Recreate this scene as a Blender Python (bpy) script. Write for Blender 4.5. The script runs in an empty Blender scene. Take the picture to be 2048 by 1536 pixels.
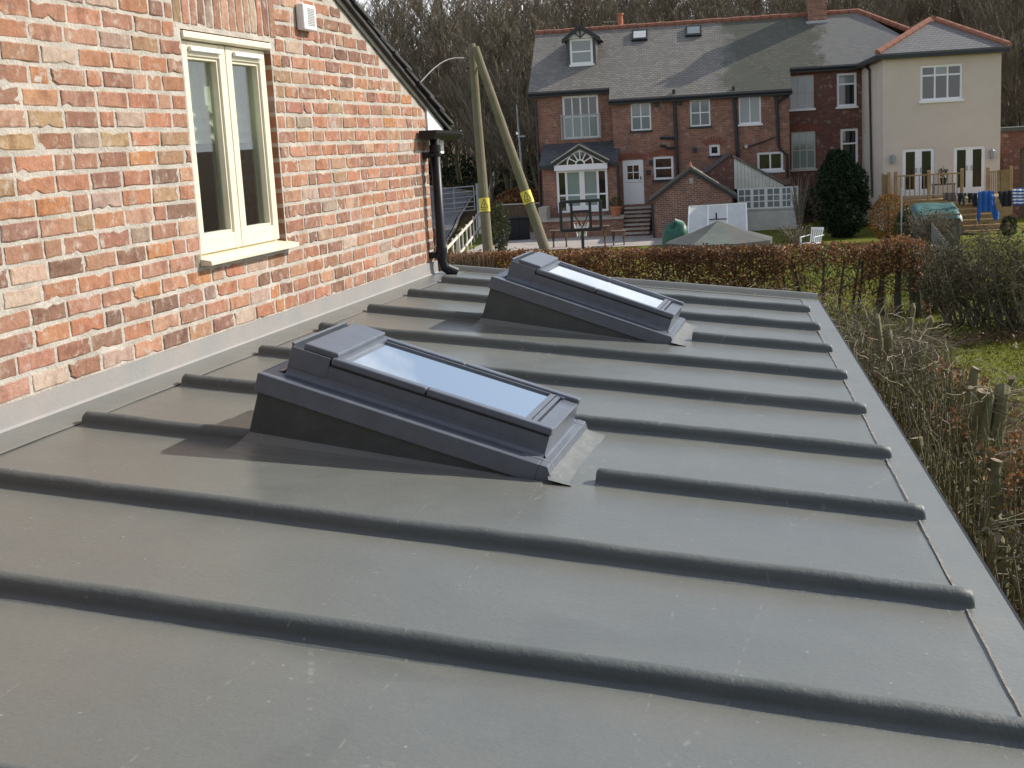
import bpy, math, random
from mathutils import Vector, Matrix, noise as mnoise

R = math.radians
sc = bpy.context.scene
col = sc.collection

# ------------------------------------------------------------------ camera
CAM = Vector((2.835, 0.0, 0.8894))
CF = Vector((-0.2392, 0.9542, -0.1797)).normalized()
CR = Vector((0.9709, 0.2333, -0.0536))
CR = (CR - CF * CR.dot(CF)).normalized()
CU = CR.cross(CF).normalized()
FPX = 2604.6                                   # focal length in pixels of the 2048 px wide photograph
cd = bpy.data.cameras.new('camera')
cam = bpy.data.objects.new('camera', cd)
col.objects.link(cam)
cd.sensor_width = 36.0
cd.lens = FPX / 2048 * 36.0
cd.clip_start = 0.05
cd.clip_end = 3000
M = Matrix((CR, CU, -CF)).transposed().to_4x4()
M.translation = CAM
cam.matrix_world = M
sc.camera = cam

# ------------------------------------------------------------------ sky, sun, exposure
SUN = Vector((0.318, 0.205, 0.258)).normalized()      # towards the sun, from the skylight's shadow
elev = math.asin(SUN.z)
azim = math.atan2(SUN.x, SUN.y)
w = bpy.data.worlds.new('World')
sc.world = w
w.use_nodes = True
nt = w.node_tree
nt.nodes.clear()
wo = nt.nodes.new('ShaderNodeOutputWorld')
bg = nt.nodes.new('ShaderNodeBackground')
sky = nt.nodes.new('ShaderNodeTexSky')
sky.sky_type = 'NISHITA'
sky.sun_disc = False
sky.sun_elevation = elev
sky.sun_rotation = azim
sky.air_density = 1.0
sky.dust_density = 1.2
sky.ozone_density = 1.5
bg.inputs['Strength'].default_value = 0.10
# clouds: broken fair-weather cloud, thickening towards the horizon all the way round
tc = nt.nodes.new('ShaderNodeTexCoord')
sep = nt.nodes.new('ShaderNodeSeparateXYZ')
nt.links.new(tc.outputs['Generated'], sep.inputs[0])
ns = nt.nodes.new('ShaderNodeTexNoise')
ns.inputs['Scale'].default_value = 3.6
ns.inputs['Detail'].default_value = 7
ns.inputs['Roughness'].default_value = 0.55
mp = nt.nodes.new('ShaderNodeMapping')
mp.inputs['Scale'].default_value = (1, 1, 2.2)
mp.inputs['Location'].default_value = (0.2, 7.7, 3.1)
nt.links.new(tc.outputs['Generated'], mp.inputs[0])
nt.links.new(mp.outputs[0], ns.inputs['Vector'])
hz = nt.nodes.new('ShaderNodeMapRange')
hz.inputs['From Min'].default_value = 0.10
hz.inputs['From Max'].default_value = 0.30
hz.inputs['To Min'].default_value = 0.30
hz.inputs['To Max'].default_value = -0.04
nt.links.new(sep.outputs['Z'], hz.inputs['Value'])
ad = nt.nodes.new('ShaderNodeMath')
ad.operation = 'ADD'
nt.links.new(ns.outputs['Fac'], ad.inputs[0])
nt.links.new(hz.outputs[0], ad.inputs[1])
cr = nt.nodes.new('ShaderNodeMapRange')
cr.inputs['From Min'].default_value = 0.50
cr.inputs['From Max'].default_value = 0.68
cr.inputs['To Min'].default_value = 0.18
cr.clamp = True
nt.links.new(ad.outputs[0], cr.inputs['Value'])
mx = nt.nodes.new('ShaderNodeMixRGB')
mx.inputs['Color2'].default_value = (8.6, 8.8, 9.2, 1)
nt.links.new(cr.outputs[0], mx.inputs['Fac'])
nt.links.new(sky.outputs[0], mx.inputs['Color1'])
nt.links.new(mx.outputs[0], bg.inputs['Color'])
nt.links.new(bg.outputs[0], wo.inputs[0])

sl = bpy.data.lights.new('sun', 'SUN')
sl.energy = 4.0
sl.angle = R(0.6)
sl.color = (1.0, 0.93, 0.83)
so = bpy.data.objects.new('sun', sl)
col.objects.link(so)
so.rotation_euler = (-SUN).to_track_quat('-Z', 'Y').to_euler()
so.location = (20, 15, 20)

sc.render.engine = 'CYCLES'
sc.view_settings.view_transform = 'Standard'
sc.view_settings.look = 'None'
sc.view_settings.gamma = 1.0
sc.view_settings.use_curve_mapping = False
sc.view_settings.exposure = 0.45

# ------------------------------------------------------------------ pixel helpers (photograph is 2048 x 1536)
def ray(q):
    return CF + CR * ((q[0] - 1024) / FPX) + CU * ((768 - q[1]) / FPX)

def on_axis(q, axis, v):
    d = ray(q)
    return CAM + d * ((v - CAM[axis]) / d[axis])

def at_depth(q, dep):
    return CAM + ray(q) * dep

GZ = -3.3
def gz(x, y):
    t = min(1.0, max(0.0, (y - 62) / 33.0))
    return GZ + 2.2 * t * t * (3 - 2 * t) + max(0.0, y - 95) * 0.012

def on_ground(q):
    P = on_axis(q, 2, GZ)
    for _ in range(12):
        P = on_axis(q, 2, gz(P.x, P.y) * 0.5 + P.z * 0.5)
    return P

# ------------------------------------------------------------------ materials
def mat(name, c, rough=0.7, var=0.0, vscale=8.0, c2=None, bump=0.0, bscale=40.0, metal=0.0, spec=0.5, coord='Object', bdist=0.01):
    m = bpy.data.materials.new(name)
    m.use_nodes = True
    t = m.node_tree
    b = t.nodes['Principled BSDF']
    b.inputs['Base Color'].default_value = (*c, 1)
    b.inputs['Roughness'].default_value = rough
    b.inputs['Metallic'].default_value = metal
    b.inputs['Specular IOR Level'].default_value = spec
    tcn = t.nodes.new('ShaderNodeTexCoord')
    if c2 is None and var > 0:
        c2 = tuple(max(0, x * (1 - var)) for x in c)
        c = tuple(min(1, x * (1 + var)) for x in c)
    if c2 is not None:
        n = t.nodes.new('ShaderNodeTexNoise')
        n.inputs['Scale'].default_value = vscale
        n.inputs['Detail'].default_value = 6
        n.inputs['Roughness'].default_value = 0.65
        t.links.new(tcn.outputs[coord], n.inputs['Vector'])
        r = t.nodes.new('ShaderNodeMapRange')
        r.inputs['From Min'].default_value = 0.35
        r.inputs['From Max'].default_value = 0.65
        t.links.new(n.outputs['Fac'], r.inputs['Value'])
        x = t.nodes.new('ShaderNodeMixRGB')
        x.inputs['Color1'].default_value = (*c, 1)
        x.inputs['Color2'].default_value = (*c2, 1)
        t.links.new(r.outputs[0], x.inputs['Fac'])
        t.links.new(x.outputs[0], b.inputs['Base Color'])
    if bump > 0:
        n2 = t.nodes.new('ShaderNodeTexNoise')
        n2.inputs['Scale'].default_value = bscale
        n2.inputs['Detail'].default_value = 5
        t.links.new(tcn.outputs[coord], n2.inputs['Vector'])
        bp = t.nodes.new('ShaderNodeBump')
        bp.inputs['Strength'].default_value = bump
        bp.inputs['Distance'].default_value = bdist
        t.links.new(n2.outputs['Fac'], bp.inputs['Height'])
        t.links.new(bp.outputs[0], b.inputs['Normal'])
    return m

def N(t, kind, **kw):
    n = t.nodes.new(kind)
    for k, v in kw.items():
        if k in n.inputs:
            n.inputs[k].default_value = v
        else:
            setattr(n, k, v)
    return n

def ramp(t, src, a, b, lo=0.0, hi=1.0):
    r = N(t, 'ShaderNodeMapRange')
    r.inputs['From Min'].default_value = a
    r.inputs['From Max'].default_value = b
    r.inputs['To Min'].default_value = lo
    r.inputs['To Max'].default_value = hi
    t.links.new(src, r.inputs['Value'])
    return r.outputs[0]

def mixc(t, f, a, b, mode='MIX'):
    x = N(t, 'ShaderNodeMixRGB')
    x.blend_type = mode
    for s, i in ((f, 'Fac'), (a, 'Color1'), (b, 'Color2')):
        if hasattr(s, 'is_linked'):
            t.links.new(s, x.inputs[i])
        elif i == 'Fac':
            x.inputs[i].default_value = s
        else:
            x.inputs[i].default_value = (*s, 1)
    return x.outputs[0]

def brick_near(name, attr):
    m = bpy.data.materials.new(name)
    m.use_nodes = True
    t = m.node_tree
    b = t.nodes['Principled BSDF']
    b.inputs['Roughness'].default_value = 0.9
    b.inputs['Specular IOR Level'].default_value = 0.2
    geo = N(t, 'ShaderNodeNewGeometry')
    if attr:
        base = N(t, 'ShaderNodeAttribute', attribute_name='tint').outputs['Color']
    else:
        base = N(t, 'ShaderNodeObjectInfo').outputs['Color']
    n1 = N(t, 'ShaderNodeTexNoise', Scale=26.0, Detail=7.0, Roughness=0.7)
    t.links.new(geo.outputs['Position'], n1.inputs['Vector'])
    c = mixc(t, ramp(t, n1.outputs['Fac'], 0.3, 0.8), base, (0.70, 0.64, 0.60), 'MULTIPLY')
    c = mixc(t, ramp(t, n1.outputs['Fac'], 0.62, 0.40, 0.0, 0.45), c, (1.25, 1.2, 1.15), 'MULTIPLY')
    n2 = N(t, 'ShaderNodeTexNoise', Scale=14.0, Detail=8.0, Roughness=0.75)
    t.links.new(geo.outputs['Position'], n2.inputs['Vector'])
    c = mixc(t, ramp(t, n2.outputs['Fac'], 0.53, 0.68, 0.0, 0.9), c, (0.50, 0.43, 0.365))
    n7 = N(t, 'ShaderNodeTexNoise', Scale=9.0, Detail=3.0)
    t.links.new(geo.outputs['Position'], n7.inputs['Vector'])
    c = mixc(t, ramp(t, n7.outputs['Fac'], 0.52, 0.70, 0.0, 0.8), c, (0.62, 0.55, 0.55), 'MULTIPLY')
    n3 = N(t, 'ShaderNodeTexVoronoi', Scale=90.0)
    t.links.new(geo.outputs['Position'], n3.inputs['Vector'])
    c = mixc(t, ramp(t, n3.outputs['Distance'], 0.16, 0.06, 0.0, 0.22), c, (0.16, 0.10, 0.08))
    t.links.new(c, b.inputs['Base Color'])
    nb = N(t, 'ShaderNodeTexNoise', Scale=70.0, Detail=7.0, Roughness=0.7)
    t.links.new(geo.outputs['Position'], nb.inputs['Vector'])
    bp = N(t, 'ShaderNodeBump', Strength=0.8, Distance=0.006)
    t.links.new(nb.outputs['Fac'], bp.inputs['Height'])
    t.links.new(bp.outputs[0], b.inputs['Normal'])
    return m

def brick_far(name, c1, c2, mortar, scale=1.0, dirt=(0.25, 0.2, 0.18)):
    # courses and joints of a wall too far off to pick its bricks apart
    m = bpy.data.materials.new(name)
    m.use_nodes = True
    t = m.node_tree
    b = t.nodes['Principled BSDF']
    b.inputs['Roughness'].default_value = 0.9
    b.inputs['Specular IOR Level'].default_value = 0.2
    tcn = N(t, 'ShaderNodeTexCoord')
    s = N(t, 'ShaderNodeSeparateXYZ')
    t.links.new(tcn.outputs['Object'], s.inputs[0])
    a = N(t, 'ShaderNodeMath', operation='ADD')
    t.links.new(s.outputs['X'], a.inputs[0])
    t.links.new(s.outputs['Y'], a.inputs[1])
    cb = N(t, 'ShaderNodeCombineXYZ')
    t.links.new(a.outputs[0], cb.inputs['X'])
    t.links.new(s.outputs['Z'], cb.inputs['Y'])
    br = N(t, 'ShaderNodeTexBrick')
    br.inputs['Color1'].default_value = (*c1, 1)
    br.inputs['Color2'].default_value = (*c2, 1)
    br.inputs['Mortar'].default_value = (*mortar, 1)
    br.inputs['Scale'].default_value = 1.0
    br.inputs['Brick Width'].default_value = 0.235 * scale
    br.inputs['Row Height'].default_value = 0.08 * scale
    br.inputs['Mortar Size'].default_value = 0.011
    br.inputs['Bias'].default_value = -0.1
    t.links.new(cb.outputs[0], br.inputs['Vector'])
    n = N(t, 'ShaderNodeTexNoise', Scale=0.9, Detail=8.0, Roughness=0.7)
    t.links.new(tcn.outputs['Object'], n.inputs['Vector'])
    c = mixc(t, ramp(t, n.outputs['Fac'], 0.42, 0.68, 0.0, 0.6), br.outputs['Color'], dirt)
    n2 = N(t, 'ShaderNodeTexNoise', Scale=5.0, Detail=5.0)
    t.links.new(tcn.outputs['Object'], n2.inputs['Vector'])
    c = mixc(t, ramp(t, n2.outputs['Fac'], 0.56, 0.72, 0.0, 0.55), c, (0.42, 0.33, 0.28))
    t.links.new(c, b.inputs['Base Color'])
    return m

def slate(name, c1, c2, light, along, row=0.15, bw=0.22, patches=0.3, moss=0.0, zones=None):
    # slate courses on a far roof; 'along' = object axis the courses run along
    m = bpy.data.materials.new(name)
    m.use_nodes = True
    t = m.node_tree
    b = t.nodes['Principled BSDF']
    b.inputs['Roughness'].default_value = 0.55
    b.inputs['Specular IOR Level'].default_value = 0.4
    tcn = N(t, 'ShaderNodeTexCoord')
    s = N(t, 'ShaderNodeSeparateXYZ')
    t.links.new(tcn.outputs['Object'], s.inputs[0])
    cb = N(t, 'ShaderNodeCombineXYZ')
    t.links.new(s.outputs[along], cb.inputs['X'])
    t.links.new(s.outputs['Z'], cb.inputs['Y'])
    br = N(t, 'ShaderNodeTexBrick')
    br.inputs['Color1'].default_value = (*c1, 1)
    br.inputs['Color2'].default_value = (*c2, 1)
    br.inputs['Mortar'].default_value = (*(x * 0.45 for x in c2), 1)
    br.inputs['Scale'].default_value = 1.0
    br.inputs['Brick Width'].default_value = bw
    br.inputs['Row Height'].default_value = row * 0.6
    br.inputs['Mortar Size'].default_value = 0.010
    t.links.new(cb.outputs[0], br.inputs['Vector'])
    wn = N(t, 'ShaderNodeTexBrick')
    wn.inputs['Color1'].default_value = (0, 0, 0, 1)
    wn.inputs['Color2'].default_value = (1, 1, 1, 1)
    wn.inputs['Mortar'].default_value = (0, 0, 0, 1)
    wn.inputs['Scale'].default_value = 1.0
    wn.inputs['Brick Width'].default_value = bw * 1.6
    wn.inputs['Row Height'].default_value = row * 0.6
    wn.inputs['Mortar Size'].default_value = 0.0
    wn.inputs['Bias'].default_value = -0.45
    t.links.new(cb.outputs[0], wn.inputs['Vector'])
    n = N(t, 'ShaderNodeTexNoise', Scale=0.55, Detail=5.0)
    t.links.new(tcn.outputs['Object'], n.inputs['Vector'])
    pm = N(t, 'ShaderNodeMath', operation='MULTIPLY')
    t.links.new(ramp(t, n.outputs['Fac'], 0.47, 0.62), pm.inputs[0])
    t.links.new(ramp(t, wn.outputs['Color'], 0.55, 0.95, 0.0, patches), pm.inputs[1])
    c = mixc(t, pm.outputs[0], br.outputs['Color'], light)
    n2 = N(t, 'ShaderNodeTexNoise', Scale=1.1, Detail=8.0, Roughness=0.7)
    t.links.new(tcn.outputs['Object'], n2.inputs['Vector'])
    c = mixc(t, ramp(t, n2.outputs['Fac'], 0.45, 0.65, 0.0, 0.55), c, (0.12, 0.112, 0.085) if moss else (0.165, 0.158, 0.14))
    if zones:
        nz = N(t, 'ShaderNodeTexNoise', Scale=1.4, Detail=6.0, Roughness=0.7)
        t.links.new(tcn.outputs['Object'], nz.inputs['Vector'])
        xa = N(t, 'ShaderNodeMath', operation='MULTIPLY_ADD')
        t.links.new(nz.outputs['Fac'], xa.inputs[0])
        xa.inputs[1].default_value = 3.0
        t.links.new(s.outputs['X'], xa.inputs[2])
        c = mixc(t, ramp(t, xa.outputs[0], zones[0] + 1.35, zones[0] + 2.1), c, (0.50, 0.53, 0.46), 'MULTIPLY')
        mb_ = N(t, 'ShaderNodeMath', operation='MULTIPLY')
        t.links.new(ramp(t, xa.outputs[0], zones[0] + 1.3, zones[0] + 2.2), mb_.inputs[0])
        t.links.new(ramp(t, n2.outputs['Fac'], 0.48, 0.60, 0.0, 0.55), mb_.inputs[1])
        c = mixc(t, mb_.outputs[0], c, (0.085, 0.09, 0.062))
        c = mixc(t, ramp(t, xa.outputs[0], zones[1] + 1.2, zones[1] + 1.7), c, (1.75, 1.72, 1.9), 'MULTIPLY')
        c = mixc(t, ramp(t, xa.outputs[0], zones[1] + 1.2, zones[1] + 1.7, 0.0, 0.45), c, (0.19, 0.187, 0.19))
    t.links.new(c, b.inputs['Base Color'])
    return m

def roof_coat(name, c, dull=0.0):
    # grey liquid-laid roof coating: soft sheen, dust, drips, scuffs
    m = bpy.data.materials.new(name)
    m.use_nodes = True
    t = m.node_tree
    b = t.nodes['Principled BSDF']
    geo = N(t, 'ShaderNodeNewGeometry')
    pos = geo.outputs['Position']
    n = N(t, 'ShaderNodeTexNoise', Scale=0.9, Detail=6.0, Roughness=0.6)
    t.links.new(pos, n.inputs['Vector'])
    cc = mixc(t, ramp(t, n.outputs['Fac'], 0.35, 0.68), c, tuple(x * y for x, y in zip(c, (1.13, 1.10, 1.05))))
    n1 = N(t, 'ShaderNodeTexNoise', Scale=7.0, Detail=8.0, Roughness=0.75)
    t.links.new(pos, n1.inputs['Vector'])
    cc = mixc(t, ramp(t, n1.outputs['Fac'], 0.45, 0.72, 0.0, 0.25), cc, tuple(x * 1.25 for x in c))
    n4 = N(t, 'ShaderNodeTexNoise', Scale=160.0, Detail=3.0)
    t.links.new(pos, n4.inputs['Vector'])
    cc = mixc(t, ramp(t, n4.outputs['Fac'], 0.4, 0.7, 0.0, 0.28), cc, tuple(x * .6 for x in c))
    # specks of grit and bird lime
    v = N(t, 'ShaderNodeTexVoronoi', Scale=22.0)
    t.links.new(pos, v.inputs['Vector'])
    sp = N(t, 'ShaderNodeMath', operation='MULTIPLY')
    t.links.new(ramp(t, v.outputs['Distance'], 0.10, 0.05), sp.inputs[0])
    sv = N(t, 'ShaderNodeSeparateXYZ')
    t.links.new(v.outputs['Color'], sv.inputs[0])
    t.links.new(ramp(t, sv.outputs['X'], 0.72, 0.95), sp.inputs[1])
    cc = mixc(t, sp.outputs[0], cc, (0.30, 0.295, 0.275))
    v2 = N(t, 'ShaderNodeTexVoronoi', Scale=5.0)
    t.links.new(pos, v2.inputs['Vector'])
    sp2 = N(t, 'ShaderNodeMath', operation='MULTIPLY')
    t.links.new(ramp(t, v2.outputs['Distance'], 0.030, 0.020), sp2.inputs[0])
    sv2 = N(t, 'ShaderNodeSeparateXYZ')
    t.links.new(v2.outputs['Color'], sv2.inputs[0])
    t.links.new(ramp(t, sv2.outputs['Y'], 0.55, 0.6), sp2.inputs[1])
    cc = mixc(t, sp2.outputs[0], cc, (0.6, 0.6, 0.57))
    # washed-down dirt lying against the lower side of each roll
    sy = N(t, 'ShaderNodeSeparateXYZ')
    t.links.new(pos, sy.inputs[0])
    m1 = N(t, 'ShaderNodeMath', operation='ADD')
    t.links.new(sy.outputs['Y'], m1.inputs[0])
    m1.inputs[1].default_value = 0.7602 * 20 - 8.694 + 0.06
    m2 = N(t, 'ShaderNodeMath', operation='MODULO')
    t.links.new(m1.outputs[0], m2.inputs[0])
    m2.inputs[1].default_value = 0.7602
    nd = N(t, 'ShaderNodeTexNoise', Scale=3.0, Detail=9.0, Roughness=0.8)
    t.links.new(pos, nd.inputs['Vector'])
    m3 = N(t, 'ShaderNodeMath', operation='MULTIPLY_ADD')
    t.links.new(nd.outputs['Fac'], m3.inputs[0])
    m3.inputs[1].default_value = 0.55
    t.links.new(m2.outputs[0], m3.inputs[2])
    cc = mixc(t, ramp(t, m3.outputs[0], 0.82, 1.02, 0.0, 0.30), cc, (0.19, 0.18, 0.155))
    np_ = N(t, 'ShaderNodeTexNoise', Scale=1.3, Detail=3.0, Distortion=0.6)
    t.links.new(pos, np_.inputs['Vector'])
    cc = mixc(t, ramp(t, np_.outputs['Fac'], 0.54, 0.62, 0.0, 0.16), cc, (0.165, 0.165, 0.15))
    cc = mixc(t, ramp(t, np_.outputs['Fac'], 0.40, 0.36, 0.0, 0.25), cc, tuple(x * .72 for x in c))
    # thin lapped-fibre lines running up the fall, and scuffs
    mpn = N(t, 'ShaderNodeMapping')
    mpn.inputs['Scale'].default_value = (2.6, 0.30, 1)
    mpn.inputs['Rotation'].default_value = (0, 0, R(-4))
    t.links.new(pos, mpn.inputs['Vector'])
    v3 = N(t, 'ShaderNodeTexVoronoi', Scale=1.0, feature='DISTANCE_TO_EDGE')
    t.links.new(mpn.outputs[0], v3.inputs['Vector'])
    n5 = N(t, 'ShaderNodeTexNoise', Scale=30.0, Detail=4.0)
    t.links.new(pos, n5.inputs['Vector'])
    ln = N(t, 'ShaderNodeMath', operation='MULTIPLY')
    t.links.new(ramp(t, v3.outputs['Distance'], 0.007, 0.002), ln.inputs[0])
    t.links.new(ramp(t, n5.outputs['Fac'], 0.52, 0.64, 0.0, 0.38), ln.inputs[1])
    cc = mixc(t, ln.outputs[0], cc, (0.30, 0.29, 0.265))
    n6 = N(t, 'ShaderNodeTexNoise', Scale=2.2, Detail=10.0, Roughness=0.85, Distortion=1.5)
    t.links.new(pos, n6.inputs['Vector'])
    cc = mixc(t, ramp(t, n6.outputs['Fac'], 0.70, 0.80, 0.0, 0.16), cc, (0.36, 0.36, 0.345))
    t.links.new(cc, b.inputs['Base Color'])
    t.links.new(ramp(t, n1.outputs['Fac'], 0.3, 0.7, 0.27 + dull, 0.40 + dull), b.inputs['Roughness'])
    b.inputs['Specular IOR Level'].default_value = 0.52
    nb = N(t, 'ShaderNodeTexNoise', Scale=55.0, Detail=6.0, Roughness=0.65)
    t.links.new(pos, nb.inputs['Vector'])
    bp = N(t, 'ShaderNodeBump', Strength=0.30 + 2 * dull, Distance=0.004)
    t.links.new(nb.outputs['Fac'], bp.inputs['Height'])
    nl = N(t, 'ShaderNodeTexNoise', Scale=2.5, Detail=2.0)
    t.links.new(pos, nl.inputs['Vector'])
    bp2 = N(t, 'ShaderNodeBump', Strength=0.35, Distance=0.03)
    t.links.new(nl.outputs['Fac'], bp2.inputs['Height'])
    t.links.new(bp.outputs[0], bp2.inputs['Normal'])
    t.links.new(bp2.outputs[0], b.inputs['Normal'])
    return m

def leafmat(name, c1, c2, rough=0.6, trans=0.25):
    m = bpy.data.materials.new(name)
    m.use_nodes = True
    t = m.node_tree
    b = t.nodes['Principled BSDF']
    geo = N(t, 'ShaderNodeNewGeometry')
    c = mixc(t, geo.outputs['Random Per Island'], c1, c2)
    n = N(t, 'ShaderNodeTexNoise', Scale=1.6, Detail=3.0)
    t.links.new(geo.outputs['Position'], n.inputs['Vector'])
    c = mixc(t, ramp(t, n.outputs['Fac'], 0.35, 0.7, 0.0, 0.5), c, tuple(x * 0.55 for x in c2))
    t.links.new(c, b.inputs['Base Color'])
    b.inputs['Roughness'].default_value = rough
    b.inputs['Specular IOR Level'].default_value = 0.3
    tr = N(t, 'ShaderNodeBsdfTranslucent')
    t.links.new(c, tr.inputs['Color'])
    mxs = N(t, 'ShaderNodeMixShader', Fac=trans)
    t.links.new(b.outputs[0], mxs.inputs[1])
    t.links.new(tr.outputs[0], mxs.inputs[2])
    t.links.new(mxs.outputs[0], t.nodes['Material Output'].inputs['Surface'])
    return m

def glassmat(name, c, ior=1.6, rough=0.02):
    m = bpy.data.materials.new(name)
    m.use_nodes = True
    b = m.node_tree.nodes['Principled BSDF']
    b.inputs['Base Color'].default_value = (*c, 1)
    b.inputs['Roughness'].default_value = rough
    b.inputs['IOR'].default_value = ior
    return m

def mirrorglass(name, k):
    # coated double glazing seen at a low angle: mostly sky, a little of the dark room
    m = bpy.data.materials.new(name)
    m.use_nodes = True
    t = m.node_tree
    b = t.nodes['Principled BSDF']
    b.inputs['Base Color'].default_value = (0.02, 0.03, 0.03, 1)
    gl = N(t, 'ShaderNodeBsdfGlossy', Roughness=0.008)
    gl.inputs['Color'].default_value = (0.93, 0.97, 1.0, 1)
    mxs = N(t, 'ShaderNodeMixShader', Fac=k)
    t.links.new(b.outputs[0], mxs.inputs[1])
    t.links.new(gl.outputs[0], mxs.inputs[2])
    t.links.new(mxs.outputs[0], t.nodes['Material Output'].inputs['Surface'])
    return m

def clearglass(name):
    m = bpy.data.materials.new(name)
    m.use_nodes = True
    t = m.node_tree
    t.nodes.remove(t.nodes['Principled BSDF'])
    tr = N(t, 'ShaderNodeBsdfTransparent')
    tr.inputs[0].default_value = (0.82, 0.88, 0.86, 1)
    gl = N(t, 'ShaderNodeBsdfGlossy', Roughness=0.01)
    lw_ = N(t, 'ShaderNodeLayerWeight', Blend=0.5)
    pw_ = N(t, 'ShaderNodeMath', operation='POWER')
    t.links.new(lw_.outputs['Facing'], pw_.inputs[0])
    pw_.inputs[1].default_value = 3.2
    mxs = N(t, 'ShaderNodeMixShader')
    t.links.new(ramp(t, pw_.outputs[0], 0.0, 1.0, 0.05, 0.9), mxs.inputs[0])
    t.links.new(tr.outputs[0], mxs.inputs[1])
    t.links.new(gl.outputs[0], mxs.inputs[2])
    t.links.new(mxs.outputs[0], t.nodes['Material Output'].inputs['Surface'])
    return m

MT = {}
MT['brick1'] = brick_near('brick_single', False)
MT['brickn'] = brick_near('brick_joined', True)
MT['mortar'] = mat('lime_mortar', (0.37, 0.34, 0.295), 0.95, c2=(0.53, 0.49, 0.43), vscale=5, bump=0.9, bscale=60, bdist=0.008, spec=0.1)
MT['coat'] = roof_coat('grey_roof_coating', (0.131, 0.142, 0.136))
MT['flash'] = roof_coat('pale_flashing_coat', (0.148, 0.160, 0.154))
MT['rollcoat'] = roof_coat('roll_coating', (0.088, 0.102, 0.102), 0.18)
MT['upstand'] = mat('pale_upstand', (0.262, 0.265, 0.262), 0.55, c2=(0.315, 0.29, 0.27), vscale=3, bump=0.2, bscale=40, spec=0.3)
MT['seam'] = mat('sandy_seam', (0.24, 0.23, 0.205), 0.9, var=0.25, vscale=30, bump=0.5, bscale=90)
MT['skymetal'] = mat('grey_lacquered_aluminium', (0.122, 0.137, 0.165), 0.30, var=0.10, vscale=14, metal=0.10, bump=0.05, bscale=30)
MT['kerb'] = mat('dark_kerb_coating', (0.060, 0.067, 0.068), 0.55, var=0.2, vscale=5, bump=0.3, bscale=50)
MT['apron'] = mat('grey_lead_apron', (0.128, 0.138, 0.133), 0.5, var=0.15, vscale=12, bump=0.3, bscale=50)
MT['skyglass'] = mirrorglass('skylight_glass', 0.84)
MT['rubber'] = mat('black_rubber', (0.02, 0.02, 0.022), 0.6)
MT['cream'] = mat('cream_paint', (0.78, 0.72, 0.55), 0.35, var=0.04, vscale=6)
MT['white'] = mat('white_plastic', (0.78, 0.78, 0.77), 0.35)
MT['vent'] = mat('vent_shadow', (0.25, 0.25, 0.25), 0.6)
MT['black'] = mat('black_plastic', (0.012, 0.013, 0.016), 0.42, spec=0.3)
MT['iron'] = mat('black_iron', (0.02, 0.022, 0.025), 0.5)
MT['slab'] = mat('dark_slate', (0.028, 0.027, 0.028), 0.7, var=0.3, vscale=9, bump=0.5, bscale=40)
MT['slatelip'] = mat('weathered_slate_edge', (0.3, 0.3, 0.31), 0.6)
MT['clear'] = clearglass('clear_window_glass')
MT['blind'] = mat('cream_blind', (0.62, 0.58, 0.46), 0.9, var=0.1, vscale=40)
MT['inside'] = mat('room_inside', (0.10, 0.09, 0.08), 0.9)
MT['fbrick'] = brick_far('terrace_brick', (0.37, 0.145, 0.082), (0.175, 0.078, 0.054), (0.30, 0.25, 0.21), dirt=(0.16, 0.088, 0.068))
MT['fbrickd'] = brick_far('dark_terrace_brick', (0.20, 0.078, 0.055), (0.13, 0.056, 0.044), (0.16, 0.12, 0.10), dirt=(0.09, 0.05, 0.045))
MT['fbricko'] = brick_far('outbuilding_brick', (0.32, 0.13, 0.075), (0.15, 0.07, 0.05), (0.40, 0.34, 0.29), dirt=(0.15, 0.085, 0.065))
MT['archbrick'] = mat('arch_brick', (0.22, 0.07, 0.045), 0.9, var=0.2, vscale=9)
MT['render'] = mat('cream_render', (0.63, 0.535, 0.45), 0.9, var=0.05, vscale=0.7, bump=0.2, bscale=60)
MT['slateA'] = slate('weathered_slate', (0.305, 0.275, 0.235), (0.205, 0.19, 0.168), (0.56, 0.51, 0.45), 'X', patches=0.8)
MT['slateB'] = slate('mossy_slate', (0.18, 0.17, 0.135), (0.125, 0.122, 0.10), (0.30, 0.28, 0.24), 'X', patches=0.4, moss=1)
MT['slateN'] = slate('new_slate', (0.225, 0.215, 0.21), (0.185, 0.18, 0.178), (0.3, 0.3, 0.3), 'X', patches=0.1)
MT['slateD'] = slate('dark_slate_far', (0.10, 0.105, 0.115), (0.075, 0.08, 0.09), (0.2, 0.2, 0.2), 'X', patches=0.2)
MT['ridge'] = mat('terracotta_ridge', (0.30, 0.125, 0.08), 0.85, var=0.3, vscale=3)
MT['fwhite'] = mat('white_joinery', (0.84, 0.83, 0.81), 0.4)
MT['offwhite'] = mat('aged_white_joinery', (0.52, 0.50, 0.44), 0.6)
MT['wglass'] = glassmat('dark_window_glass', (0.012, 0.017, 0.017), 1.75, 0.03)
MT['cglass'] = glassmat('curtain_and_sky_glass', (0.22, 0.25, 0.25), 1.6, 0.05)  # pale base colour stands for curtains and for sky reflected in the panes
MT['bglass'] = glassmat('blind_glass', (0.24, 0.30, 0.27), 1.6, 0.05)
MT['stone'] = mat('pale_stone', (0.40, 0.36, 0.30), 0.85, var=0.2, vscale=3)
MT['concrete'] = mat('garden_concrete', (0.33, 0.30, 0.27), 0.9, var=0.2, vscale=1.5)
MT['terracotta'] = mat('terracotta', (0.42, 0.16, 0.085), 0.85, var=0.15, vscale=6)
MT['pole'] = mat('mossy_pole', (0.15, 0.145, 0.07), 0.9, c2=(0.20, 0.165, 0.12), vscale=3, bump=0.5, bscale=20)
MT['yellow'] = mat('yellow_enamel', (0.75, 0.62, 0.06), 0.4)
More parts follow.
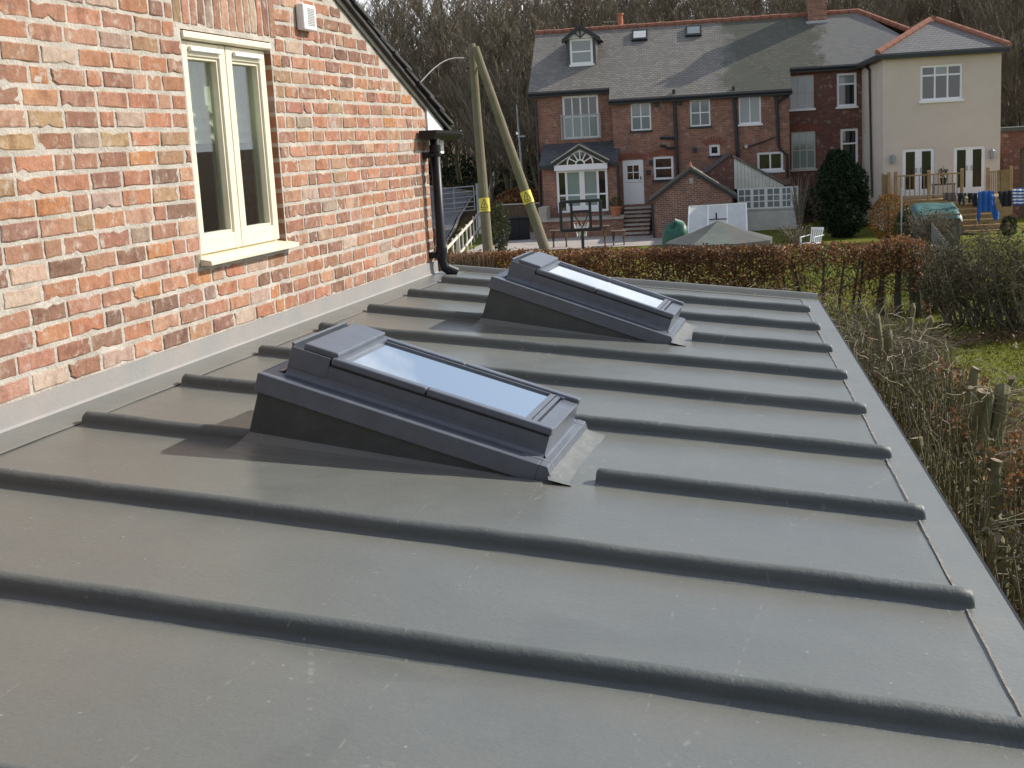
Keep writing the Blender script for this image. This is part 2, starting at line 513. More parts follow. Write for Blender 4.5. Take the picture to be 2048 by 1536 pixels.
MT['galv'] = mat('galvanised_steel', (0.36, 0.38, 0.39), 0.45, metal=0.5)
MT['pale'] = mat('weathered_paling', (0.62, 0.58, 0.52), 0.8, var=0.15, vscale=4)
MT['greyfence'] = mat('grey_paling', (0.20, 0.19, 0.18), 0.85, var=0.2, vscale=3)
MT['deck'] = mat('tan_deck_timber', (0.34, 0.22, 0.10), 0.75, var=0.2, vscale=3)
MT['wood'] = mat('brown_timber', (0.13, 0.085, 0.055), 0.8, var=0.25, vscale=3)
MT['teal'] = mat('teal_tarpaulin', (0.04, 0.125, 0.115), 0.5, var=0.2, vscale=4, bump=0.4, bscale=8)
MT['dgreen'] = mat('green_tarpaulin', (0.02, 0.10, 0.06), 0.5, var=0.2, vscale=4)
MT['felt'] = mat('sunlit_grey_green_canopy', (0.12, 0.14, 0.12), 0.8, var=0.1, vscale=4)
MT['felt2'] = mat('dark_canopy', (0.075, 0.08, 0.072), 0.8, var=0.1, vscale=4)
MT['poly'] = mat('polycarbonate', (0.55, 0.55, 0.53), 0.35, var=0.08, vscale=3)
MT['weatherboard'] = mat('dirty_white_boards', (0.70, 0.68, 0.62), 0.7, c2=(0.56, 0.55, 0.48), vscale=1.5)
MT['blue'] = mat('blue_cloth', (0.02, 0.11, 0.36), 0.9)
MT['darkcloth'] = mat('black_cloth', (0.015, 0.016, 0.02), 0.9)
MT['navy'] = mat('dark_green_cloth', (0.02, 0.03, 0.035), 0.9)
MT['taupe'] = mat('taupe_cloth', (0.12, 0.085, 0.08), 0.9)
MT['asphalt'] = mat('asphalt', (0.19, 0.19, 0.20), 0.7, var=0.12, vscale=1.2, bump=0.3, bscale=30)
MT['gravel'] = mat('pale_gravel', (0.42, 0.37, 0.31), 0.95, c2=(0.24, 0.2, 0.17), vscale=7, bump=0.9, bscale=14, bdist=0.05)
MT['bark'] = mat('woodland_bark', (0.17, 0.145, 0.085), 0.95, c2=(0.105, 0.095, 0.058), vscale=1.2)
MT['twig'] = mat('woodland_twig', (0.235, 0.185, 0.135), 0.9, c2=(0.155, 0.138, 0.092), vscale=0.3)
MT['hbark'] = mat('hedge_bark', (0.120, 0.122, 0.052), 0.9, c2=(0.195, 0.18, 0.10), vscale=14, bump=0.5, bscale=60)
MT['hbarkd'] = mat('dark_hedge_bark', (0.07, 0.062, 0.04), 0.95, var=0.2, vscale=6)
MT['cut'] = mat('cut_wood', (0.30, 0.235, 0.155), 0.85, c2=(0.21, 0.165, 0.11), vscale=40)
MT['deadtwig'] = mat('bleached_twig', (0.31, 0.255, 0.195), 0.9, c2=(0.155, 0.125, 0.085), vscale=6)
MT['tantwig'] = mat('tan_twig', (0.30, 0.20, 0.12), 0.9, c2=(0.2, 0.13, 0.08), vscale=6)
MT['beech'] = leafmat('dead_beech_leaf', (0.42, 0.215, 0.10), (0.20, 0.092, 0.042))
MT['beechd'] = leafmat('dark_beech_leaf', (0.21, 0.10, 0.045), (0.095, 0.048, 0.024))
MT['olive'] = leafmat('olive_leaf', (0.105, 0.10, 0.038), (0.060, 0.052, 0.024))
MT['evergreen'] = leafmat('evergreen_leaf', (0.024, 0.044, 0.017), (0.011, 0.024, 0.010), rough=0.85, trans=0.1)
MT['ivy'] = leafmat('ivy_leaf', (0.09, 0.10, 0.04), (0.03, 0.045, 0.018))
MT['orange'] = leafmat('orange_heather', (0.34, 0.15, 0.025), (0.14, 0.085, 0.02))
MT['box'] = leafmat('box_leaf', (0.10, 0.10, 0.012), (0.05, 0.06, 0.01))
MT['darkbush'] = leafmat('dark_bush_leaf', (0.115, 0.10, 0.052), (0.055, 0.050, 0.028), rough=0.9)
MT['straw'] = leafmat('straw', (0.30, 0.16, 0.06), (0.16, 0.08, 0.035))
MT['litter'] = leafmat('leaf_litter', (0.17, 0.095, 0.05), (0.09, 0.055, 0.034))
MT['grassb'] = leafmat('grass_blade', (0.20, 0.205, 0.030), (0.11, 0.135, 0.018), trans=0.35)

# ground: mown grass, worn patches, leaf mould under the wood
gm = bpy.data.materials.new('ground_cover')
gm.use_nodes = True
t = gm.node_tree
b = t.nodes['Principled BSDF']
b.inputs['Roughness'].default_value = 0.95
b.inputs['Specular IOR Level'].default_value = 0.1
geo = N(t, 'ShaderNodeNewGeometry')
n1 = N(t, 'ShaderNodeTexNoise', Scale=0.5, Detail=9.0, Roughness=0.75)
t.links.new(geo.outputs['Position'], n1.inputs['Vector'])
c = mixc(t, ramp(t, n1.outputs['Fac'], 0.38, 0.66), (0.135, 0.150, 0.018), (0.165, 0.155, 0.030))
n2 = N(t, 'ShaderNodeTexNoise', Scale=9.0, Detail=6.0, Roughness=0.7)
t.links.new(geo.outputs['Position'], n2.inputs['Vector'])
c = mixc(t, ramp(t, n2.outputs['Fac'], 0.40, 0.66, 0.0, 0.6), c, (0.055, 0.07, 0.014))
s = N(t, 'ShaderNodeSeparateXYZ')
t.links.new(geo.outputs['Position'], s.inputs[0])
nn = N(t, 'ShaderNodeMath', operation='MULTIPLY_ADD')
t.links.new(n1.outputs['Fac'], nn.inputs[0])
nn.inputs[1].default_value = 24
t.links.new(s.outputs['Y'], nn.inputs[2])
c = mixc(t, ramp(t, nn.outputs[0], 70, 82), c, (0.075, 0.05, 0.028))
t.links.new(c, b.inputs['Base Color'])
bp = N(t, 'ShaderNodeBump', Strength=0.8, Distance=0.05)
t.links.new(n2.outputs['Fac'], bp.inputs['Height'])
t.links.new(bp.outputs[0], b.inputs['Normal'])
MT['ground'] = gm

# ------------------------------------------------------------------ mesh helpers
class MB:
    def __init__(s):
        s.v, s.f, s.m = [], [], []

    def face(s, pts, mi=0):
        i = len(s.v)
        s.v += [tuple(p) for p in pts]
        s.f.append(tuple(range(i, i + len(pts))))
        s.m.append(mi)

    def box(s, a, b, mi=0, X=None):
        x0, y0, z0 = (min(a[k], b[k]) for k in range(3))
        x1, y1, z1 = (max(a[k], b[k]) for k in range(3))
        P = [(x0, y0, z0), (x1, y0, z0), (x1, y1, z0), (x0, y1, z0), (x0, y0, z1), (x1, y0, z1), (x1, y1, z1), (x0, y1, z1)]
        if X is not None:
            P = [tuple(X @ Vector(p)) for p in P]
        i = len(s.v)
        s.v += P
        for f in ((0, 3, 2, 1), (4, 5, 6, 7), (0, 1, 5, 4), (1, 2, 6, 5), (2, 3, 7, 6), (3, 0, 4, 7)):
            s.f.append(tuple(i + k for k in f))
            s.m.append(mi)
        return s

    def bar(s, p0, p1, wd, ht, up=(0, 0, 1), mi=0):
        p0, p1 = Vector(p0), Vector(p1)
        d = (p1 - p0).normalized()
        u = Vector(up)
        if abs(d.dot(u)) > 0.99:
            u = Vector((0, 1, 0))
        sd = d.cross(u).normalized()
        u = sd.cross(d).normalized()
        i = len(s.v)
        for p in (p0, p1):
            for a, b in ((-1, -1), (1, -1), (1, 1), (-1, 1)):
                s.v.append(tuple(p + sd * (a * wd / 2) + u * (b * ht / 2)))
        for f in ((0, 1, 2, 3), (7, 6, 5, 4), (0, 4, 5, 1), (1, 5, 6, 2), (2, 6, 7, 3), (3, 7, 4, 0)):
            s.f.append(tuple(i + k for k in f))
            s.m.append(mi)
        return s

    def tube(s, pts, rad, n=6, cap=True, mi=0, capmi=None):
        pts = [Vector(p) for p in pts]
        if not hasattr(rad, '__len__'):
            rad = [rad] * len(pts)
        i0 = len(s.v)
        prev = None
        for k, p in enumerate(pts):
            d = (pts[min(k + 1, len(pts) - 1)] - pts[max(k - 1, 0)])
            if d.length < 1e-9:
                d = Vector((0, 0, 1))
            d.normalize()
            if prev is None:
                u = Vector((0, 0, 1)) if abs(d.z) < 0.9 else Vector((1, 0, 0))
                a = d.cross(u).normalized()
            else:
                a = (prev - d * prev.dot(d)).normalized()
            prev = a
            b = d.cross(a)
            for j in range(n):
                an = 2 * math.pi * j / n
                s.v.append(tuple(p + (a * math.cos(an) + b * math.sin(an)) * rad[k]))
        for k in range(len(pts) - 1):
            for j in range(n):
                j2 = (j + 1) % n
                s.f.append((i0 + k * n + j, i0 + k * n + j2, i0 + (k + 1) * n + j2, i0 + (k + 1) * n + j))
                s.m.append(mi)
        if cap:
            s.f.append(tuple(i0 + j for j in reversed(range(n))))
            s.m.append(mi)
            e = i0 + (len(pts) - 1) * n
            s.f.append(tuple(e + j for j in range(n)))
            s.m.append(mi if capmi is None else capmi)
        return s

    def prism(s, poly, d, mi=0):
        # poly: list of 3-D points in one plane, d: extrusion vector
        d = Vector(d)
        a = [Vector(p) for p in poly]
        bb = [p + d for p in a]
        i = len(s.v)
        n = len(a)
        s.v += [tuple(p) for p in a + bb]
        s.f.append(tuple(i + k for k in reversed(range(n))))
        s.f.append(tuple(i + n + k for k in range(n)))
        s.m += [mi, mi]
        for k in range(n):
            k2 = (k + 1) % n
            s.f.append((i + k, i + k2, i + n + k2, i + n + k))
            s.m.append(mi)
        return s

    def mesh(s, name, mats, smooth=False):
        me = bpy.data.meshes.new(name)
        me.from_pydata(s.v, [], s.f)
        if not isinstance(mats, (list, tuple)):
            mats = [mats]
        for x in mats:
            me.materials.append(MT[x] if isinstance(x, str) else x)
        if len(mats) > 1:
            me.polygons.foreach_set('material_index', s.m)
        if smooth:
            me.polygons.foreach_set('use_smooth', [True] * len(s.f))
        me.update()
        return me

    def build(s, name, mats, parent=None, smooth=False, bevel=0.0, seg=2, stuff=False, label=None):
        o = link(name, s.mesh(name, mats, smooth), parent)
        if bevel > 0:
            bv = o.modifiers.new('bevel', 'BEVEL')
            bv.width = bevel
            bv.segments = seg
            bv.limit_method = 'ANGLE'
            bv.angle_limit = R(40)
        if stuff:
            o['kind'] = 'stuff'
        if label:
            o['label'] = label
        return o

def link(name, me, parent=None):
    o = bpy.data.objects.new(name, me)
    col.objects.link(o)
    if parent is not None:
        o.parent = parent
        o.matrix_parent_inverse = PINV.get(parent.name, Matrix())
    return o

PINV = {}
def thing(name, label, cat, loc=(0, 0, 0), rz=0.0, group=None, local=False):
    # an Empty at the thing's base; local=False: children are given in world coordinates
    o = bpy.data.objects.new(name, None)
    col.objects.link(o)
    o.empty_display_size = 0.2
    o.location = loc
    o.rotation_euler = (0, 0, rz)
    o['label'] = label
    o['category'] = cat
    if group:
        o['group'] = group
    if not local:
        PINV[o.name] = (Matrix.Translation(Vector(loc)) @ Matrix.Rotation(rz, 4, 'Z')).inverted()
    return o

def tag(o, label, cat, group=None):
    o['label'] = label
    o['category'] = cat
    if group:
        o['group'] = group
    return o

def sub(o, parent):
    # hang a sub-part (already in the same space) under a part
    return o

def structure(name, mb, m):
    o = mb.build(name, m)
    o['kind'] = 'structure'
    return o

def jag(x, k=0.0, s=1.0):
    return mnoise.noise(Vector((x * s, k, 0.0)))

# ================================================================== STRUCTURE: ground, road, lawn
rng = random.Random(7)
def axis_steps(bands):
    out = []
    for a, b, st in bands:
        k = a
        while k < b - 1e-6:
            out.append(k)
            k += st
    out.append(bands[-1][1])
    return out
gx = axis_steps([(-700, -100, 100), (-100, 60, 4), (60, 700, 80)])
gy = axis_steps([(-300, -20, 70), (-20, 60, 2), (60, 140, 3), (140, 900, 95)])
mb = MB()
for y in gy:
    for x in gx:
        mb.v.append((x, y, gz(x, y)))
nx = len(gx)
for j in range(len(gy) - 1):
    for i in range(nx - 1):
        mb.f.append((j * nx + i, j * nx + i + 1, (j + 1) * nx + i + 1, (j + 1) * nx + i))
        mb.m.append(0)
structure('ground', mb, 'ground')

def strip(name, pts, wd, m, dz, kerb=None):
    mb = MB()
    L = []
    P = [Vector((p[0], p[1])) for p in pts]
    fine = []
    for a, b in zip(P, P[1:]):
        k = max(1, int((b - a).length / 1.5))
        for i in range(k):
            fine.append(a + (b - a) * i / k)
    fine.append(P[-1])
    for i, p in enumerate(fine):
        d = fine[min(i + 1, len(fine) - 1)] - fine[max(i - 1, 0)]
        d.normalize()
        nrm = Vector((d.y, -d.x))
        for sgn in (-1, 1):
            q = p + nrm * (sgn * wd / 2)
            L.append((q.x, q.y, gz(q.x, q.y) + dz))
    mb.v = L
    for i in range(len(fine) - 1):
        mb.f.append((2 * i, 2 * i + 1, 2 * i + 3, 2 * i + 2))
        mb.m.append(0)
    return structure(name, mb, m)

redge = [on_ground(q) for q in ((880, 520), (897, 483), (918, 440), (940, 405), (954, 386))]
redge = [(p.x, p.y) for p in redge]
redge.append((redge[-1][0] - 14, redge[-1][1] + 14))
strip('road', [(x - 2.7, y - .6) for x, y in redge], 5.2, 'asphalt', 0.10)
strip('verge_kerb', [(x, y) for x, y in redge], 0.14, 'concrete', 0.16)
def lane_clear(x, y):
    return min((Vector((x, y)) - (Vector(a).lerp(Vector(b), k / 12) - Vector((2.7, .6)))).length for a, b in zip(redge, redge[1:]) for k in range(13))

# ================================================================== NEAR BRICK HOUSE (gable wall in the plane x = 0)
SL = 0.1072                                           # fall of the flat roof away from the wall
YC = 9.17                                             # house corner
def vz(y):
    return 1.10 + (9.43 - y) * 0.372                  # verge line on the gable
WY0, WY1, WZ0, WZ1 = 5.540, 6.520, 0.415, 1.488       # window opening
house = thing('brick_house', 'old red brick house with mottled gable wall and cream casement window', 'house', (0, 4.7, GZ))

mb = MB()
for a, b2 in ((0.2, WY0 - .02), (WY1 + .02, YC - .012)):
    pts = [(-0.035, a, GZ), (-0.035, b2, GZ), (-0.035, b2, vz(b2) - .03)]
    if a < 4.7 < b2:
        pts.append((-0.035, 4.7, vz(4.7) - .03))
    pts.append((-0.035, a, vz(max(a, 9.4 - a)) - .03))
    mb.prism(pts, (-0.25, 0, 0))
mb.prism([(-0.035, WY0 - .02, GZ), (-0.035, WY1 + .02, GZ), (-0.035, WY1 + .02, WZ0), (-0.035, WY0 - .02, WZ0)], (-0.25, 0, 0))
mb.prism([(-0.035, WY0 - .02, WZ1 + .05), (-0.035, WY1 + .02, WZ1 + .05), (-0.035, WY1 + .02, vz(WY1) - .03), (-0.035, WY0 - .02, vz(WY0) - .03)], (-0.25, 0, 0))
mb.box((-8, YC - .26, GZ), (-0.3, YC - .012, 1.15))
mb.box((-8, 0.2, GZ), (-0.3, 0.45, 1.15))
mb.box((-8.3, 0.2, GZ), (-8.0, YC - .012, 1.15))
mb.build('house_walls', 'fbrick', house)
mb = MB()                                              # unseen block behind the camera, added to hold back sky light
mb.box((-.03, -4.5, GZ), (5.2, -1.25, 3.6))
mb.build('unseen_sky_block', 'slab', house)

# mortar face with the joints' own relief
ys = sorted(set([round(2.6 + .03 * i, 4) for i in range(int((YC - 2.6) / .03) + 1)] + [WY0, WY1, YC]))
zs = sorted(set([round(-.35 + .025 * i, 4) for i in range(int(2.75 / .025) + 1)] + [WZ0, WZ1]))
mb = MB()
idx = {}
for j, z in enumerate(zs):
    for i, y in enumerate(ys):
        idx[i, j] = len(mb.v)
        zz = min(z, vz(y) - .012)
        dx = mnoise.noise(Vector((y * 11, z * 15, 3.3))) * .0035 + mnoise.noise(Vector((y * 37, z * 41, 9.1))) * .0022
        if y in (WY0, WY1) or z in (WZ0, WZ1):
            dx = 0
        mb.v.append((-.001 + dx, y, zz))
for j in range(len(zs) - 1):
    for i in range(len(ys) - 1):
        cy, cz = (ys[i] + ys[i + 1]) / 2, (zs[j] + zs[j + 1]) / 2
        if WY0 < cy < WY1 and WZ0 < cz < WZ1:
            continue
        if zs[j] > vz(ys[i + 1]):
            continue
        mb.f.append((idx[i, j], idx[i + 1, j], idx[i + 1, j + 1], idx[i, j + 1]))
        mb.m.append(0)
mb.face([(-.001, YC, -.35), (-.28, YC, -.35), (-.28, YC, 1.2), (-.001, YC, vz(YC) - .012)])
wall = mb.build('gable_wall', 'mortar', house)
mb = MB()
for y in (WY0, WY1):
    mb.face([(-.001, y, WZ0), (-.14, y, WZ0), (-.14, y, WZ1), (-.001, y, WZ1)])
mb.face([(-.001, WY0, WZ0), (-.001, WY1, WZ0), (-.14, WY1, WZ0), (-.14, WY0, WZ0)])
mb.face([(-.001, WY0, WZ1), (-.14, WY0, WZ1), (-.14, WY1, WZ1), (-.001, WY1, WZ1)])
mb.build('window_reveal', 'fbricko', house)

TINTS = [((0.42, 0.160, 0.080), 22), ((0.40, 0.185, 0.120), 18), ((0.30, 0.125, 0.080), 18), ((0.21, 0.090, 0.062), 16), ((0.115, 0.055, 0.042), 6),
         ((0.47, 0.225, 0.135), 13), ((0.48, 0.275, 0.20), 8), ((0.45, 0.170, 0.045), 4), ((0.36, 0.235, 0.12), 4), ((0.54, 0.41, 0.35), 6), ((0.30, 0.25, 0.22), 3)]
def tint(r):
    k = r.random() * sum(wt for _, wt in TINTS)
    for c, wt in TINTS:
        k -= wt
        if k <= 0:
            break
    v = 1 + r.uniform(-.13, .13)
    c = [x * .64 * k + y * .36 for x, y, k in zip(c, (0.43, 0.285, 0.215), (.90, .95, .92))]
    return tuple(min(.85, x * v * (1 + r.uniform(-.04, .04))) for x in c)

def brick_geo(L, H, r, dep=0.02):
    # local: y along the course, z up, x out of the wall
    no = max(2, int(L / .034))
    nh = 3
    P = []
    for i in range(no):
        P.append((-L / 2 + L * i / no, -H / 2))
    for i in range(nh):
        P.append((L / 2, -H / 2 + H * i / nh))
    for i in range(no):
        P.append((L / 2 - L * i / no, H / 2))
    for i in range(nh):
        P.append((-L / 2, H / 2 - H * i / nh))
    Q = []
    for (y, z) in P:
        j = .0020 if r.random() > .13 else .0080
        sy = -1 if y > 0 else 1
        sz = -1 if z > 0 else 1
        Q.append((y + sy * abs(r.gauss(0, j)) * .9, z + sz * abs(r.gauss(0, j))))
    n = len(Q)
    v, f = [], []
    out = r.uniform(.0012, .0042)
    tx, tz = r.uniform(-.008, .008), r.uniform(-.02, .02)
    for (y, z) in Q:
        v.append((-dep, y, z))
    for (y, z) in Q:
        v.append((out * .35, y, z))
    for (y, z) in Q:
        k = 1 - .0045 / (L / 2)
        kz = 1 - .0045 / (H / 2)
        v.append((out + tx * y + tz * z + r.uniform(-.0008, .0008), y * k, z * kz))
    for i in range(n):
        j = (i + 1) % n
        f.append((i, j, n + j, n + i))
        f.append((n + i, n + j, 2 * n + j, 2 * n + i))
    f.append(tuple(2 * n + i for i in range(n)))
    return v, f

rb = random.Random(21)
CH, BL, JT = 0.0795, 0.227, 0.0165
bricks = []                                            # (y, z, L, H)
row = 0
z = 0.016
while z < 2.30:
    H = CH - JT + rb.uniform(-.003, .003)
    zc = z + (CH - JT) / 2
    # spans free of the window and the soldier course over it
    spans = [(2.7, YC)]
    def cut(spans, a, b2):
        o = []
        for s0, s1 in spans:
            if b2 <= s0 or a >= s1:
                o.append((s0, s1))
            else:
                if a > s0:
                    o.append((s0, a))
                if b2 < s1:
                    o.append((b2, s1))
        return o
    extra = []
    if z + H > WZ1 + .02 and z < WZ1 + .232:
        spans = cut(spans, 5.475, 6.585)
    elif z < WZ1 and z + H > WZ0:
        spans = cut(spans, WY0 - JT, WY1 + JT)
        if z < WZ0 - .02:
            extra = [(WY0 - JT, WY1 + JT, z, WZ0 - .006)]
    for s0, s1 in spans:
        y = s0 + (0 if (row % 2 == 0 or s0 > 3) else -.12)
        if s0 > 3 and row % 2:
            y = s0 - .12
        while y < s1 - .03:
            L = BL + rb.uniform(-.012, .010)
            k = rb.random()
            if k < .13:
                L = .108 + rb.uniform(-.006, .01)
            elif k < .18:
                L = .16 + rb.uniform(-.02, .02)
            a, e = max(y, s0), min(y + L, s1)
            if s1 - e < .05:
                e = s1
            if e - a > .03:
                bricks.append(((a + e) / 2, zc + mnoise.noise(Vector((a * 1.3, z * 2, 0))) * .006, e - a, H))
            y = e + JT + rb.uniform(-.003, .005)
    for a, e, za, zb in extra:
        y = a
        while y < e - .05:
            L = min(BL + rb.uniform(-.02, .02), e - y)
            bricks.append((y + L / 2, (za + zb) / 2, L, zb - za))
            y += L + JT
    row += 1
    z += CH
# keep below the verge; cut the top ones shorter
keep = []
for (y, z, L, H) in bricks:
    lim = vz(y + L / 2) - .035
    if z + H / 2 <= lim:
        keep.append((y, z, L, H))
    else:
        y2 = 9.43 - (z + H / 2 + .035 - 1.10) / .372      # where the top edge meets the verge
        a = y - L / 2
        if y2 - a > .04:
            keep.append(((a + y2) / 2, z, y2 - a, H))
soldiers = []
y = 5.485
while y < 6.56:
    wd = .066 + rb.uniform(-.008, .008)
    soldiers.append((y + wd / 2, WZ1 + .128, wd, .205 + rb.uniform(-.006, .006)))
    y += wd + .0135
keep += soldiers

def apparent(bk):
    P = Vector((0, bk[0], bk[1])) - CAM
    d = P.dot(CF)
    px, py = 1024 + FPX * P.dot(CR) / d, 768 - FPX * P.dot(CU) / d
    vis = -20 < px < 2068 and -20 < py < 1556 and bk[1] > .06
    return (1 if vis else 0, bk[2] * bk[3] * (-P.normalized().x) / d ** 2)
keep.sort(key=apparent, reverse=True)
variants = {}
def variant(L, H):
    if abs(H - (CH - JT)) < .008 and abs(L - BL) < .016:
        key = ('s', rb.randrange(36))
        bl, bh = BL, CH - JT
    elif abs(H - (CH - JT)) < .008 and abs(L - .110) < .014:
        key = ('h', rb.randrange(14))
        bl, bh = .110, CH - JT
    elif H > .15:
        key = ('v', rb.randrange(9))
        bl, bh = .066, .205
    else:
        key = ('u', len(variants))
        bl, bh = L, H
    if key not in variants:
        v, f = brick_geo(bl, bh, rb)
        me = bpy.data.meshes.new('brick')
        me.from_pydata(v, [], f)
        me.materials.append(MT['brick1'])
        variants[key] = me
    return variants[key], L / bl, H / bh
for bk in keep[:300]:
    y, z, L, H = bk
    me, ky, kz = variant(L, H)
    o = link('brick', me, wall)
    o.location = (0, y, z)
    o.scale = (1, ky, kz)
    if rb.random() < .5 and H < .15:
        o.rotation_euler = (R(180) if rb.random() < .5 else R(rb.uniform(-.5, .5)), 0, 0)
    else:
        o.rotation_euler = (R(rb.uniform(-.6, .6)), 0, 0)
    o.color = (*tint(rb), 1)
V, Fc, T = [], [], []
for bk in keep[300:]:
    y, z, L, H = bk
    v, f = brick_geo(L, H, rb)
    c = tint(rb)
    i = len(V)
    V += [(a, y + b2, z + c2) for a, b2, c2 in v]
    Fc += [tuple(i + k for k in ff) for ff in f]
    T += [(*c, 1)] * len(v)
me = bpy.data.meshes.new('bricks')
me.from_pydata(V, [], Fc)
at = me.attributes.new('tint', 'FLOAT_COLOR', 'POINT')
at.data.foreach_set('color', [x for c in T for x in c])
me.materials.append(MT['brickn'])
o = link('brickwork', me, wall)
o['kind'] = 'stuff'

# pale fillet of mortar under the verge
mb = MB()
n = 60
for i in range(n + 1):
    y = 2.7 + (YC + .02 - 2.7) * i / n
    wdt = .026 + .008 * jag(y, 1, 9)
    mb.v += [(.014, y, vz(y) + .03), (.012 + .006 * jag(y, 2, 14), y, vz(y) - wdt)]
for i in range(n):
    mb.f.append((2 * i, 2 * i + 1, 2 * i + 3, 2 * i + 2))
    mb.m.append(0)
mb.build('verge_fillet', 'mortar', house)

# roof: slabs of both slopes, and the verge slates one by one
roof_h = MB()
for sgn in (1, -1):
    def ry(y):
        return y if sgn == 1 else 9.4 - y
    A = [(-8.2, ry(4.7), vz(4.7) + .005), (-.03, ry(4.7), vz(4.7) + .005), (-.03, ry(9.60), vz(9.60) + .005), (-8.2, ry(9.60), vz(9.60) + .005)]
    roof_h.prism(A, (0, 0, .05))
hr = roof_h.build('house_roof', 'slab', house)
yy = 9.67
k = 0
rs = random.Random(5)
while yy > 4.8:
    ln = .34
    a, b2 = yy, yy - ln
    zl, zh = vz(a) + .022 + rs.uniform(-.004, .004), vz(b2) + .006
    mb = MB()
    ov = .062 + rs.uniform(-.012, .012)
    tk = .030
    mb.prism([(-.32, a, zl + .03), (-.32, b2, zh + .03), (-.32, b2, zh + .03 + tk * .7), (-.32, a, zl + .03 + tk)], (.32 + ov, 0, 0))
    s_ = mb.build('verge_slate', 'slab', hr, bevel=.003)
    mb = MB()
    mb.prism([(ov - .030, a - .01, zl + .031 + tk), (ov - .030, a - .24, zl + .031 + tk + (zh - zl - tk * .3) * .7), (ov - .030, a - .24, zl + .034 + tk + (zh - zl - tk * .3) * .7), (ov - .030, a - .01, zl + .034 + tk)], (.022, 0, 0))
    if k % 3 != 1:
        mb.build('slate_lip', 'slatelip', hr)
    yy -= .235
    k += 1
mb = MB()
mb.prism([(-.2, 9.66, vz(9.66) + .006), (-.2, 4.7, vz(4.7) + .006), (-.2, 4.7, vz(4.7) + .032), (-.2, 9.66, vz(9.66) + .032)], (.245, 0, 0))
mb.build('undercloak', 'slab', hr)
# white boxed eave end
mb = MB()
mb.prism([(-.02, YC + .005, .86), (-.02, 9.54, .86), (-.02, 9.56, vz(9.56)), (-.02, YC + .005, vz(YC + .005))], (.035, 0, 0))
mb.box((-8, YC + .005, .86), (-.02, 9.54, .89))
mb.build('box_eave', 'fwhite', house)

# gutter return and downpipe
gp = MB()
def halfround(mb, p0, p1, r, n=10, mi=0):
    p0, p1 = Vector(p0), Vector(p1)
    d = (p1 - p0).normalized()
    sd = d.cross(Vector((0, 0, 1))).normalized()
    i = len(mb.v)
    for p in (p0, p1):
        for rr in (r, r * .88):
            for j in range(n + 1):
                a = math.pi * j / n
                mb.v.append(tuple(p + sd * (math.cos(a) * rr) - Vector((0, 0, 1)) * (math.sin(a) * rr)))
    m = n + 1
    for j in range(n):
        mb.f.append((i + j, i + j + 1, i + 2 * m + j + 1, i + 2 * m + j))
        mb.f.append((i + m + j + 1, i + m + j, i + 3 * m + j, i + 3 * m + j + 1))
        mb.f.append((i + j + 1, i + j, i + m + j, i + m + j + 1))
        mb.f.append((i + 2 * m + j, i + 2 * m + j + 1, i + 3 * m + j + 1, i + 3 * m + j))
        mb.m += [mi] * 4
    for e in (0, n):
        mb.f.append((i + e, i + m + e, i + 3 * m + e, i + 2 * m + e))
        mb.m.append(mi)
    # stop ends
    for p, s1 in ((p0, -1), (p1, 1)):
        mb.face([p + d * (.002 * s1) + sd * (math.cos(math.pi * j / n) * r) - Vector((0, 0, 1)) * (math.sin(math.pi * j / n) * r) for j in range(n + 1)], mi)
halfround(gp, (.085, 8.93, 1.028), (.085, 9.60, 1.018), .066)
halfround(gp, (-8.0, 9.625, 1.030), (.02, 9.625, 1.026), .062)
gut = gp.build('gutter', 'black', house, smooth=False)
dp = MB()
PX, PY = .085, 9.085
dp.tube([(PX, PY, .98), (PX, PY, .10), (PX + .012, PY + .012, .045), (PX + .05, PY + .045, .012)], [.034, .034, .034, .034], 16)
pipe = dp.build('downpipe', 'black', house, smooth=True)
for zc, hh, rr in ((.90, .05, .041), (.86, .02, .043), (.165, .05, .042), (.125, .016, .044)):
    m2 = MB()
    m2.tube([(PX, PY, zc + hh / 2), (PX, PY, zc - hh / 2)], rr, 16)
    m2.build('pipe_collar', 'black', pipe)
for zc in (.855, .14):
    m2 = MB()
    m2.box((0.0, PY - .055, zc - .022), (.05, PY + .055, zc + .022))
    m2.box((.05, PY - .05, zc - .015), (.085, PY + .05, zc + .015))
    m2.build('pipe_bracket', 'black', pipe, bevel=.004)
m2 = MB()
m2.tube([(PX + .02, PY + .02, .045), (PX + .075, PY + .07, .005)], [.036, .043], 16, cap=False)
m2.build('pipe_shoe', 'black', pipe)

# window
wx = -.045                                             # face of the frame
win = MB()
fw = .055
FY0, FY1, FZ0, FZ1 = WY0 + .004, WY1 - .010, WZ0 + .035, WZ1 - .004
for a, b2 in (((FY0, FZ0), (FY0 + fw, FZ1)), ((FY1 - fw, FZ0), (FY1, FZ1)), ((FY0 + fw, FZ1 - fw), (FY1 - fw, FZ1)), ((FY0 + fw, FZ0), (FY1 - fw, FZ0 + fw))):
    win.box((wx - .07, a[0], a[1]), (wx, b2[0], b2[1]))
window = win.build('window', 'cream', house, bevel=.003)
m2 = MB()
m2.prism([(.058, FY0 - .03, WZ0 + .004), (.058, FY0 - .03, WZ0 + .026), (-.05, FY0 - .03, WZ0 + .046), (-.05, FY0 - .03, WZ0 + .004)], (0, FY1 - FY0 + .075, 0))
m2.build('window_sill', 'cream', window, bevel=.004)
m2 = MB()
m2.prism([(.004, FY0 - .002, FZ1 - .038), (.012, FY0 - .002, FZ1 - .032), (.012, FY0 - .002, FZ1 - .004), (-.04, FY0 - .002, FZ1 - .004), (-.04, FY0 - .002, FZ1 - .038)], (0, FY1 - FY0 - .004, 0))
m2.build('drip_board', 'cream', window, bevel=.003)
mid = (FY0 + FY1) / 2
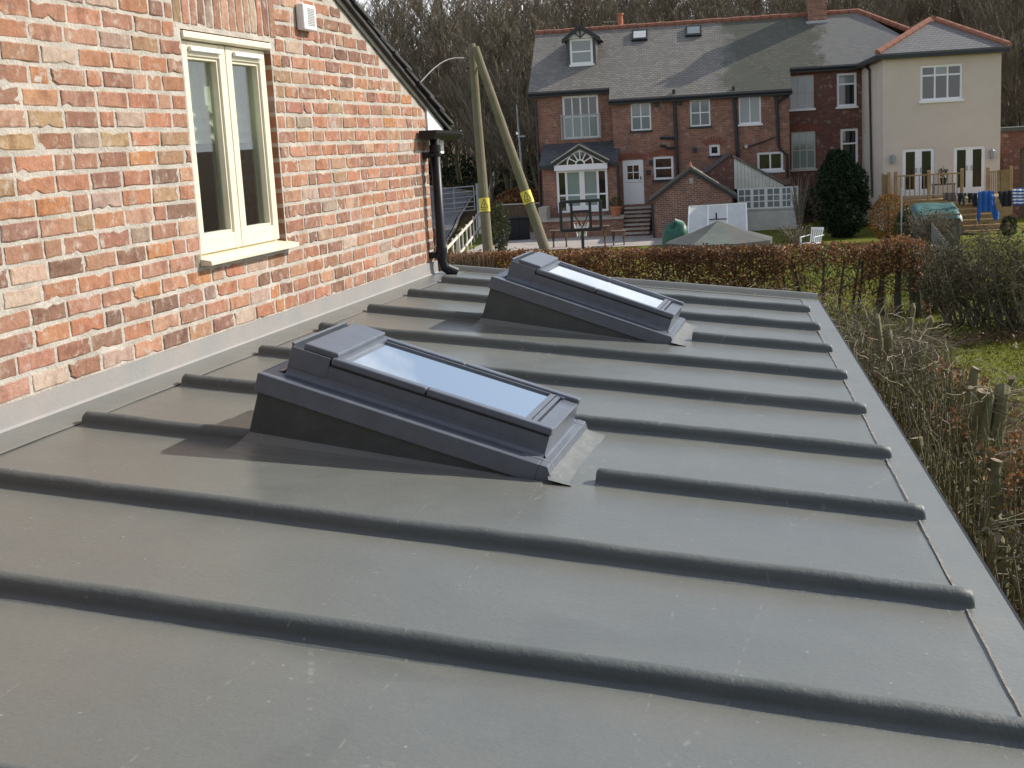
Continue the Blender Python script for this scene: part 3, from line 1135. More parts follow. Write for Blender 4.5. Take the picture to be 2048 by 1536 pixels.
for (a, b2) in ((FY0 + .020, mid - .004), (mid + .004, FY1 - .022)):
    ca = MB()
    cw = .066
    z0, z1 = FZ0 + .018, FZ1 - .042
    x1 = wx + .022
    ca.box((wx - .045, a, z0), (x1, a + cw, z1))
    ca.box((wx - .045, b2 - cw, z0), (x1, b2, z1))
    ca.box((wx - .045, a + cw, z0), (x1 - .001, b2 - cw, z0 + cw + .012))
    ca.box((wx - .045, a + cw, z1 - cw), (x1 - .001, b2 - cw, z1))
    ca.build('casement', 'cream', window, bevel=.005, seg=2)
    gb = MB()                                           # glazing bead
    g0, g1, h0, h1 = a + cw, b2 - cw, z0 + cw + .012, z1 - cw
    for p, q in (((g0, h0), (g0 + .014, h1)), ((g1 - .014, h0), (g1, h1)), ((g0 + .014, h0), (g1 - .014, h0 + .014)), ((g0 + .014, h1 - .014), (g1 - .014, h1))):
        gb.box((wx - .03, p[0], p[1]), (x1 - .012, q[0], q[1]))
    gb.build('glazing_bead', 'cream', window, bevel=.003)
    gl = MB()
    gl.box((wx - .022, g0 + .002, h0 + .002), (wx - .018, g1 - .002, h1 - .002))
    gl.build('pane', 'clear', window)
    tv = MB()
    tv.prism([(x1 + .0005, g0 + .012, h1 + .018), (x1 + .020, g0 + .012, h1 + .022), (x1 + .014, g0 + .012, h1 + .042), (x1 + .0005, g0 + .012, h1 + .042)], (0, g1 - g0 - .01, 0))
    tv.build('trickle_vent', 'white', window, bevel=.002)
# roman blind behind the glass, and the dark room
bl_ = MB()
nf = 40
zt, zb = 1.46, 0.98
for seg_ in range(1):
    for i in range(nf + 1):
        zz = zt - (zt - zb) * i / nf
        fold = .018 * math.sin(i * 1.15) * (1 if i > nf * .62 else .12) + (.03 if i > nf * .62 else 0)
        bl_.v += [(-.165 + fold * .6, 5.56, zz), (-.165 + fold * .6 + .006 * jag(zz, 4, 20), 6.62, zz)]
    for i in range(nf):
        bl_.f.append((2 * i, 2 * i + 1, 2 * i + 3, 2 * i + 2))
        bl_.m.append(0)
bl_.build('roman_blind', 'blind', window, smooth=True)
ib = MB()
ib.face([(-1.6, 5.2, .1), (-1.6, 7.6, .1), (-1.6, 7.6, 1.75), (-1.6, 5.2, 1.75)])
ib.face([(-.29, 5.2, .1), (-1.6, 5.2, .1), (-1.6, 5.2, 1.75), (-.29, 5.2, 1.75)])
ib.face([(-.29, 7.6, .1), (-1.6, 7.6, .1), (-1.6, 7.6, 1.75), (-.29, 7.6, 1.75)])
ib.face([(-.29, 5.2, .1), (-1.6, 5.2, .1), (-1.6, 7.6, .1), (-.29, 7.6, .1)])
ib.face([(-.29, 5.2, 1.75), (-1.6, 5.2, 1.75), (-1.6, 7.6, 1.75), (-.29, 7.6, 1.75)])
ib.build('room', 'inside', house)
# white vent cover
vy0, vy1, vz0, vz1 = 6.890, 7.075, 1.575, 1.715
mb = MB()
mb.box((.004, vy0, vz0), (.052, vy1, vz1))
vent = mb.build('vent_cover', 'white', house, bevel=.010, seg=3)
for i in range(11):
    m2 = MB()
    zz = vz0 + .026 + i * .0088
    m2.box((.0525, vy0 + .055, zz), (.0540, vy1 - .030, zz + .004))
    m2.build('vent_slot', 'vent', vent)

# ================================================================== FLAT ROOF EXTENSION
ext = thing('roof_extension', 'grey coated flat roof with raised rolls against the brick gable', 'flat roof', (1.6, 4, GZ))
YN, YF = -1.2, 9.40
def ex(y):
    return 3.576 - .0894 * y
def rz(x):
    return -SL * x
mb = MB()
nxx, nyy = 60, 190
for j in range(nyy + 1):
    y = YN + (YF - YN) * j / nyy
    for i in range(nxx + 1):
        x = ex(y) * i / nxx
        d = 0.0 if i in (0, nxx) else mnoise.noise(Vector((x * 1.7, y * 1.7, 0))) * .0030 + mnoise.noise(Vector((x * 6, y * 5, 4))) * .0008
        mb.v.append((x, y, rz(x) + d - .001))
for j in range(nyy):
    for i in range(nxx):
        a = j * (nxx + 1) + i
        mb.f.append((a, a + 1, a + nxx + 2, a + nxx + 1))
        mb.m.append(0)
mb.build('roof_deck', 'coat', ext, smooth=True)
mb = MB()
mb.prism([(0.03, YN, rz(.03) - .012), (ex(YN) - .01, YN, rz(ex(YN)) - .012), (ex(YF) - .01, YF, rz(ex(YF)) - .012), (.03, YF, rz(.03) - .012)], (0, 0, -.14))
mb.build('roof_board', 'wood', ext)
mb = MB()
for (p, q) in (((ex(YN) - .35, YN + .1), (ex(YF) - .35, YF - .15)), ((ex(YF) - .35, YF - .15), (.02, YF - .15)), ((.02, YN + .1), (ex(YN) - .35, YN + .1))):
    a, b2 = Vector((*p, 0)), Vector((*q, 0))
    d = (b2 - a).normalized()
    nrm = Vector((-d.y, d.x, 0)) * .2
    mb.prism([a + Vector((0, 0, GZ - .1)), b2 + Vector((0, 0, GZ - .1)), b2 + nrm + Vector((0, 0, GZ - .1)), a + nrm + Vector((0, 0, GZ - .1))], (0, 0, abs(GZ) - .52 + .1))
mb.build('extension_walls', 'fbrick', ext)

# rolls
def roll(x0, x1, y, seed):
    mb = MB()
    prof = [(-.066, -.007), (-.050, -.001), (-.038, .0035), (-.029, .008), (-.0285, .018), (-.026, .030), (-.020, .0395), (-.011, .0455), (0, .0475), (.011, .0455), (.020, .0395), (.026, .030), (.0285, .018), (.029, .008), (.038, .0035), (.050, -.001), (.066, -.007)]
    n = max(8, int((x1 - x0) / .035))
    m = len(prof)
    xs = [x0 - .006, x0 - .002, x0 + .006] + [x0 + (x1 - x0) * i / n for i in range(1, n)] + [x1 - .006, x1 + .002, x1 + .006]
    for k, x in enumerate(xs):
        e = min(k, len(xs) - 1 - k)
        sq = (0.0, .80, .97)[e] if e < 3 else 1.0
        wob = jag(x, seed, 2.2) * .006 + jag(x, seed + 3, 9) * .0022
        hob = 1 + jag(x, seed + 7, 4.5) * .08 + jag(x, seed + 1, 21) * .03
        for (py, pz) in prof:
            mb.v.append((x, y + wob + py * (1 if sq > .5 else .96), rz(x) + (pz * sq * hob if pz > 0 else pz) + (.0005 if sq > .5 else -.004)))
    for k in range(len(xs) - 1):
        for j in range(m - 1):
            a = k * m + j
            mb.f.append((a, a + m, a + m + 1, a + 1))
            mb.m.append(0)
    return mb.build('roof_roll', 'rollcoat', ext, smooth=True)
XL = .1985
for k in range(1, 13):
    y = 8.694 - .7602 * (k - 1) - (.05 if k > 9 else 0)
    xe = 3.4865 - .0911 * y
    if k == 3:
        roll(XL, .915, y, k)
        roll(2.085, xe, y, k + 20)
    elif k == 7:
        roll(XL, .868, y, k)
        roll(2.075, xe, y, k + 20)
    else:
        roll(XL, xe, y, k)

# wall flashing: pale upstand on the brick, grey strip lapped onto the roof
mb = MB()
n = 120
for i in range(n + 1):
    y = YN + (YC + .02 - YN) * i / n
    up = .090 + .003 * jag(y, 5, 6)
    mb.v += [(.008, y, up), (.017, y, up - .002), (.019, y, .012), (.028, y, .003)]
for i in range(n):
    for j in range(3):
        a = i * 4 + j
        mb.f.append((a, a + 4, a + 5, a + 1))
        mb.m.append(0)
mb.build('wall_upstand', 'upstand', ext)
mb = MB()
for i in range(n + 1):
    y = YN + (YF - .02 - YN) * i / n
    xo = .176 + .006 * jag(y, 8, 2)
    mb.v += [(.021, y, .0045 - .002), (.05, y, rz(.05) + .008), (xo - .01, y, rz(xo) + .0075), (xo, y, rz(xo) + .002)]
for i in range(n):
    for j in range(3):
        a = i * 4 + j
        mb.f.append((a, a + 4, a + 5, a + 1))
        mb.m.append(0)
mb.build('lapped_flashing', 'flash', ext)

# eave trim, sandy seam, far verge lip, black gutter edge
mb = MB()
n = 140
for i in range(n + 1):
    y = YN + (YF + .02 - YN) * i / n
    e = ex(y)
    xi = e - .112 + .004 * jag(y, 11, 3)
    mb.v += [(xi - .025, y, rz(xi) - .004), (xi, y, rz(xi) + .0040), (e - .03, y, rz(e) + .008), (e - .004, y, rz(e) + .006), (e + .003, y, rz(e) - .004), (e + .003, y, rz(e) - .05)]
for i in range(n):
    for j in range(5):
        a = i * 6 + j
        mb.f.append((a, a + 1, a + 7, a + 6))
        mb.m.append(0)
mb.build('eave_trim', 'flash', ext)
mb = MB()
n = 300
for i in range(n + 1):
    y = YN + (YF - .1 - YN) * i / n
    ws = .0035 + .0035 * jag(y, 35, 30) + .002 * jag(y, 31, 2.3)
    x = ex(y) - .117 + .004 * jag(y, 11, 3)
    mb.v += [(x - max(.0008, ws), y, rz(x) + .0050), (x + .004, y, rz(x) + .0049)]
for i in range(n):
    mb.f.append((2 * i, 2 * i + 1, 2 * i + 3, 2 * i + 2))
    mb.m.append(0)
mb.build('trim_seam', 'seam', ext)
mb = MB()
mb.prism([(ex(YN) + .004, YN, rz(ex(YN)) - .012), (ex(YN) + .016, YN, rz(ex(YN)) - .012), (ex(YF) + .016, YF + .02, rz(ex(YF)) - .012), (ex(YF) + .004, YF + .02, rz(ex(YF)) - .012)], (0, 0, -.03))
mb.build('gutter_edge', 'black', ext)
mb = MB()
prof = [(-.085, .001), (-.06, .006), (-.035, .030), (-.02, .042), (.0, .044), (.012, .038), (.014, -.06)]
n = 70
for i in range(n + 1):
    x = .03 + (ex(YF) + .004 - .03) * i / n
    for (py, pz) in prof:
        mb.v.append((x, YF + py + .002 * jag(x, 2, 5), rz(x) + pz))
m = len(prof)
for i in range(n):
    for j in range(m - 1):
        a = i * m + j
        mb.f.append((a, a + m, a + m + 1, a + 1))
        mb.m.append(0)
mb.face([(ex(YF) + .004, YF + p[0], rz(ex(YF)) + p[1]) for p in prof] + [(ex(YF) + .004, YF - .085, rz(ex(YF)) - .06)])
mb.build('verge_lip', 'flash', ext, smooth=False)

# ================================================================== SKYLIGHTS
def skylight(name, label, P0, tilt, W, L):
    P0 = Vector(P0)
    a = R(tilt)
    X = Matrix(((math.cos(a), 0, math.sin(a), P0.x), (0, 1, 0, P0.y), (-math.sin(a), 0, math.cos(a), P0.z), (0, 0, 0, 1)))
    # local u (down the glass), v (across), w (out of the glass)
    r = thing(name, label, 'skylight', (P0.x + .5, P0.y + W / 2, rz(P0.x + .5)), 0, 'skylights in the flat roof')
    Tp = lambda u, v, wv: tuple(X @ Vector((u, v, wv)))
    # kerb: sides drop from the flashing to the roof, with a flared foot
    def foot(u, v, du, dv):
        top = X @ Vector((u, v, -.06))
        base = X @ Vector((u, v, -.30))
        d = base - top
        # point on the roof plane
        k = (-(top.z + SL * top.x)) / (d.z + SL * d.x)
        q = top + d * k
        return top, q
    kb = MB()
    rim = []
    for u, v in ((.012, .012), (L - .012, .012), (L - .012, W - .012), (.012, W - .012)):
        rim.append(foot(u, v, 0, 0))
    offs = [(-.055, -.115), (.02, -.09), (.02, .09), (-.055, .10)]
    rings = []
    for (tp, q), (ox, oy) in zip(rim, offs):
        up_ = (tp - q).normalized()
        hgt = min(.055, (tp - q).length * .4)
        col_ = [tp]
        for a_ in (0, .2, .4, .6, .8, 1.0):
            e_ = 1 - math.sqrt(max(0, 1 - (1 - a_) ** 2)) if a_ < 1 else 0.0
            p_ = Vector((q.x + ox * a_, q.y + oy * a_, 0))
            p_.z = rz(p_.x) + (.0006 if a_ < .9 else -.004) + hgt * e_
            if a_ == 0:
                p_ = q + up_ * hgt
            col_.append(p_)
        rings.append(col_)
    for i in range(4):
        j = (i + 1) % 4
        for k in range(len(rings[0]) - 1):
            kb.face([rings[i][k], rings[j][k], rings[j][k + 1], rings[i][k + 1]][::-1], 0 if k == 0 else 1)
    kb.build('kerb', ['kerb', 'coat'], r)
    # flashing skirt
    fl = MB()
    fl.box((0, 0, -.068), (L - .03, .006, 0), X=X)
    fl.box((0, W - .006, -.068), (L - .03, W, 0), X=X)
    fl.box((0, .006, -.068), (.006, W - .006, 0), X=X)
    fl.box((.006, .006, -.006), (L - .031, W - .006, .0), X=X)
    fl.build('flashing_skirt', 'skymetal', r, bevel=.004, seg=2)
    ap = MB()                                           # folded apron at the low end
    ap.prism([Tp(L - .03, -.001, .0012), Tp(L, -.001, .0012), Tp(L + .042, -.001, -.062), Tp(L + .038, -.001, -.066), Tp(L - .03, -.001, -.066)], (0, W + .002, 0))
    apo = ap.build('flashing_apron', 'skymetal', r, bevel=.003)
    for vv in (.06, W - .06):
        jn = MB()
        jn.prism([Tp(L - .10, vv, .0014), Tp(L - .0, vv, .0026), Tp(L + .0435, vv, -.061), Tp(L + .042, vv, -.063), Tp(L - .0, vv, .001), Tp(L - .10, vv, .0002)], (0, .004, 0))
        jn.build('fold_line', 'galv', apo)
    # lead patch dressed onto the roof below the apron
    lp = MB()
    q0 = X @ Vector((L + .03, 0, -.06))
    xa = q0.x
    rows = [(xa - .016, .030), (xa + .012, .016), (xa + .030, .005), (xa + .062, -.007)]
    n = 16
    for (x, h) in rows:
        for i in range(n + 1):
            v = -.022 + (W + .044) * i / n
            e = 1 if 0 < i < n else .3
            lp.v.append((x + .004 * jag(v, 3, 5) + (.012 if i == 0 else 0), P0.y + v, rz(x) + .003 + h * e + .001 * jag(v, 6, 9)))
    for k in range(3):
        for i in range(n):
            s0 = k * (n + 1) + i
            lp.f.append((s0, s0 + n + 1, s0 + n + 2, s0 + 1))
            lp.m.append(0)
    lp.build('roof_dressing', 'apron', r, smooth=True)
    # frame upstand with cove
    u0, u1, v0, v1, hf = .068, L - .033, .094, W - .088, .098
    fr = MB()
    for (pa, pb, nn_) in (((u0, v0), (u1, v0), (0, -1)), ((u1, v0), (u1, v1), (1, 0)), ((u1, v1), (u0, v1), (0, 1)), ((u0, v1), (u0, v0), (-1, 0))):
        prof = [(.030, .0015), (.014, .004), (.004, .013), (0, .028), (0, .072)]
        if nn_ == (1, 0):
            prof = [(.012, .0015), (.004, .004), (0, .012), (0, .028), (0, .072)]
        for (o0, h0), (o1, h1) in zip(prof, prof[1:]):
            fr.face([Tp(pa[0] + nn_[0] * o0, pa[1] + nn_[1] * o0, h0), Tp(pb[0] + nn_[0] * o0, pb[1] + nn_[1] * o0, h0),
                     Tp(pb[0] + nn_[0] * o1, pb[1] + nn_[1] * o1, h1), Tp(pa[0] + nn_[0] * o1, pa[1] + nn_[1] * o1, h1)])
    fr.face([Tp(u0, v0, .072), Tp(u1, v0, .072), Tp(u1, v1, .072), Tp(u0, v1, .072)])
    fr.build('frame_upstand', 'skymetal', r)
    # raised sides of the hood box at the head
    hb = MB()
    hb.box((u0 - .002, v0 - .003, .026), (u0 + .145, v0 + .003, .101), X=X)
    hb.box((u0 - .002, v1 - .003, .026), (u0 + .145, v1 + .003, .101), X=X)
    hb.box((u0 - .003, v0, .040), (u0 + .004, v1, .108), X=X)
    hb.tube([Tp(u0, v0, .110), Tp(u0, v1, .110)], .006, 8)
    hb.build('head_flashing', 'skymetal', r, bevel=.0015, seg=1)
    ho = MB()
    ho.box((u0 + .036, v0 + .012, .086), (u0 + .165, v1 - .004, .122), X=X)
    ho.build('top_hood', 'skymetal', r, bevel=.006, seg=3, label='pale top hood of the skylight')
    gp_ = MB()
    gp_.box((u0 + .165, v0 + .02, .080), (u0 + .185, v1 - .02, .106), X=X)
    gp_.build('vent_flap', 'skymetal', r, bevel=.002)
    # side cover profiles
    for (va, vb) in ((v0 - .006, v0 + .034), (v1 - .034, v1 + .006)):
        for (ua, ub) in ((u0 + .150, u0 + .50), (u0 + .504, u1 + .004)):
            sp = MB()
            sp.box((ua, va, .080), (ub, vb, .106), X=X)
            sp.build('side_profile', 'skymetal', r, bevel=.007, seg=3)
        sp = MB()
        sp.box((u0 + .15, va + .008, .072), (u1 - .002, vb - .006, .0805), X=X)
        sp.build('seal', 'rubber', r)
    # inner sash lips
    for (va, vb) in ((v0 + .036, v0 + .046), (v1 - .054, v1 - .044)):
        sp = MB()
        sp.box((u0 + .17, va, .080), (u1 - .05, vb, .100), X=X)
        sp.build('sash_lip', 'skymetal', r, bevel=.002)
    for (ua, ub, h) in ((u1 - .105, u1 - .085, .100), (u1 - .082, u1 - .066, .098)):
        sp = MB()
        sp.box((ua, v0 + .036, .084), (ub, v1 - .044, h), X=X)
        sp.build('sash_bar', 'skymetal', r, bevel=.002)
    sp = MB()
    sp.box((u1 - .062, v0 + .034, .072), (u1 + .002, v1 - .034, .090), X=X)
    sp.build('bottom_profile', 'skymetal', r, bevel=.004)
    gl = MB()
    gl.box((u0 + .185, v0 + .046, .083), (u1 - .105, v1 - .054, .0925), X=X)
    gl.build('glass', 'skyglass', r)
    return r
skylight('skylight', 'nearer grey skylight on a raised kerb, glass reflecting blue sky', (.9195, 4.066, .172), 18.2, .70, 1.053)
skylight('skylight', 'farther grey skylight on a raised kerb, glass reflecting white cloud', (1.005, 6.9626, .187), 20.0, .70, 1.048)

# ================================================================== FAR HOUSES
# house frame: u along the facade, v away from us, z up; plane v = 0 is the left facade
HA = R(5.0)
HU = Vector((math.cos(HA), math.sin(HA), 0))
HV = Vector((-math.sin(HA), math.cos(HA), 0))
HO = at_depth((1074, 300), 61.0)
HO.z = GZ
def hp(q, v):
    d = ray(q)
    k = (v - (CAM - HO).dot(HV)) / d.dot(HV)
    P = CAM + d * k
    return (P - HO).dot(HU), P.z - GZ
def hv_of(q, dep):
    return (at_depth(q, dep) - HO).dot(HV)
def hw(u, v, z):
    P = HO + HU * u + HV * v
    return Vector((P.x, P.y, GZ + z))

class HB(MB):
    pass

def wall_holes(mb, u0, u1, z0, z1, v, holes, rev=.10, mi=0):
    us = sorted(set([u0, u1] + [h[0] for h in holes] + [h[1] for h in holes]))
    zs_ = sorted(set([z0, z1] + [h[2] for h in holes] + [h[3] for h in holes]))
    us = [x for x in us if u0 <= x <= u1]
    zs_ = [x for x in zs_ if z0 <= x <= z1]
    for a, b2 in zip(us, us[1:]):
        for c, d in zip(zs_, zs_[1:]):
            cu, cz = (a + b2) / 2, (c + d) / 2
            if any(h[0] < cu < h[1] and h[2] < cz < h[3] for h in holes):
                continue
            mb.face([(a, v, c), (b2, v, c), (b2, v, d), (a, v, d)], mi)
    for h in holes:
        a, b2, c, d = h
        mb.face([(a, v, c), (a, v, d), (a, v + rev, d), (a, v + rev, c)], mi)
        mb.face([(b2, v, c), (b2, v + rev, c), (b2, v + rev, d), (b2, v, d)], mi)
        mb.face([(a, v, c), (a, v + rev, c), (b2, v + rev, c), (b2, v, c)], mi)
        mb.face([(a, v, d), (b2, v, d), (b2, v + rev, d), (a, v + rev, d)], mi)

def far_window(parent, h, v, cols=1, rows=1, fm='fwhite', gm_='wglass', fw=.07, sill=True, setb=.05, name='window', colw=None, rowh=None, sillm=None, panes=None):
    u0, u1, z0, z1 = h
    vf = v + setb
    f = MB()
    f.box((u0, vf, z0), (u0 + fw, vf + .06, z1))
    f.box((u1 - fw, vf, z0), (u1, vf + .06, z1))
    f.box((u0 + fw, vf, z1 - fw), (u1 - fw, vf + .06, z1))
    f.box((u0 + fw, vf, z0), (u1 - fw, vf + .06, z0 + fw))
    cu = [u0 + fw] + [u0 + fw + (u1 - u0 - 2 * fw) * c for c in (colw or [k / cols for k in range(1, cols)])] + [u1 - fw]
    cz = [z0 + fw] + [z0 + fw + (z1 - z0 - 2 * fw) * c for c in (rowh or [k / rows for k in range(1, rows)])] + [z1 - fw]
    for x in cu[1:-1]:
        f.box((x - fw * .36, vf + .003, z0 + fw), (x + fw * .36, vf + .055, z1 - fw))
    for x in cz[1:-1]:
        f.box((u0 + fw, vf + .006, x - fw * .36), (u1 - fw, vf + .05, x + fw * .36))
    wo_ = f.build(name, fm, parent)
    k = 0
    for zi, (c, d) in enumerate(zip(cz, cz[1:])):
        for (a, b2) in zip(cu, cu[1:]):
            p = MB()
            p.box((a - .01, vf + .025, c - .01), (b2 + .01, vf + .045, d + .01))
            p.build('pane', (panes[k] if panes else gm_), wo_)
            k += 1
    if sill:
        s_ = MB()
        s_.box((u0 - .06, v - .07, z0 - .09), (u1 + .06, v + .06, z0 + .002))
        s_.build('sill', sillm or fm, wo_)
    return wo_

def rect(tl, br, v):
    u0, z1 = hp(tl, v)
    u1, z0 = hp(br, v)
    return (u0, u1, z0, z1)
def quad(tl, tr, bl, br, v):
    p = [hp(q, v) for q in (tl, tr, bl, br)]
    return ((p[0][0] + p[2][0]) / 2, (p[1][0] + p[3][0]) / 2, (p[2][1] + p[3][1]) / 2, (p[0][1] + p[1][1]) / 2)

terr = thing('brick_terrace', 'row of old red brick houses under one long weathered slate roof', 'houses', HO, HA, local=True)
VA, VB, VC = 0.0, -.73, .55
TP = math.tan(R(37))
uB0 = hp((1226, 260), VB)[0]
uB1 = hp((1578.5, 240), VB)[0]
uA0 = 0.0
eB = hp((1400, 188), VB - .25)[1]                     # eave heights
eA = eB + TP * (VA - VB)
def roofz(v):
    return eB + (v - (VB - .25)) * TP
def on_roof(q):
    lo, hi = -2.0, 14.0
    for _ in range(50):
        m_ = (lo + hi) / 2
        if hp(q, m_)[1] > roofz(m_):
            lo = m_
        else:
            hi = m_
    return hp(q, lo)[0], lo, roofz(lo)
rl = on_roof((1084, 69))
rr_ = on_roof((1618, 27))
VR = (rl[1] + rr_[1]) / 2
ZR = roofz(VR)
uC1 = hp((1718, 240), VC)[0]
uHip = on_roof((1716, 27))[0]
uEnd = uC1 + 4.0
eC = roofz(VC - .25)

# --- walls of the three sections
hA_jul = quad((1123, 193), (1195, 189), (1128, 280), (1200, 275), VA)
hB = [quad((1260, 206), (1301, 204), (1263, 262), (1303, 260), VB), quad((1379, 199), (1419.5, 197), (1381, 254), (1422, 251), VB),
      quad((1477, 189), (1520, 186.5), (1478, 249), (1524, 246), VB), quad((1306, 314), (1346, 312), (1308, 360), (1348, 358), VB),
      quad((1418, 290), (1439, 288.6), (1419, 312), (1440, 310.5), VB), quad((1514, 304.7), (1566, 303), (1515, 342.8), (1567, 340), VB)]
hDoor = quad((1245, 321), (1286, 319), (1248, 409), (1289, 408), VB)
hC = [quad((1579, 152), (1626, 150), (1579, 219), (1630, 216), VC), quad((1673, 147), (1712.5, 145), (1674, 213.5), (1714, 212), VC),
      quad((1582, 264), (1630, 262), (1584, 339), (1632, 337), VC), quad((1680, 258), (1719, 256.5), (1682, 350), (1721, 349), VC)]
hC[3] = (hC[3][0], min(hC[3][1], uC1 - .05), hC[3][2], hC[3][3])
hC[1] = (hC[1][0], min(hC[1][1], uC1 - .05), hC[1][2], hC[1][3])
mb = MB()
wall_holes(mb, uA0, uB0, 0, roofz(VA) - .05, VA, [hA_jul])
mb.face([(uA0, VA, 0), (uA0, VA, roofz(VA)), (uA0, VR, ZR - .05), (uA0, 2 * VR, roofz(VA)), (uA0, 2 * VR, 0)])
mb.build('house_wall', 'fbrick', terr)
mb = MB()
wall_holes(mb, uB0, uB1, 0, roofz(VB) - .05, VB, hB + [hDoor])
mb.face([(uB0, VB, 0), (uB0, VB, roofz(VB) - .05), (uB0, VA + .1, roofz(VB) - .05), (uB0, VA + .1, 0)])
mb.face([(uB1, VB, 0), (uB1, VC + .1, 0), (uB1, VC + .1, roofz(VB) - .05), (uB1, VB, roofz(VB) - .05)])
mb.build('house_wall', 'fbrick', terr)
mb = MB()
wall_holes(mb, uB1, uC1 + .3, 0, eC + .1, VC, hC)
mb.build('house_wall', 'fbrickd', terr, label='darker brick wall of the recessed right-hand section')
mb = MB()
mb.face([(uA0, 2 * VR, 0), (uEnd, 2 * VR, 0), (uEnd, 2 * VR, eC), (uA0, 2 * VR, eC)])
mb.build('back_wall', 'fbrickd', terr)

# --- roof planes (front slope in three materials, back slope)
uSplit = on_roof((1440, 120))[0]
uNew = on_roof((1640, 95))[0]
def slope(name, u0, u1, v0, v1, m, thick=.07):
    mb = MB()
    mb.prism([(u0, v0, roofz(v0)), (u1, v0, roofz(v0)), (u1, v1, roofz(v1)), (u0, v1, roofz(v1))], (0, .02, -thick))
    return mb.build(name, m, terr)
vAe, vBe, vCe = VA - .25, VB - .25, VC - .25
mb = MB()
d_ = (0, .03, -.07)
MT['slateA'] = slate('terrace_slate', (0.275, 0.25, 0.215), (0.185, 0.172, 0.152), (0.52, 0.48, 0.42), 'X', patches=0.8, zones=(uSplit, uNew))
def fan(pts, m, lab=None):
    mb = MB()
    mb.prism([(u, v, roofz(v)) for u, v in pts], d_)
    return mb.build('roof_slope', m, terr, label=lab)
fan([(uA0 - .25, vAe), (uB0 - .12, vAe), (uB0 - .12, vBe), (uB1 + .12, vBe), (uB1 + .12, vCe), (uC1 + 1.2, vCe), (uC1 + 3.5, vCe + 1.6),
     (uHip + (VR - vCe) * .55, VR - (VR - vCe) * .55), (uHip, VR), (uA0 - .25, VR)], 'slateA', 'weathered slates, pale patches left, mossy centre, newer right')
mb = MB()
mb.prism([(uA0 - .25, VR, ZR - .01), (uHip, VR, ZR - .01), (uHip + 5, 2 * VR, eC), (uA0 - .25, 2 * VR + .5, roofz(VA))], (0, 0, -.07))
mb.build('back_slope', 'slateB', terr)
# ridge tiles, one by one
u = uA0 - .25
kk = 0
ridge_me = None
while u < uHip:
    mb = MB()
    mb.tube([(0, 0, 0), (.44, 0, 0)], .13, 8)
    if ridge_me is None:
        ridge_me = mb.mesh('ridge_tile', 'ridge')
    o = link('ridge_tile', ridge_me, terr)
    o.location = (u, VR, ZR + .01 + .01 * math.sin(kk * 2.1))
    o.rotation_euler = (0, R(.6 * math.sin(kk * 1.7)), 0)
    u += .45
    kk += 1
# hip of the right-hand end
hb0 = Vector((uHip, VR, ZR))
hb1 = Vector((uHip + 4.6, VR - 3.2, ZR - 3.2 * TP))
k = 0
while k * .45 < (hb1 - hb0).length - .4:
    o = link('hip_tile', ridge_me, terr)
    d = (hb1 - hb0).normalized()
    o.location = hb0 + d * (k * .45) + Vector((0, 0, .02))
    o.rotation_euler = (0, math.asin(-d.z), math.atan2(d.y, d.x))
    k += 1
mb = MB()
mb.face([hb0, hb1, Vector((hb1.x + .2, VR + 2, hb1.z)), Vector((uHip + .3, VR + .5, ZR - .2))])
mb.build('hip_slope', 'slateN', terr)
# fascias and gutters
for (a, b2, v) in ((uA0 - .28, uB0 - .12, vAe), (uB0 - .14, uB1 + .14, vBe), (uB1 + .14, uC1 + .1, vCe)):
    mb = MB()
    mb.box((a, v - .03, roofz(v) - .25), (b2, v + .03, roofz(v) - .075))
    fa = mb.build('fascia', 'iron', terr)
    m2 = MB()
    m2.tube([(a, v - .09, roofz(v) - .10), (b2, v - .09, roofz(v) - .10)], .06, 8)
    m2.build('gutter', 'iron', fa)
    m2 = MB()
    m2.box((a, v + .03, roofz(v) - .25), (b2, v + .30, roofz(v) - .22))
    m2.build('soffit', 'iron', fa)
# pipes
def pipe_px(pts, v, r=.055):
    mb = MB()
    P = []
    for q in pts:
        a, b2 = hp(q, v - .1)
        P.append((a, v - .1, b2))
    mb.tube(P, r, 8)
    return mb.build('drain_pipe', 'iron', terr)
pipe_px([(1347.6, 179), (1352, 270), (1355, 350)], VB, .075)
pipe_px([(1320, 276), (1351, 276)], VB, .065)
pipe_px([(1319, 292), (1330, 291.5), (1334, 296), (1353, 295)], VB, .05)
pipe_px([(1467, 173), (1472, 250), (1477, 330)], VB, .075)
pipe_px([(1549, 182), (1553, 200), (1557, 290)], VB, .07)
pipe_px([(1580, 188), (1567, 195), (1556, 205)], VB, .06)
pipe_px([(1557, 290), (1562, 300), (1574, 310), (1576, 355)], VB, .055)
pipe_px([(1486, 296), (1520, 286), (1550, 274)], VB, .03)
pipe_px([(1071, 200), (1078, 320), (1082, 420)], VA, .05)
# small wall vents
for q in ((1313, 207.5), (1360.5, 205.5), (1390, 300), (1101, 350), (1228, 343), (1302, 325), (1297, 345)):
    a, b2 = hp(q, VB if q[0] > 1232 else VA - 1.0)
    mb = MB()
    v = (VB if q[0] > 1232 else VA - 1.3)
    mb.box((a - .09, v - .12, b2 - .11), (a + .09, v + .02, b2 + .11))
    mb.build('wall_lamp' if q[1] > 310 else 'air_brick', 'iron', terr, bevel=.02)
a, b2 = hp((1492, 293), VB)
mb = MB()
mb.tube([(a, VB - .25, b2), (a, VB + .03, b2)], .075, 10)
mb.build('flue', 'offwhite', terr)

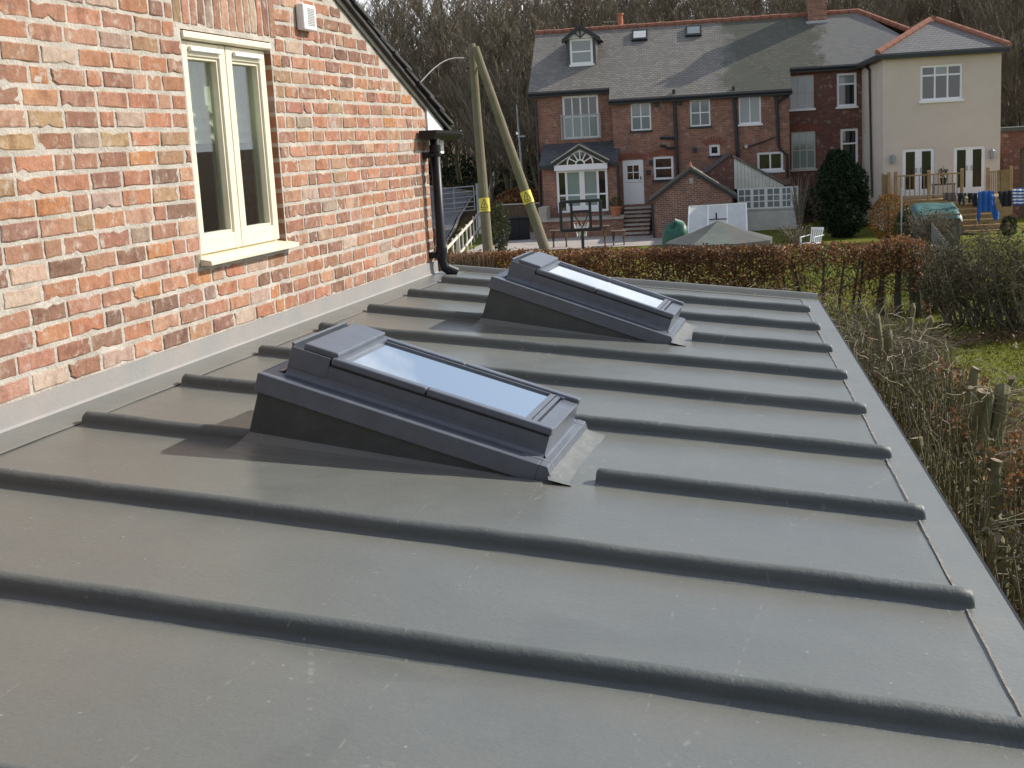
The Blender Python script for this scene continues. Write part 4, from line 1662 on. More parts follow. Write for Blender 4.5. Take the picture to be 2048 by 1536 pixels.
# --- windows
far_window(terr, hB[0], VB, 2, 2, gm_='cglass', sillm='iron')
far_window(terr, hB[1], VB, 2, 2, gm_='cglass', sillm='iron')
far_window(terr, hB[2], VB, 2, 1, gm_='cglass', panes=['cglass', 'cglass'], rowh=[])
far_window(terr, hB[3], VB, 1, 2, sillm='iron', fw=.10)
far_window(terr, hB[4], VB, 1, 1, sillm='iron', fw=.10)
far_window(terr, hB[5], VB, 2, 1, fw=.10)
far_window(terr, hC[0], VC, 3, 2, fm='offwhite', gm_='cglass', fw=.06, sillm='fwhite')
far_window(terr, hC[1], VC, 1, 2, gm_='wglass', rowh=[.70], fw=.10, panes=['wglass', 'cglass'])
far_window(terr, hC[2], VC, 3, 2, fm='offwhite', fw=.06, panes=['bglass'] * 6)
far_window(terr, hC[3], VC, 1, 2, rowh=[.70], fw=.10)
# brick arches over the ground-floor openings, brick by brick
def arch(h, v, n):
    u0, u1, z0, z1 = h
    cu = (u0 + u1) / 2
    hwid = (u1 - u0) / 2 + .12
    rise = .16
    Rr = (hwid * hwid + rise * rise) / (2 * rise)
    cz = z1 + rise * .55 - Rr
    amax = math.asin(hwid / Rr)
    for k in range(n):
        a = -amax + 2 * amax * (k + .5) / n
        X = Matrix.Translation((cu + Rr * math.sin(a), v - .012, cz + Rr * math.cos(a))) @ Matrix.Rotation(a, 4, 'Y')
        mb = MB()
        wd = 2 * amax * Rr / n * .42
        mb.box((-wd, 0, 0), (wd, .05, .26), X=X)
        mb.build('arch_brick', 'archbrick', terr)
arch(hDoor, VB, 14)
arch(hB[3], VB, 14)
arch(hB[4], VB, 9)
arch(hC[0], VC, 12)
arch(hC[2], VC, 12)
# stable door
u0, u1, z0, z1 = hDoor
mb = MB()
mb.box((u0, VB + .03, z0), (u0 + .08, VB + .10, z1))
mb.box((u1 - .08, VB + .03, z0), (u1, VB + .10, z1))
mb.box((u0 + .08, VB + .03, z1 - .12), (u1 - .08, VB + .10, z1))
door = mb.build('door', 'fwhite', terr, label='white stable door under a brick arch')
zm = z0 + (z1 - z0) * .50
m2 = MB()
m2.box((u0 + .08, VB + .05, z0), (u1 - .08, VB + .09, zm - .015))
m2.build('lower_leaf', 'fwhite', door)
m2 = MB()
a0, a1 = u0 + .08, u1 - .08
m2.box((a0, VB + .05, zm), (a0 + .13, VB + .09, z1 - .12))
m2.box((a1 - .13, VB + .05, zm), (a1, VB + .09, z1 - .12))
m2.box((a0 + .13, VB + .05, zm), (a1 - .13, VB + .09, zm + .13))
m2.box((a0 + .13, VB + .05, z1 - .25), (a1 - .13, VB + .09, z1 - .12))
m2.box(((a0 + a1) / 2 - .018, VB + .055, zm + .13), ((a0 + a1) / 2 + .018, VB + .085, z1 - .25))
m2.box((a0 + .13, VB + .056, (zm + z1 - .12) / 2 - .018), (a1 - .13, VB + .084, (zm + z1 - .12) / 2 + .018))
m2.build('upper_leaf', 'fwhite', door)
m2 = MB()
m2.box((a0 + .12, VB + .065, zm + .12), (a1 - .12, VB + .075, z1 - .24))
m2.build('pane', 'wglass', door)
m2 = MB()
m2.box((a1 - .07, VB + .0, zm + .1), (a1 - .03, VB + .05, zm + .25))
m2.build('door_handle', 'iron', door)
# Juliet window and its railing
jl = far_window(terr, hA_jul, VA, 2, 2, fw=.10, sill=False, rowh=[.52], panes=['bglass', 'bglass', 'wglass', 'wglass'])
u0, u1, z0, z1 = hA_jul
zt = z0 + (z1 - z0) * .55
for uu in (u0 + (u1 - u0) * .27, u0 + (u1 - u0) * .73):
    m2 = MB()
    m2.box((uu - .025, VA + .045, z0 + .1), (uu + .025, VA + .11, z1 - .1))
    m2.build('glazing_bar', 'fwhite', jl)
jr = MB()
jr.box((u0 - .08, VA - .16, zt - .02), (u1 + .08, VA - .13, zt + .02))
jr.box((u0 - .08, VA - .16, z0 + .02), (u1 + .08, VA - .13, z0 + .05))
for uu in (u0 - .08, u1 + .05):
    jr.box((uu, VA - .165, z0 - .02), (uu + .03, VA - .125, zt + .06))
    jr.box((uu, VA - .125, zt - .01), (uu + .03, VA + .0, zt + .02))
juliet = jr.build('juliet_rail', 'galv', terr)
for k in range(17):
    uu = u0 - .02 + (u1 - u0 + .04) * k / 16
    m2 = MB()
    m2.box((uu - .008, VA - .152, z0 + .05), (uu + .008, VA - .138, zt - .02))
    m2.build('baluster', 'galv', juliet)

# --- lean-to with gabled porch and French doors
VL = -1.75
lt0, lt1 = hp((1086, 380), VL)[0], hp((1234, 380), VL)[0]
zt = hp((1155, 288), VA)[1]
ze = hp((1155, 330), VL - .2)[1]
fd = quad((1112.5, 336), (1214, 330), (1116.5, 428), (1217, 420), VL)
mb = MB()
wall_holes(mb, lt0, lt1, 0, ze + .02, VL, [(fd[0], fd[1], fd[2], ze + .02)])
mb.face([(lt0, VL, 0), (lt0, VL, ze), (lt0, VA, zt), (lt0, VA, 0)])
mb.face([(lt1, VL, 0), (lt1, VA, 0), (lt1, VA, zt), (lt1, VL, ze)])
lw = mb.build('lean_to_wall', 'fbrick', terr)
mb = MB()
mb.prism([(lt0 - .1, VL - .2, ze), (lt1 + .1, VL - .2, ze), (lt1 + .1, VA - .003, zt), (lt0 - .1, VA - .003, zt)], (0, 0, .06))
mb.build('lean_to_roof', 'slateD', terr)
mb = MB()
for a, b2 in ((lt0 - .12, fd[0] - .12), (fd[1] + .12, lt1 + .12)):
    mb = MB()
    mb.box((a, VL - .25, ze - .14), (b2, VL - .17, ze + .02))
    mb.build('lean_to_gutter', 'iron', terr)
pipe_px([(1235, 326), (1239, 405)], VL, .045)
# porch gable
pk = hp((1158.7, 293), VL - .35)
pl, pr_ = hp((1108, 326), VL - .35), hp((1214, 319), VL - .35)
vp = VL - .35
zb_ = (pl[1] + pr_[1]) / 2
for (e, s1) in ((pl, -1), (pr_, 1)):
    mb = MB()
    ue = e[0] + s1 * .12
    mb.prism([(pk[0], vp - .12, pk[1] + .04), (ue, vp - .12, zb_ - .05), (ue, vp - .12, zb_ + .05), (pk[0], vp - .12, pk[1] + .16)], (0, 1.75, 0))
    mb.build('porch_roof', 'slateD', terr)
    mb = MB()
    mb.prism([(pk[0], vp - .15, pk[1] - .10), (ue, vp - .15, zb_ - .20), (ue, vp - .15, zb_ - .04), (pk[0], vp - .15, pk[1] + .06)], (0, .05, 0))
    mb.build('bargeboard', 'iron', terr)
    mb = MB()
    mb.prism([(pk[0], vp - .17, pk[1] + .06), (ue, vp - .17, zb_ - .04), (ue, vp - .17, zb_ + .03), (pk[0], vp - .17, pk[1] + .13)], (0, .04, 0))
    mb.build('barge_cap', 'stone', terr)
mb = MB()
mb.prism([(pl[0], vp + .02, zb_ - .14), (pr_[0], vp + .02, zb_ - .14), (pk[0], vp + .02, pk[1] - .05)], (0, .04, 0))
gable = mb.build('porch_gable_glass', 'wglass', terr)
# fanlight: hub, arc and spokes
cu = pk[0]
fc = zb_ - .13
mb = MB()
def arcbar(rad, wdt, n=14):
    P = [(cu + rad * math.cos(math.pi * k / n), vp, fc + rad * math.sin(math.pi * k / n)) for k in range(n + 1)]
    for p, q in zip(P, P[1:]):
        mb.bar(p, q, .06, wdt, up=(0, 1, 0))
rad = (pk[1] - fc) * .74
arcbar(rad, .05)
arcbar(rad * .34, .05, 8)
for k in range(1, 6):
    a = math.pi * k / 6
    mb.bar((cu + rad * .34 * math.cos(a), vp, fc + rad * .34 * math.sin(a)), (cu + rad * math.cos(a), vp, fc + rad * math.sin(a)), .05, .035, up=(0, 1, 0))
for s1, e in ((-1, pl), (1, pr_)):
    mb.bar((cu, vp, pk[1] - .14), (e[0] - s1 * .1, vp, zb_ - .12), .05, .05, up=(0, 1, 0))
mb.build('fanlight', 'fwhite', terr)
mb = MB()
mb.box((pl[0], vp - .06, zb_ - .38), (pr_[0], VL + .05, zb_ - .13))
mb.build('porch_beam', 'fwhite', terr)
fd = (fd[0], fd[1], fd[2], zb_ - .38)
W_ = fd[1] - fd[0]
fdo = far_window(terr, fd, VL, fw=.10, sill=False, setb=-.05, name='french_doors', colw=[.155, .495, .835], rowh=[.40], panes=['wglass', 'bglass', 'bglass', 'wglass', 'wglass', 'bglass', 'bglass', 'wglass'])
for uu, wd in ((fd[0] + W_ * .19, .10), (fd[0] + W_ * .47, .10), (fd[0] + W_ * .53, .10), (fd[0] + W_ * .81, .10)):
    m2 = MB()
    m2.box((uu - wd / 2, VL - .062, fd[2]), (uu + wd / 2, VL + .01, fd[3]))
    m2.build('door_stile', 'fwhite', fdo)
m2 = MB()
m2.box((fd[0] + W_ * .17, VL - .066, fd[2]), (fd[1] - W_ * .17, VL + .0, fd[2] + .30))
m2.build('bottom_rail', 'fwhite', fdo)

# --- dormer
du, dv, dz = on_roof((1162, 131))
dvf = dv - .02
hd = quad((1138, 79), (1184, 76), (1142, 130), (1187, 127), dvf)
mb = MB()
u0, u1, z0, z1 = hd
wall_holes(mb, u0 - .14, u1 + .14, z0 - .1, z1 + .05, dvf, [hd], rev=.04)
vb_ = dvf + (z1 + .25 - roofz(dvf)) / TP
for uu in (u0 - .14, u1 + .14):
    mb.face([(uu, dvf, roofz(dvf) - .05), (uu, vb_, z1 + .05), (uu, dvf, z1 + .05)])
dorm = mb.build('dormer', 'slateD', terr)
far_window(terr, hd, dvf, 1, 2, gm_='cglass', setb=0.0, fw=.10)
dk = hp((1158.6, 54), dvf - .3)
de0, de1 = hp((1123.5, 80), dvf - .3), hp((1201, 80), dvf - .3)
zd = (de0[1] + de1[1]) / 2
vk = dvf + (dk[1] - roofz(dvf)) / TP + .4
for e in (de0, de1):
    mb = MB()
    ve = dvf + (zd - roofz(dvf)) / TP
    mb.prism([(dk[0], dvf - .35, dk[1] + .05), (e[0], dvf - .35, zd), (e[0], ve + .3, zd), (dk[0], vk, dk[1] + .05)], (0, 0, .08))
    mb.build('dormer_roof', 'slateD', terr)
    mb = MB()
    mb.prism([(dk[0], dvf - .38, dk[1] - .10), (e[0], dvf - .38, zd - .14), (e[0], dvf - .38, zd + .05), (dk[0], dvf - .38, dk[1] + .10)], (0, .06, 0))
    mb.build('dormer_barge', 'iron', terr)
mb = MB()
mb.prism([(u0 - .05, dvf - .10, z1 + .02), (u1 + .05, dvf - .10, z1 + .02), (dk[0], dvf - .10, dk[1] - .08)], (0, .08, 0))
mb.build('dormer_gable', 'fwhite', terr)
for p in ((-.38, .0), (0, .4), (.38, .0)):
    mb = MB()
    mb.bar((dk[0], dvf - .16, z1 + .04), (dk[0] + p[0] * 1.2, dvf - .16, z1 + .04 + (.42 if p[0] else .62)), .05, .05, up=(0, 1, 0))
    mb.build('dormer_strut', 'iron', terr)
# --- roof windows in the far slope
nrm = Vector((0, -math.sin(R(37)), math.cos(R(37))))
for (q, g) in (((1279.5, 73), 'poly'), ((1387, 64.5), 'cglass')):
    cu_, cv_, cz_ = on_roof(q)
    X = Matrix.Translation((cu_, cv_, cz_)) @ Matrix.Rotation(R(37), 4, 'X')
    mb = MB()
    mb.box((-.38, -.40, .0), (.38, .40, .12), X=X)
    rw = mb.build('roof_window', 'iron', terr, label='small roof window with dark frame')
    m2 = MB()
    m2.box((-.29, -.28, .121), (.29, .28, .130), X=X)
    m2.build('pane', g, rw)
# --- chimney, pot and aerial
cu0, cv0, cz0 = on_roof((1635, 44))
mb = MB()
mb.box((cu0 - .42, cv0, cz0 - .4), (cu0 + .42, cv0 + .9, ZR + 1.9))
mb.box((cu0 - .47, cv0 - .05, ZR + 1.9), (cu0 + .47, cv0 + .95, ZR + 2.1))
ch = mb.build('chimney', 'fbrick', terr, label='tall red brick chimney stack')
for k in (-.2, .2):
    m2 = MB()
    m2.tube([(cu0 + k, cv0 + .45, ZR + 2.1), (cu0 + k, cv0 + .45, ZR + 2.6)], [.13, .10], 10)
    m2.build('chimney_pot', 'terracotta', ch)
m2 = MB()
m2.box((cu0 - .52, cv0 - .06, cz0 - .12), (cu0 + .52, cv0 - .02, cz0 + .06))
m2.build('lead_flashing', 'galv', ch)
pu, pz = hp((1241, 52), VR + .6)
mb = MB()
mb.tube([(pu, VR + .6, pz - .4), (pu, VR + .6, pz + .50), (pu, VR + .6, pz + .52), (pu, VR + .6, pz + .60)], [.15, .12, .17, .17], 12)
mb.build('chimney_pot', 'terracotta', terr)
mb = MB()
mb.bar((pu - .05, VR + .6, pz + .2), (pu - .85, VR + .6, pz + .26), .02, .02)
for k in range(5):
    mb.bar((pu - .2 - k * .14, VR + .35, pz + .22), (pu - .2 - k * .14, VR + .85, pz + .22), .014, .014)
mb.bar((pu - .05, VR + .6, pz - .5), (pu - .05, VR + .6, pz + .25), .03, .03)
mb.build('aerial', 'galv', terr)

# --- raised terrace with steps in front of the lean-to
VT = -3.3
ta0, ta1 = hp((1081, 440), VT)[0], hp((1246, 432), VT)[0]
tz = (hp((1081, 442), VT)[1] + hp((1240, 432), VT)[1]) / 2
terrace = thing('garden_terrace', 'brick terrace wall with pale coping and steps below the stable door', 'terrace', HO, HA, local=True)
mb = MB()
mb.box((ta0, VT, -.1), (ta1, VL - .004, tz - .09))
mb.build('terrace_wall', 'fbrick', terrace)
mb = MB()
mb.box((ta0 - .1, VT - .12, tz - .088), (ta1 + .02, VL - .006, tz))
mb.build('coping', 'stone', terrace)
mb = MB()
mb.box((ta0 - .08, VT + .05, tz), (ta0 + .28, VL + .3, tz + .55))
mb.build('end_pier', 'stone', terrace)
s0, s1 = hp((1246, 440), VT)[0] + .02, hp((1297, 440), VT)[0]
ztop = hDoor[2] - .04
nst = 7
for k in range(nst):
    zk = ztop * (nst - k) / (nst + .4)
    vk0 = VB - .35 - k * .42
    mb = MB()
    mb.box((s0, vk0 - .40, -.1), (s1, VB - .004 if k == 0 else vk0 + .05, zk - .07))
    st = mb.build('step', 'fbrickd', terrace)
    m2 = MB()
    m2.box((s0 - .05, vk0 - .45, zk - .068), (s1 + .05, VB - .004 if k == 0 else vk0 + .045, zk))
    m2.build('tread', 'stone', st)
mb = MB()
for P in [(-13.5, 49), (-3.2, 49.8), (-3.4, 57.0), (-13.6, 56)]:
    pass
pv = MB()
ring = [hw(-2.0, -9.5, 0), hw(6.6, -9.5, 0), hw(6.6, -1.2, 0), hw(-.1, -1.2, 0), hw(-.1, 1.5, 0), hw(-2.0, 1.5, 0)]
pv.face([(p.x, p.y, GZ + .02 + max(0, gz(p.x, p.y) - GZ)) for p in ring])
structure('patio', pv, 'concrete')

# ================================================================== CREAM RENDERED HOUSE
VF = hv_of((1764, 250), 52.0)
cr0, cr1 = hp((1766, 240), VF)[0], hp((2001.5, 220), VF)[0]
eF = eC - .02
cream = thing('rendered_house', 'cream rendered house with hipped slate roof and terracotta hip tiles', 'house', hw(0, 0, 0), HA, local=True)
hF = [quad((1840.5, 130), (1925, 127.6), (1840.5, 202), (1925, 198), VF), quad((1803, 298), (1868, 295), (1807, 392), (1870, 389), VF), quad((1906, 294), (1969.5, 291), (1908.5, 388), (1971, 385), VF)]
mb = MB()
wall_holes(mb, cr0, cr1, 0, eF - .08, VF, hF)
mb.face([(cr0, VF, 0), (cr0, VF, eF - .08), (cr0, VC + 3, eF - .08), (cr0, VC + 3, 0)])
mb.face([(cr1, VF, 0), (cr1, VC + 5, 0), (cr1, VC + 5, eF - .08), (cr1, VF, eF - .08)])
mb.build('house_wall', 'render', cream)
ov = .27
cmid = (cr0 + cr1) / 2
hwid = (cr1 - cr0) / 2 + ov
ap_u, ap_z = None, None
lo, hi = VF, VF + 6
vap = VF - ov + hwid
apx = hp((1857, 39), vap)
zap = apx[1]
mb = MB()
mb.prism([(cr0 - ov, VF - ov, eF), (cr1 + ov, VF - ov, eF), (cmid, vap, zap)], (0, .02, -.07))
mb.build('roof_slope', 'slateN', cream, label='front hip of smooth blue-grey slates')
vbk = VR - 1.0
for s1, e in ((-1, cr0 - ov), (1, cr1 + ov)):
    mb = MB()
    pts = [(e, VF - ov, eF), (cmid, vap, zap), (cmid, vbk, zap), (e, vbk, eF)]
    mb.prism(pts, (0, 0, -.07))
    sd_ = slate('side_slate' + ('_left' if s1 < 0 else '_right'), (0.225, 0.215, 0.21), (0.185, 0.18, 0.178), (0.3, 0.3, 0.3), 'Y', patches=0.1)
    MT['sd' + str(s1)] = sd_
    mb.build('roof_slope', 'sd' + str(s1), cream)
for (p0, p1) in ((Vector((cr0 - ov, VF - ov, eF)), Vector((cmid, vap, zap))), (Vector((cr1 + ov, VF - ov, eF)), Vector((cmid, vap, zap))), (Vector((cmid, vap, zap)), Vector((cmid, vbk, zap)))):
    d = (p1 - p0).normalized()
    n = int((p1 - p0).length / .45)
    for k in range(n):
        o = link('hip_tile', ridge_me, cream)
        o.location = p0 + d * (k * .45 + .05) + Vector((0, 0, .03))
        o.rotation_euler = (0, math.asin(-d.z), math.atan2(d.y, d.x))
mb = MB()
mb.box((cr0 - ov, VF - ov - .05, eF - .22), (cr1 + ov, VF - ov + .02, eF - .075))
mb.build('fascia', 'iron', cream)
mb = MB()
mb.box((cr0 - ov - .05, VF - ov + .022, eF - .22), (cr0 - ov + .02, VC - .2, eF - .075))
mb.build('fascia', 'iron', cream)
mb = MB()
mb.box((cr0 - ov + .02, VF - ov + .02, eF - .20), (cr1 + ov - .02, VF - .004, eF - .17))
mb.box((cr0 - ov + .02, VF - .004, eF - .20), (cr0 - .004, VC - .2, eF - .17))
mb.build('soffit', 'wood', cream)
mb = MB()
lead0 = Vector((cr0 - .1, VC - .25, eC + .05))
lead1 = Vector((cmid - .5, VC + 1.6, zap - .35))
mb.bar(lead0, lead1, .22, .03)
mb.build('valley_lead', 'galv', cream)
wc = far_window(cream, hF[0], VF, fw=.09, colw=[.33, .67], rowh=[.74], panes=['wglass', 'wglass', 'wglass', 'wglass', 'cglass', 'wglass'])
for h in hF[1:]:
    f_ = far_window(cream, h, VF, 2, 1, fw=.13, name='french_doors', sill=False, panes=['wglass', 'wglass'])
    um = (h[0] + h[1]) / 2
    m2 = MB()
    m2.box((um - .13, VF + .03, h[2]), (um + .13, VF + .10, h[3] - .1))
    m2.build('door_stile', 'fwhite', f_)
    m2 = MB()
    m2.box((h[0], VF + .02, h[2]), (h[1], VF + .10, h[2] + .24))
    m2.build('bottom_rail', 'fwhite', f_)
    for k in (-.09, .09):
        m2 = MB()
        m2.box((um + k - .02, VF - .03, h[2] + .9), (um + k + .02, VF + .03, h[2] + 1.1))
        m2.build('door_handle', 'galv', f_)
for q in ((1785.5, 318), (1984.5, 308)):
    a, b2 = hp(q, VF - .1)
    mb = MB()
    mb.tube([(a, VF - .12, b2 - .18), (a, VF - .12, b2 + .12), (a, VF - .12, b2 + .2)], [.09, .12, .03], 8)
    mb.box((a - .03, VF - .12, b2 - .12), (a + .03, VF, b2 - .05))
    mb.build('wall_lantern', 'galv', cream)
# side-wall downpipe
P = []
for q in ((1733, 133), (1739, 142), (1741, 250), (1744, 395)):
    lo_, hi_ = VF, VC + 1
    d = ray(q)
    k = ((cr0 - .08) - (CAM - HO).dot(HU)) / d.dot(HU)
    W3 = CAM + d * k
    P.append((cr0 - .08, (W3 - HO).dot(HV), W3.z - GZ))
mb = MB()
mb.tube(P, .05, 8)
mb.build('downpipe', 'iron', cream)
mb = MB()
mb.box((cr0 - .12, P[1][1] + 1.6, 2.2), (cr0, P[1][1] + 1.75, 3.9))
mb.build('waste_pipe', 'offwhite', cream)

# timber deck in front of the French doors
DZ = hF[2][2] - .06
VD = VF - 2.1
dk0, dk1 = hp((1776, 390), VD)[0], hp((2026, 380), VD)[0]
deck = thing('timber_deck', 'raised tan timber deck with railing outside the cream house', 'deck', HO, HA, local=True)
nb_ = 14
for k in range(nb_):
    mb = MB()
    v = VD + (VF - VD - .01) * k / nb_
    mb.box((dk0, v, DZ - .05), (dk1, v + (VF - VD) / nb_ - .012, DZ))
    mb.build('deck_board', 'deck', deck)
mb = MB()
for k in range(9):
    mb = MB()
    mb.box((dk0 + .02, VD + .02 + .0 * k, DZ - .06 - .135 * (k + 1)), (dk1 - .02, VD + .05, DZ - .065 - .135 * k))
    mb.build('skirt_board', 'deck', deck)
posts = [hp(q, VD + .06)[0] for q in ((1778, 385), (1792, 385), (1858, 385), (1924, 385), (1976, 385), (2022, 385))]
for u_ in posts:
    mb = MB()
    mb.box((u_ - .06, VD + .055, -.1), (u_ + .06, VD + .175, DZ + 1.12))
    mb.build('rail_post', 'deck', deck, bevel=.02)
for a, b2 in zip(posts[1:], posts[2:]):
    if b2 == posts[4]:
        continue
    for zz in (DZ + .92, DZ + .12):
        mb = MB()
        mb.box((a + .06, VD + .085, zz), (b2 - .06, VD + .145, zz + .05))
        mb.build('rail', 'deck', deck)
    n = int((b2 - a) / .16)
    if b2 == posts[5]:
        n = 12
    for k in range(1, n):
        uu = a + (b2 - a) * k / n
        mb = MB()
        if b2 == posts[5] and k > 5:
            mb.box((uu - .055, VD + .10, DZ + .1), (uu + .05, VD + .12, DZ + 1.0))
        else:
            mb.box((uu - .018, VD + .10, DZ + .17), (uu + .018, VD + .13, DZ + .92))
        mb.build('baluster', 'deck', deck)
mb = MB()
mb.box((dk0 + .02, VD + .18, DZ + .1), (dk0 + .06, VF - .02, DZ + 1.0))
mb.build('side_screen', 'deck', deck)
# deck steps
for k in range(6):
    a, b2 = hp((1916, 420), VD - .3)[0], hp((1990, 420), VD - .3)[0]
    mb = MB()
    mb.box((a, VD - .28 * (k + 1), DZ - .19 * (k + 1) - .05), (b2, VD - .28 * k - .01, DZ - .19 * (k + 1)))
    mb.build('deck_step', 'deck', deck)

# garage beyond the cream house
g0 = hp((2003, 300), VF + 4)[0]
garage = thing('brick_garage', 'low dark red brick outbuilding at the right edge behind the deck', 'outbuilding', HO, HA, local=True)
mb = MB()
zg = hp((2030, 262), VF + 4)[1]
wall_holes(mb, g0 + .1, g0 + 7, 0, zg, VF + 4, [(g0 + .75, g0 + 1.7, 0, zg - .75)], rev=.2)
mb.face([(g0 + .1, VF + 4, 0), (g0 + .1, VF + 4, zg), (g0 + .1, VF + 9, zg), (g0 + .1, VF + 9, 0)])
mb.build('house_wall', 'fbrickd', garage)
mb = MB()
mb.box((g0 + .76, VF + 4.15, 0), (g0 + 1.69, VF + 4.2, zg - .76))
mb.build('door', 'wood', garage)
mb = MB()
mb.box((g0 - .05, VF + 3.9, zg), (g0 + 7, VF + 9, zg + .16))
mb.build('roof', 'felt2', garage)

# ================================================================== OUTBUILDINGS AND GARDEN THINGS
# gabled brick outbuilding
VO = -5.6
pk, el, er = hp((1381, 338), VO), hp((1301, 398), VO), hp((1470, 388), VO)
ze = (el[1] + er[1]) / 2
ob_ = thing('outbuilding', 'small gabled brick outbuilding with mossy verge standing before the terrace', 'outbuilding', HO, HA, local=True)
mb = MB()
mb.prism([(el[0] + .12, VO, 0), (er[0] - .12, VO, 0), (er[0] - .12, VO, ze), (pk[0], VO, pk[1] - .05), (el[0] + .12, VO, ze)], (0, 3.2, 0))
mb.build('house_wall', 'fbricko', ob_)
for e, s1 in ((el, -1), (er, 1)):
    mb = MB()
    mb.prism([(pk[0], VO - .12, pk[1] + .0), (e[0] - s1 * -.08, VO - .12, ze - .10), (e[0] - s1 * -.08, VO - .12, ze - .0), (pk[0], VO - .12, pk[1] + .11)], (0, 3.4, 0))
    mb.build('roof', 'slateB', ob_)
    mb = MB()
    mb.prism([(pk[0], VO - .15, pk[1] - .13), (e[0] - s1 * -.08, VO - .15, ze - .22), (e[0] - s1 * -.08, VO - .15, ze - .105), (pk[0], VO - .15, pk[1] - .005)], (0, .05, 0))
    mb.build('bargeboard', 'iron', ob_)
mb = MB()
mb.tube([(pk[0], VO - .1, pk[1] + .1), (pk[0], VO - .1, pk[1] + .22), (pk[0], VO - .1, pk[1] + .34)], [.08, .05, .01], 8)
mb.build('finial', 'terracotta', ob_)
mb = MB()
mb.tube([(el[0] + .06, VO - .08, ze - .2), (el[0] + .1, VO - .08, 0)], .045, 8)
mb.build('drain_pipe', 'iron', ob_)
mb = MB()
mb.box((pk[0] - .07, VO - .03, pk[1] - .62), (pk[0] + .1, VO + .02, pk[1] - .38))
mb.build('air_brick', 'stone', ob_)

# half brick, half boarded outrigger with a row of small-paned windows
VG = -3.6
pk, el = hp((1458, 311), VG), hp((1400, 352), VG)
rt = hp((1568, 370), VG)
br_ = hp((1469, 378), VG)
og = thing('garden_room', 'garden room with white boarded half gable over small-paned windows', 'garden room', HO, HA, local=True)
zeg = br_[1]
mb = MB()
mb.prism([(el[0] + .1, VG, 0), (br_[0] - .02, VG, 0), (br_[0] - .02, VG, pk[1] - .15), (pk[0], VG, pk[1]), (el[0] + .1, VG, el[1])], (0, 2.8, 0))
mb.build('house_wall', 'fbrickd', og)
mb = MB()
mb.prism([(pk[0], VG - .1, pk[1]), (el[0], VG - .1, el[1] - .08), (el[0], VG - .1, el[1] + .05), (pk[0], VG - .1, pk[1] + .13)], (0, 2.85, 0))
mb.build('roof', 'slateD', og)
bd0 = br_[0]
top = pk[1] - .12
for k in range(14):
    a = bd0 + (rt[0] - bd0) * k / 14
    b2 = bd0 + (rt[0] - bd0) * (k + 1) / 14 - .012
    zA = top + (rt[1] - top) * k / 14
    zB = top + (rt[1] - top) * (k + 1) / 14
    mb = MB()
    mb.prism([(a, VG - .02, zeg), (b2, VG - .02, zeg), (b2, VG - .02, zB), (a, VG - .02, zA)], (0, .03, 0))
    mb.build('gable_board', 'weatherboard', og)
mb = MB()
mb.prism([(bd0 - .05, VG - .1, top + .02), (rt[0] + .12, VG - .1, rt[1] - .03), (rt[0] + .12, VG - .1, rt[1] + .06), (bd0 - .05, VG - .1, top + .12)], (0, 2.85, 0))
mb.build('roof', 'slateB', og)
wr = hp((1597, 375), VG)[0]
wz0 = hp((1535, 417), VG)[1]
mb = MB()
mb.box((bd0, VG - .02, 0), (wr, VG + .2, wz0))
mb.build('plinth_wall', 'weatherboard', og)
mb = MB()
mb.box((bd0, VG + 2.6, 0), (wr, VG + 2.7, zeg))
mb.build('rear_wall', 'fbrickd', og)
cuts = [hp((x, 400), VG)[0] for x in (1475, 1504, 1532, 1562, 1584, 1597)]
for a, b2 in zip(cuts, cuts[1:]):
    far_window(og, (a, b2, wz0, zeg), VG, 2 if b2 - a > .4 else 1, 3, fm='fwhite', fw=.065, sill=False, setb=-.01, gm_='cglass')
mb = MB()
mb.box((bd0 - .02, VG - .06, wz0 - .06), (wr + .03, VG + .1, wz0))
mb.build('sill', 'offwhite', og)

# greenhouse / cold frame roof
ghp = [at_depth(q, 49.5) for q in ((1374, 416), (1489, 409), (1494, 456), (1376, 459))]
gr = thing('greenhouse', 'low greenhouse with three pale polycarbonate roof panes and white bars', 'greenhouse', (ghp[3].x, ghp[3].y, GZ))
top0, top1 = ghp[0] + Vector((0, .9, 0)), ghp[1] + Vector((0, .9, 0))
bot0, bot1 = ghp[3] - Vector((0, .0, .15)), ghp[2] - Vector((0, .0, .15))
for k in range(3):
    a, b2 = k / 3 + .006, (k + 1) / 3 - .006
    mb = MB()
    mb.prism([bot0.lerp(bot1, a), bot0.lerp(bot1, b2), top0.lerp(top1, b2), top0.lerp(top1, a)], (0, 0, .015))
    mb.build('roof_pane', 'poly', gr)
for k in range(4):
    mb = MB()
    mb.bar(bot0.lerp(bot1, k / 3), top0.lerp(top1, k / 3), .06, .05)
    mb.build('glazing_bar', 'fwhite', gr)
mb = MB()
mb.bar(top0 - HU * .03, top1 + HU * .03, .06, .06)
mb.bar(bot0 - HU * .03, bot1 + HU * .03, .06, .06)
mb.build('roof_rail', 'fwhite', gr)
mb = MB()
mb.prism([(bot0.x, bot0.y + .05, GZ), (bot1.x, bot1.y + .05, GZ), (bot1.x, bot1.y + .05, bot1.z - .03), (bot0.x, bot0.y + .05, bot0.z - .03)], (0, .02, 0))
mb.build('front_pane', 'poly', gr)
c0 = bot0.lerp(top0, .45).lerp(bot1.lerp(top1, .45), .36)
c1 = bot0.lerp(top0, .45).lerp(bot1.lerp(top1, .45), .66)
mb = MB()
mb.bar(c0 + Vector((0, 0, .04)), c1 + Vector((0, 0, .04)), .04, .03)
mb.bar(c0.lerp(c1, .4) + Vector((0, 0, .04)), c0.lerp(c1, .4) + Vector((0, -.05, .28)), .06, .03)
mb.build('vent_stay', 'iron', gr)

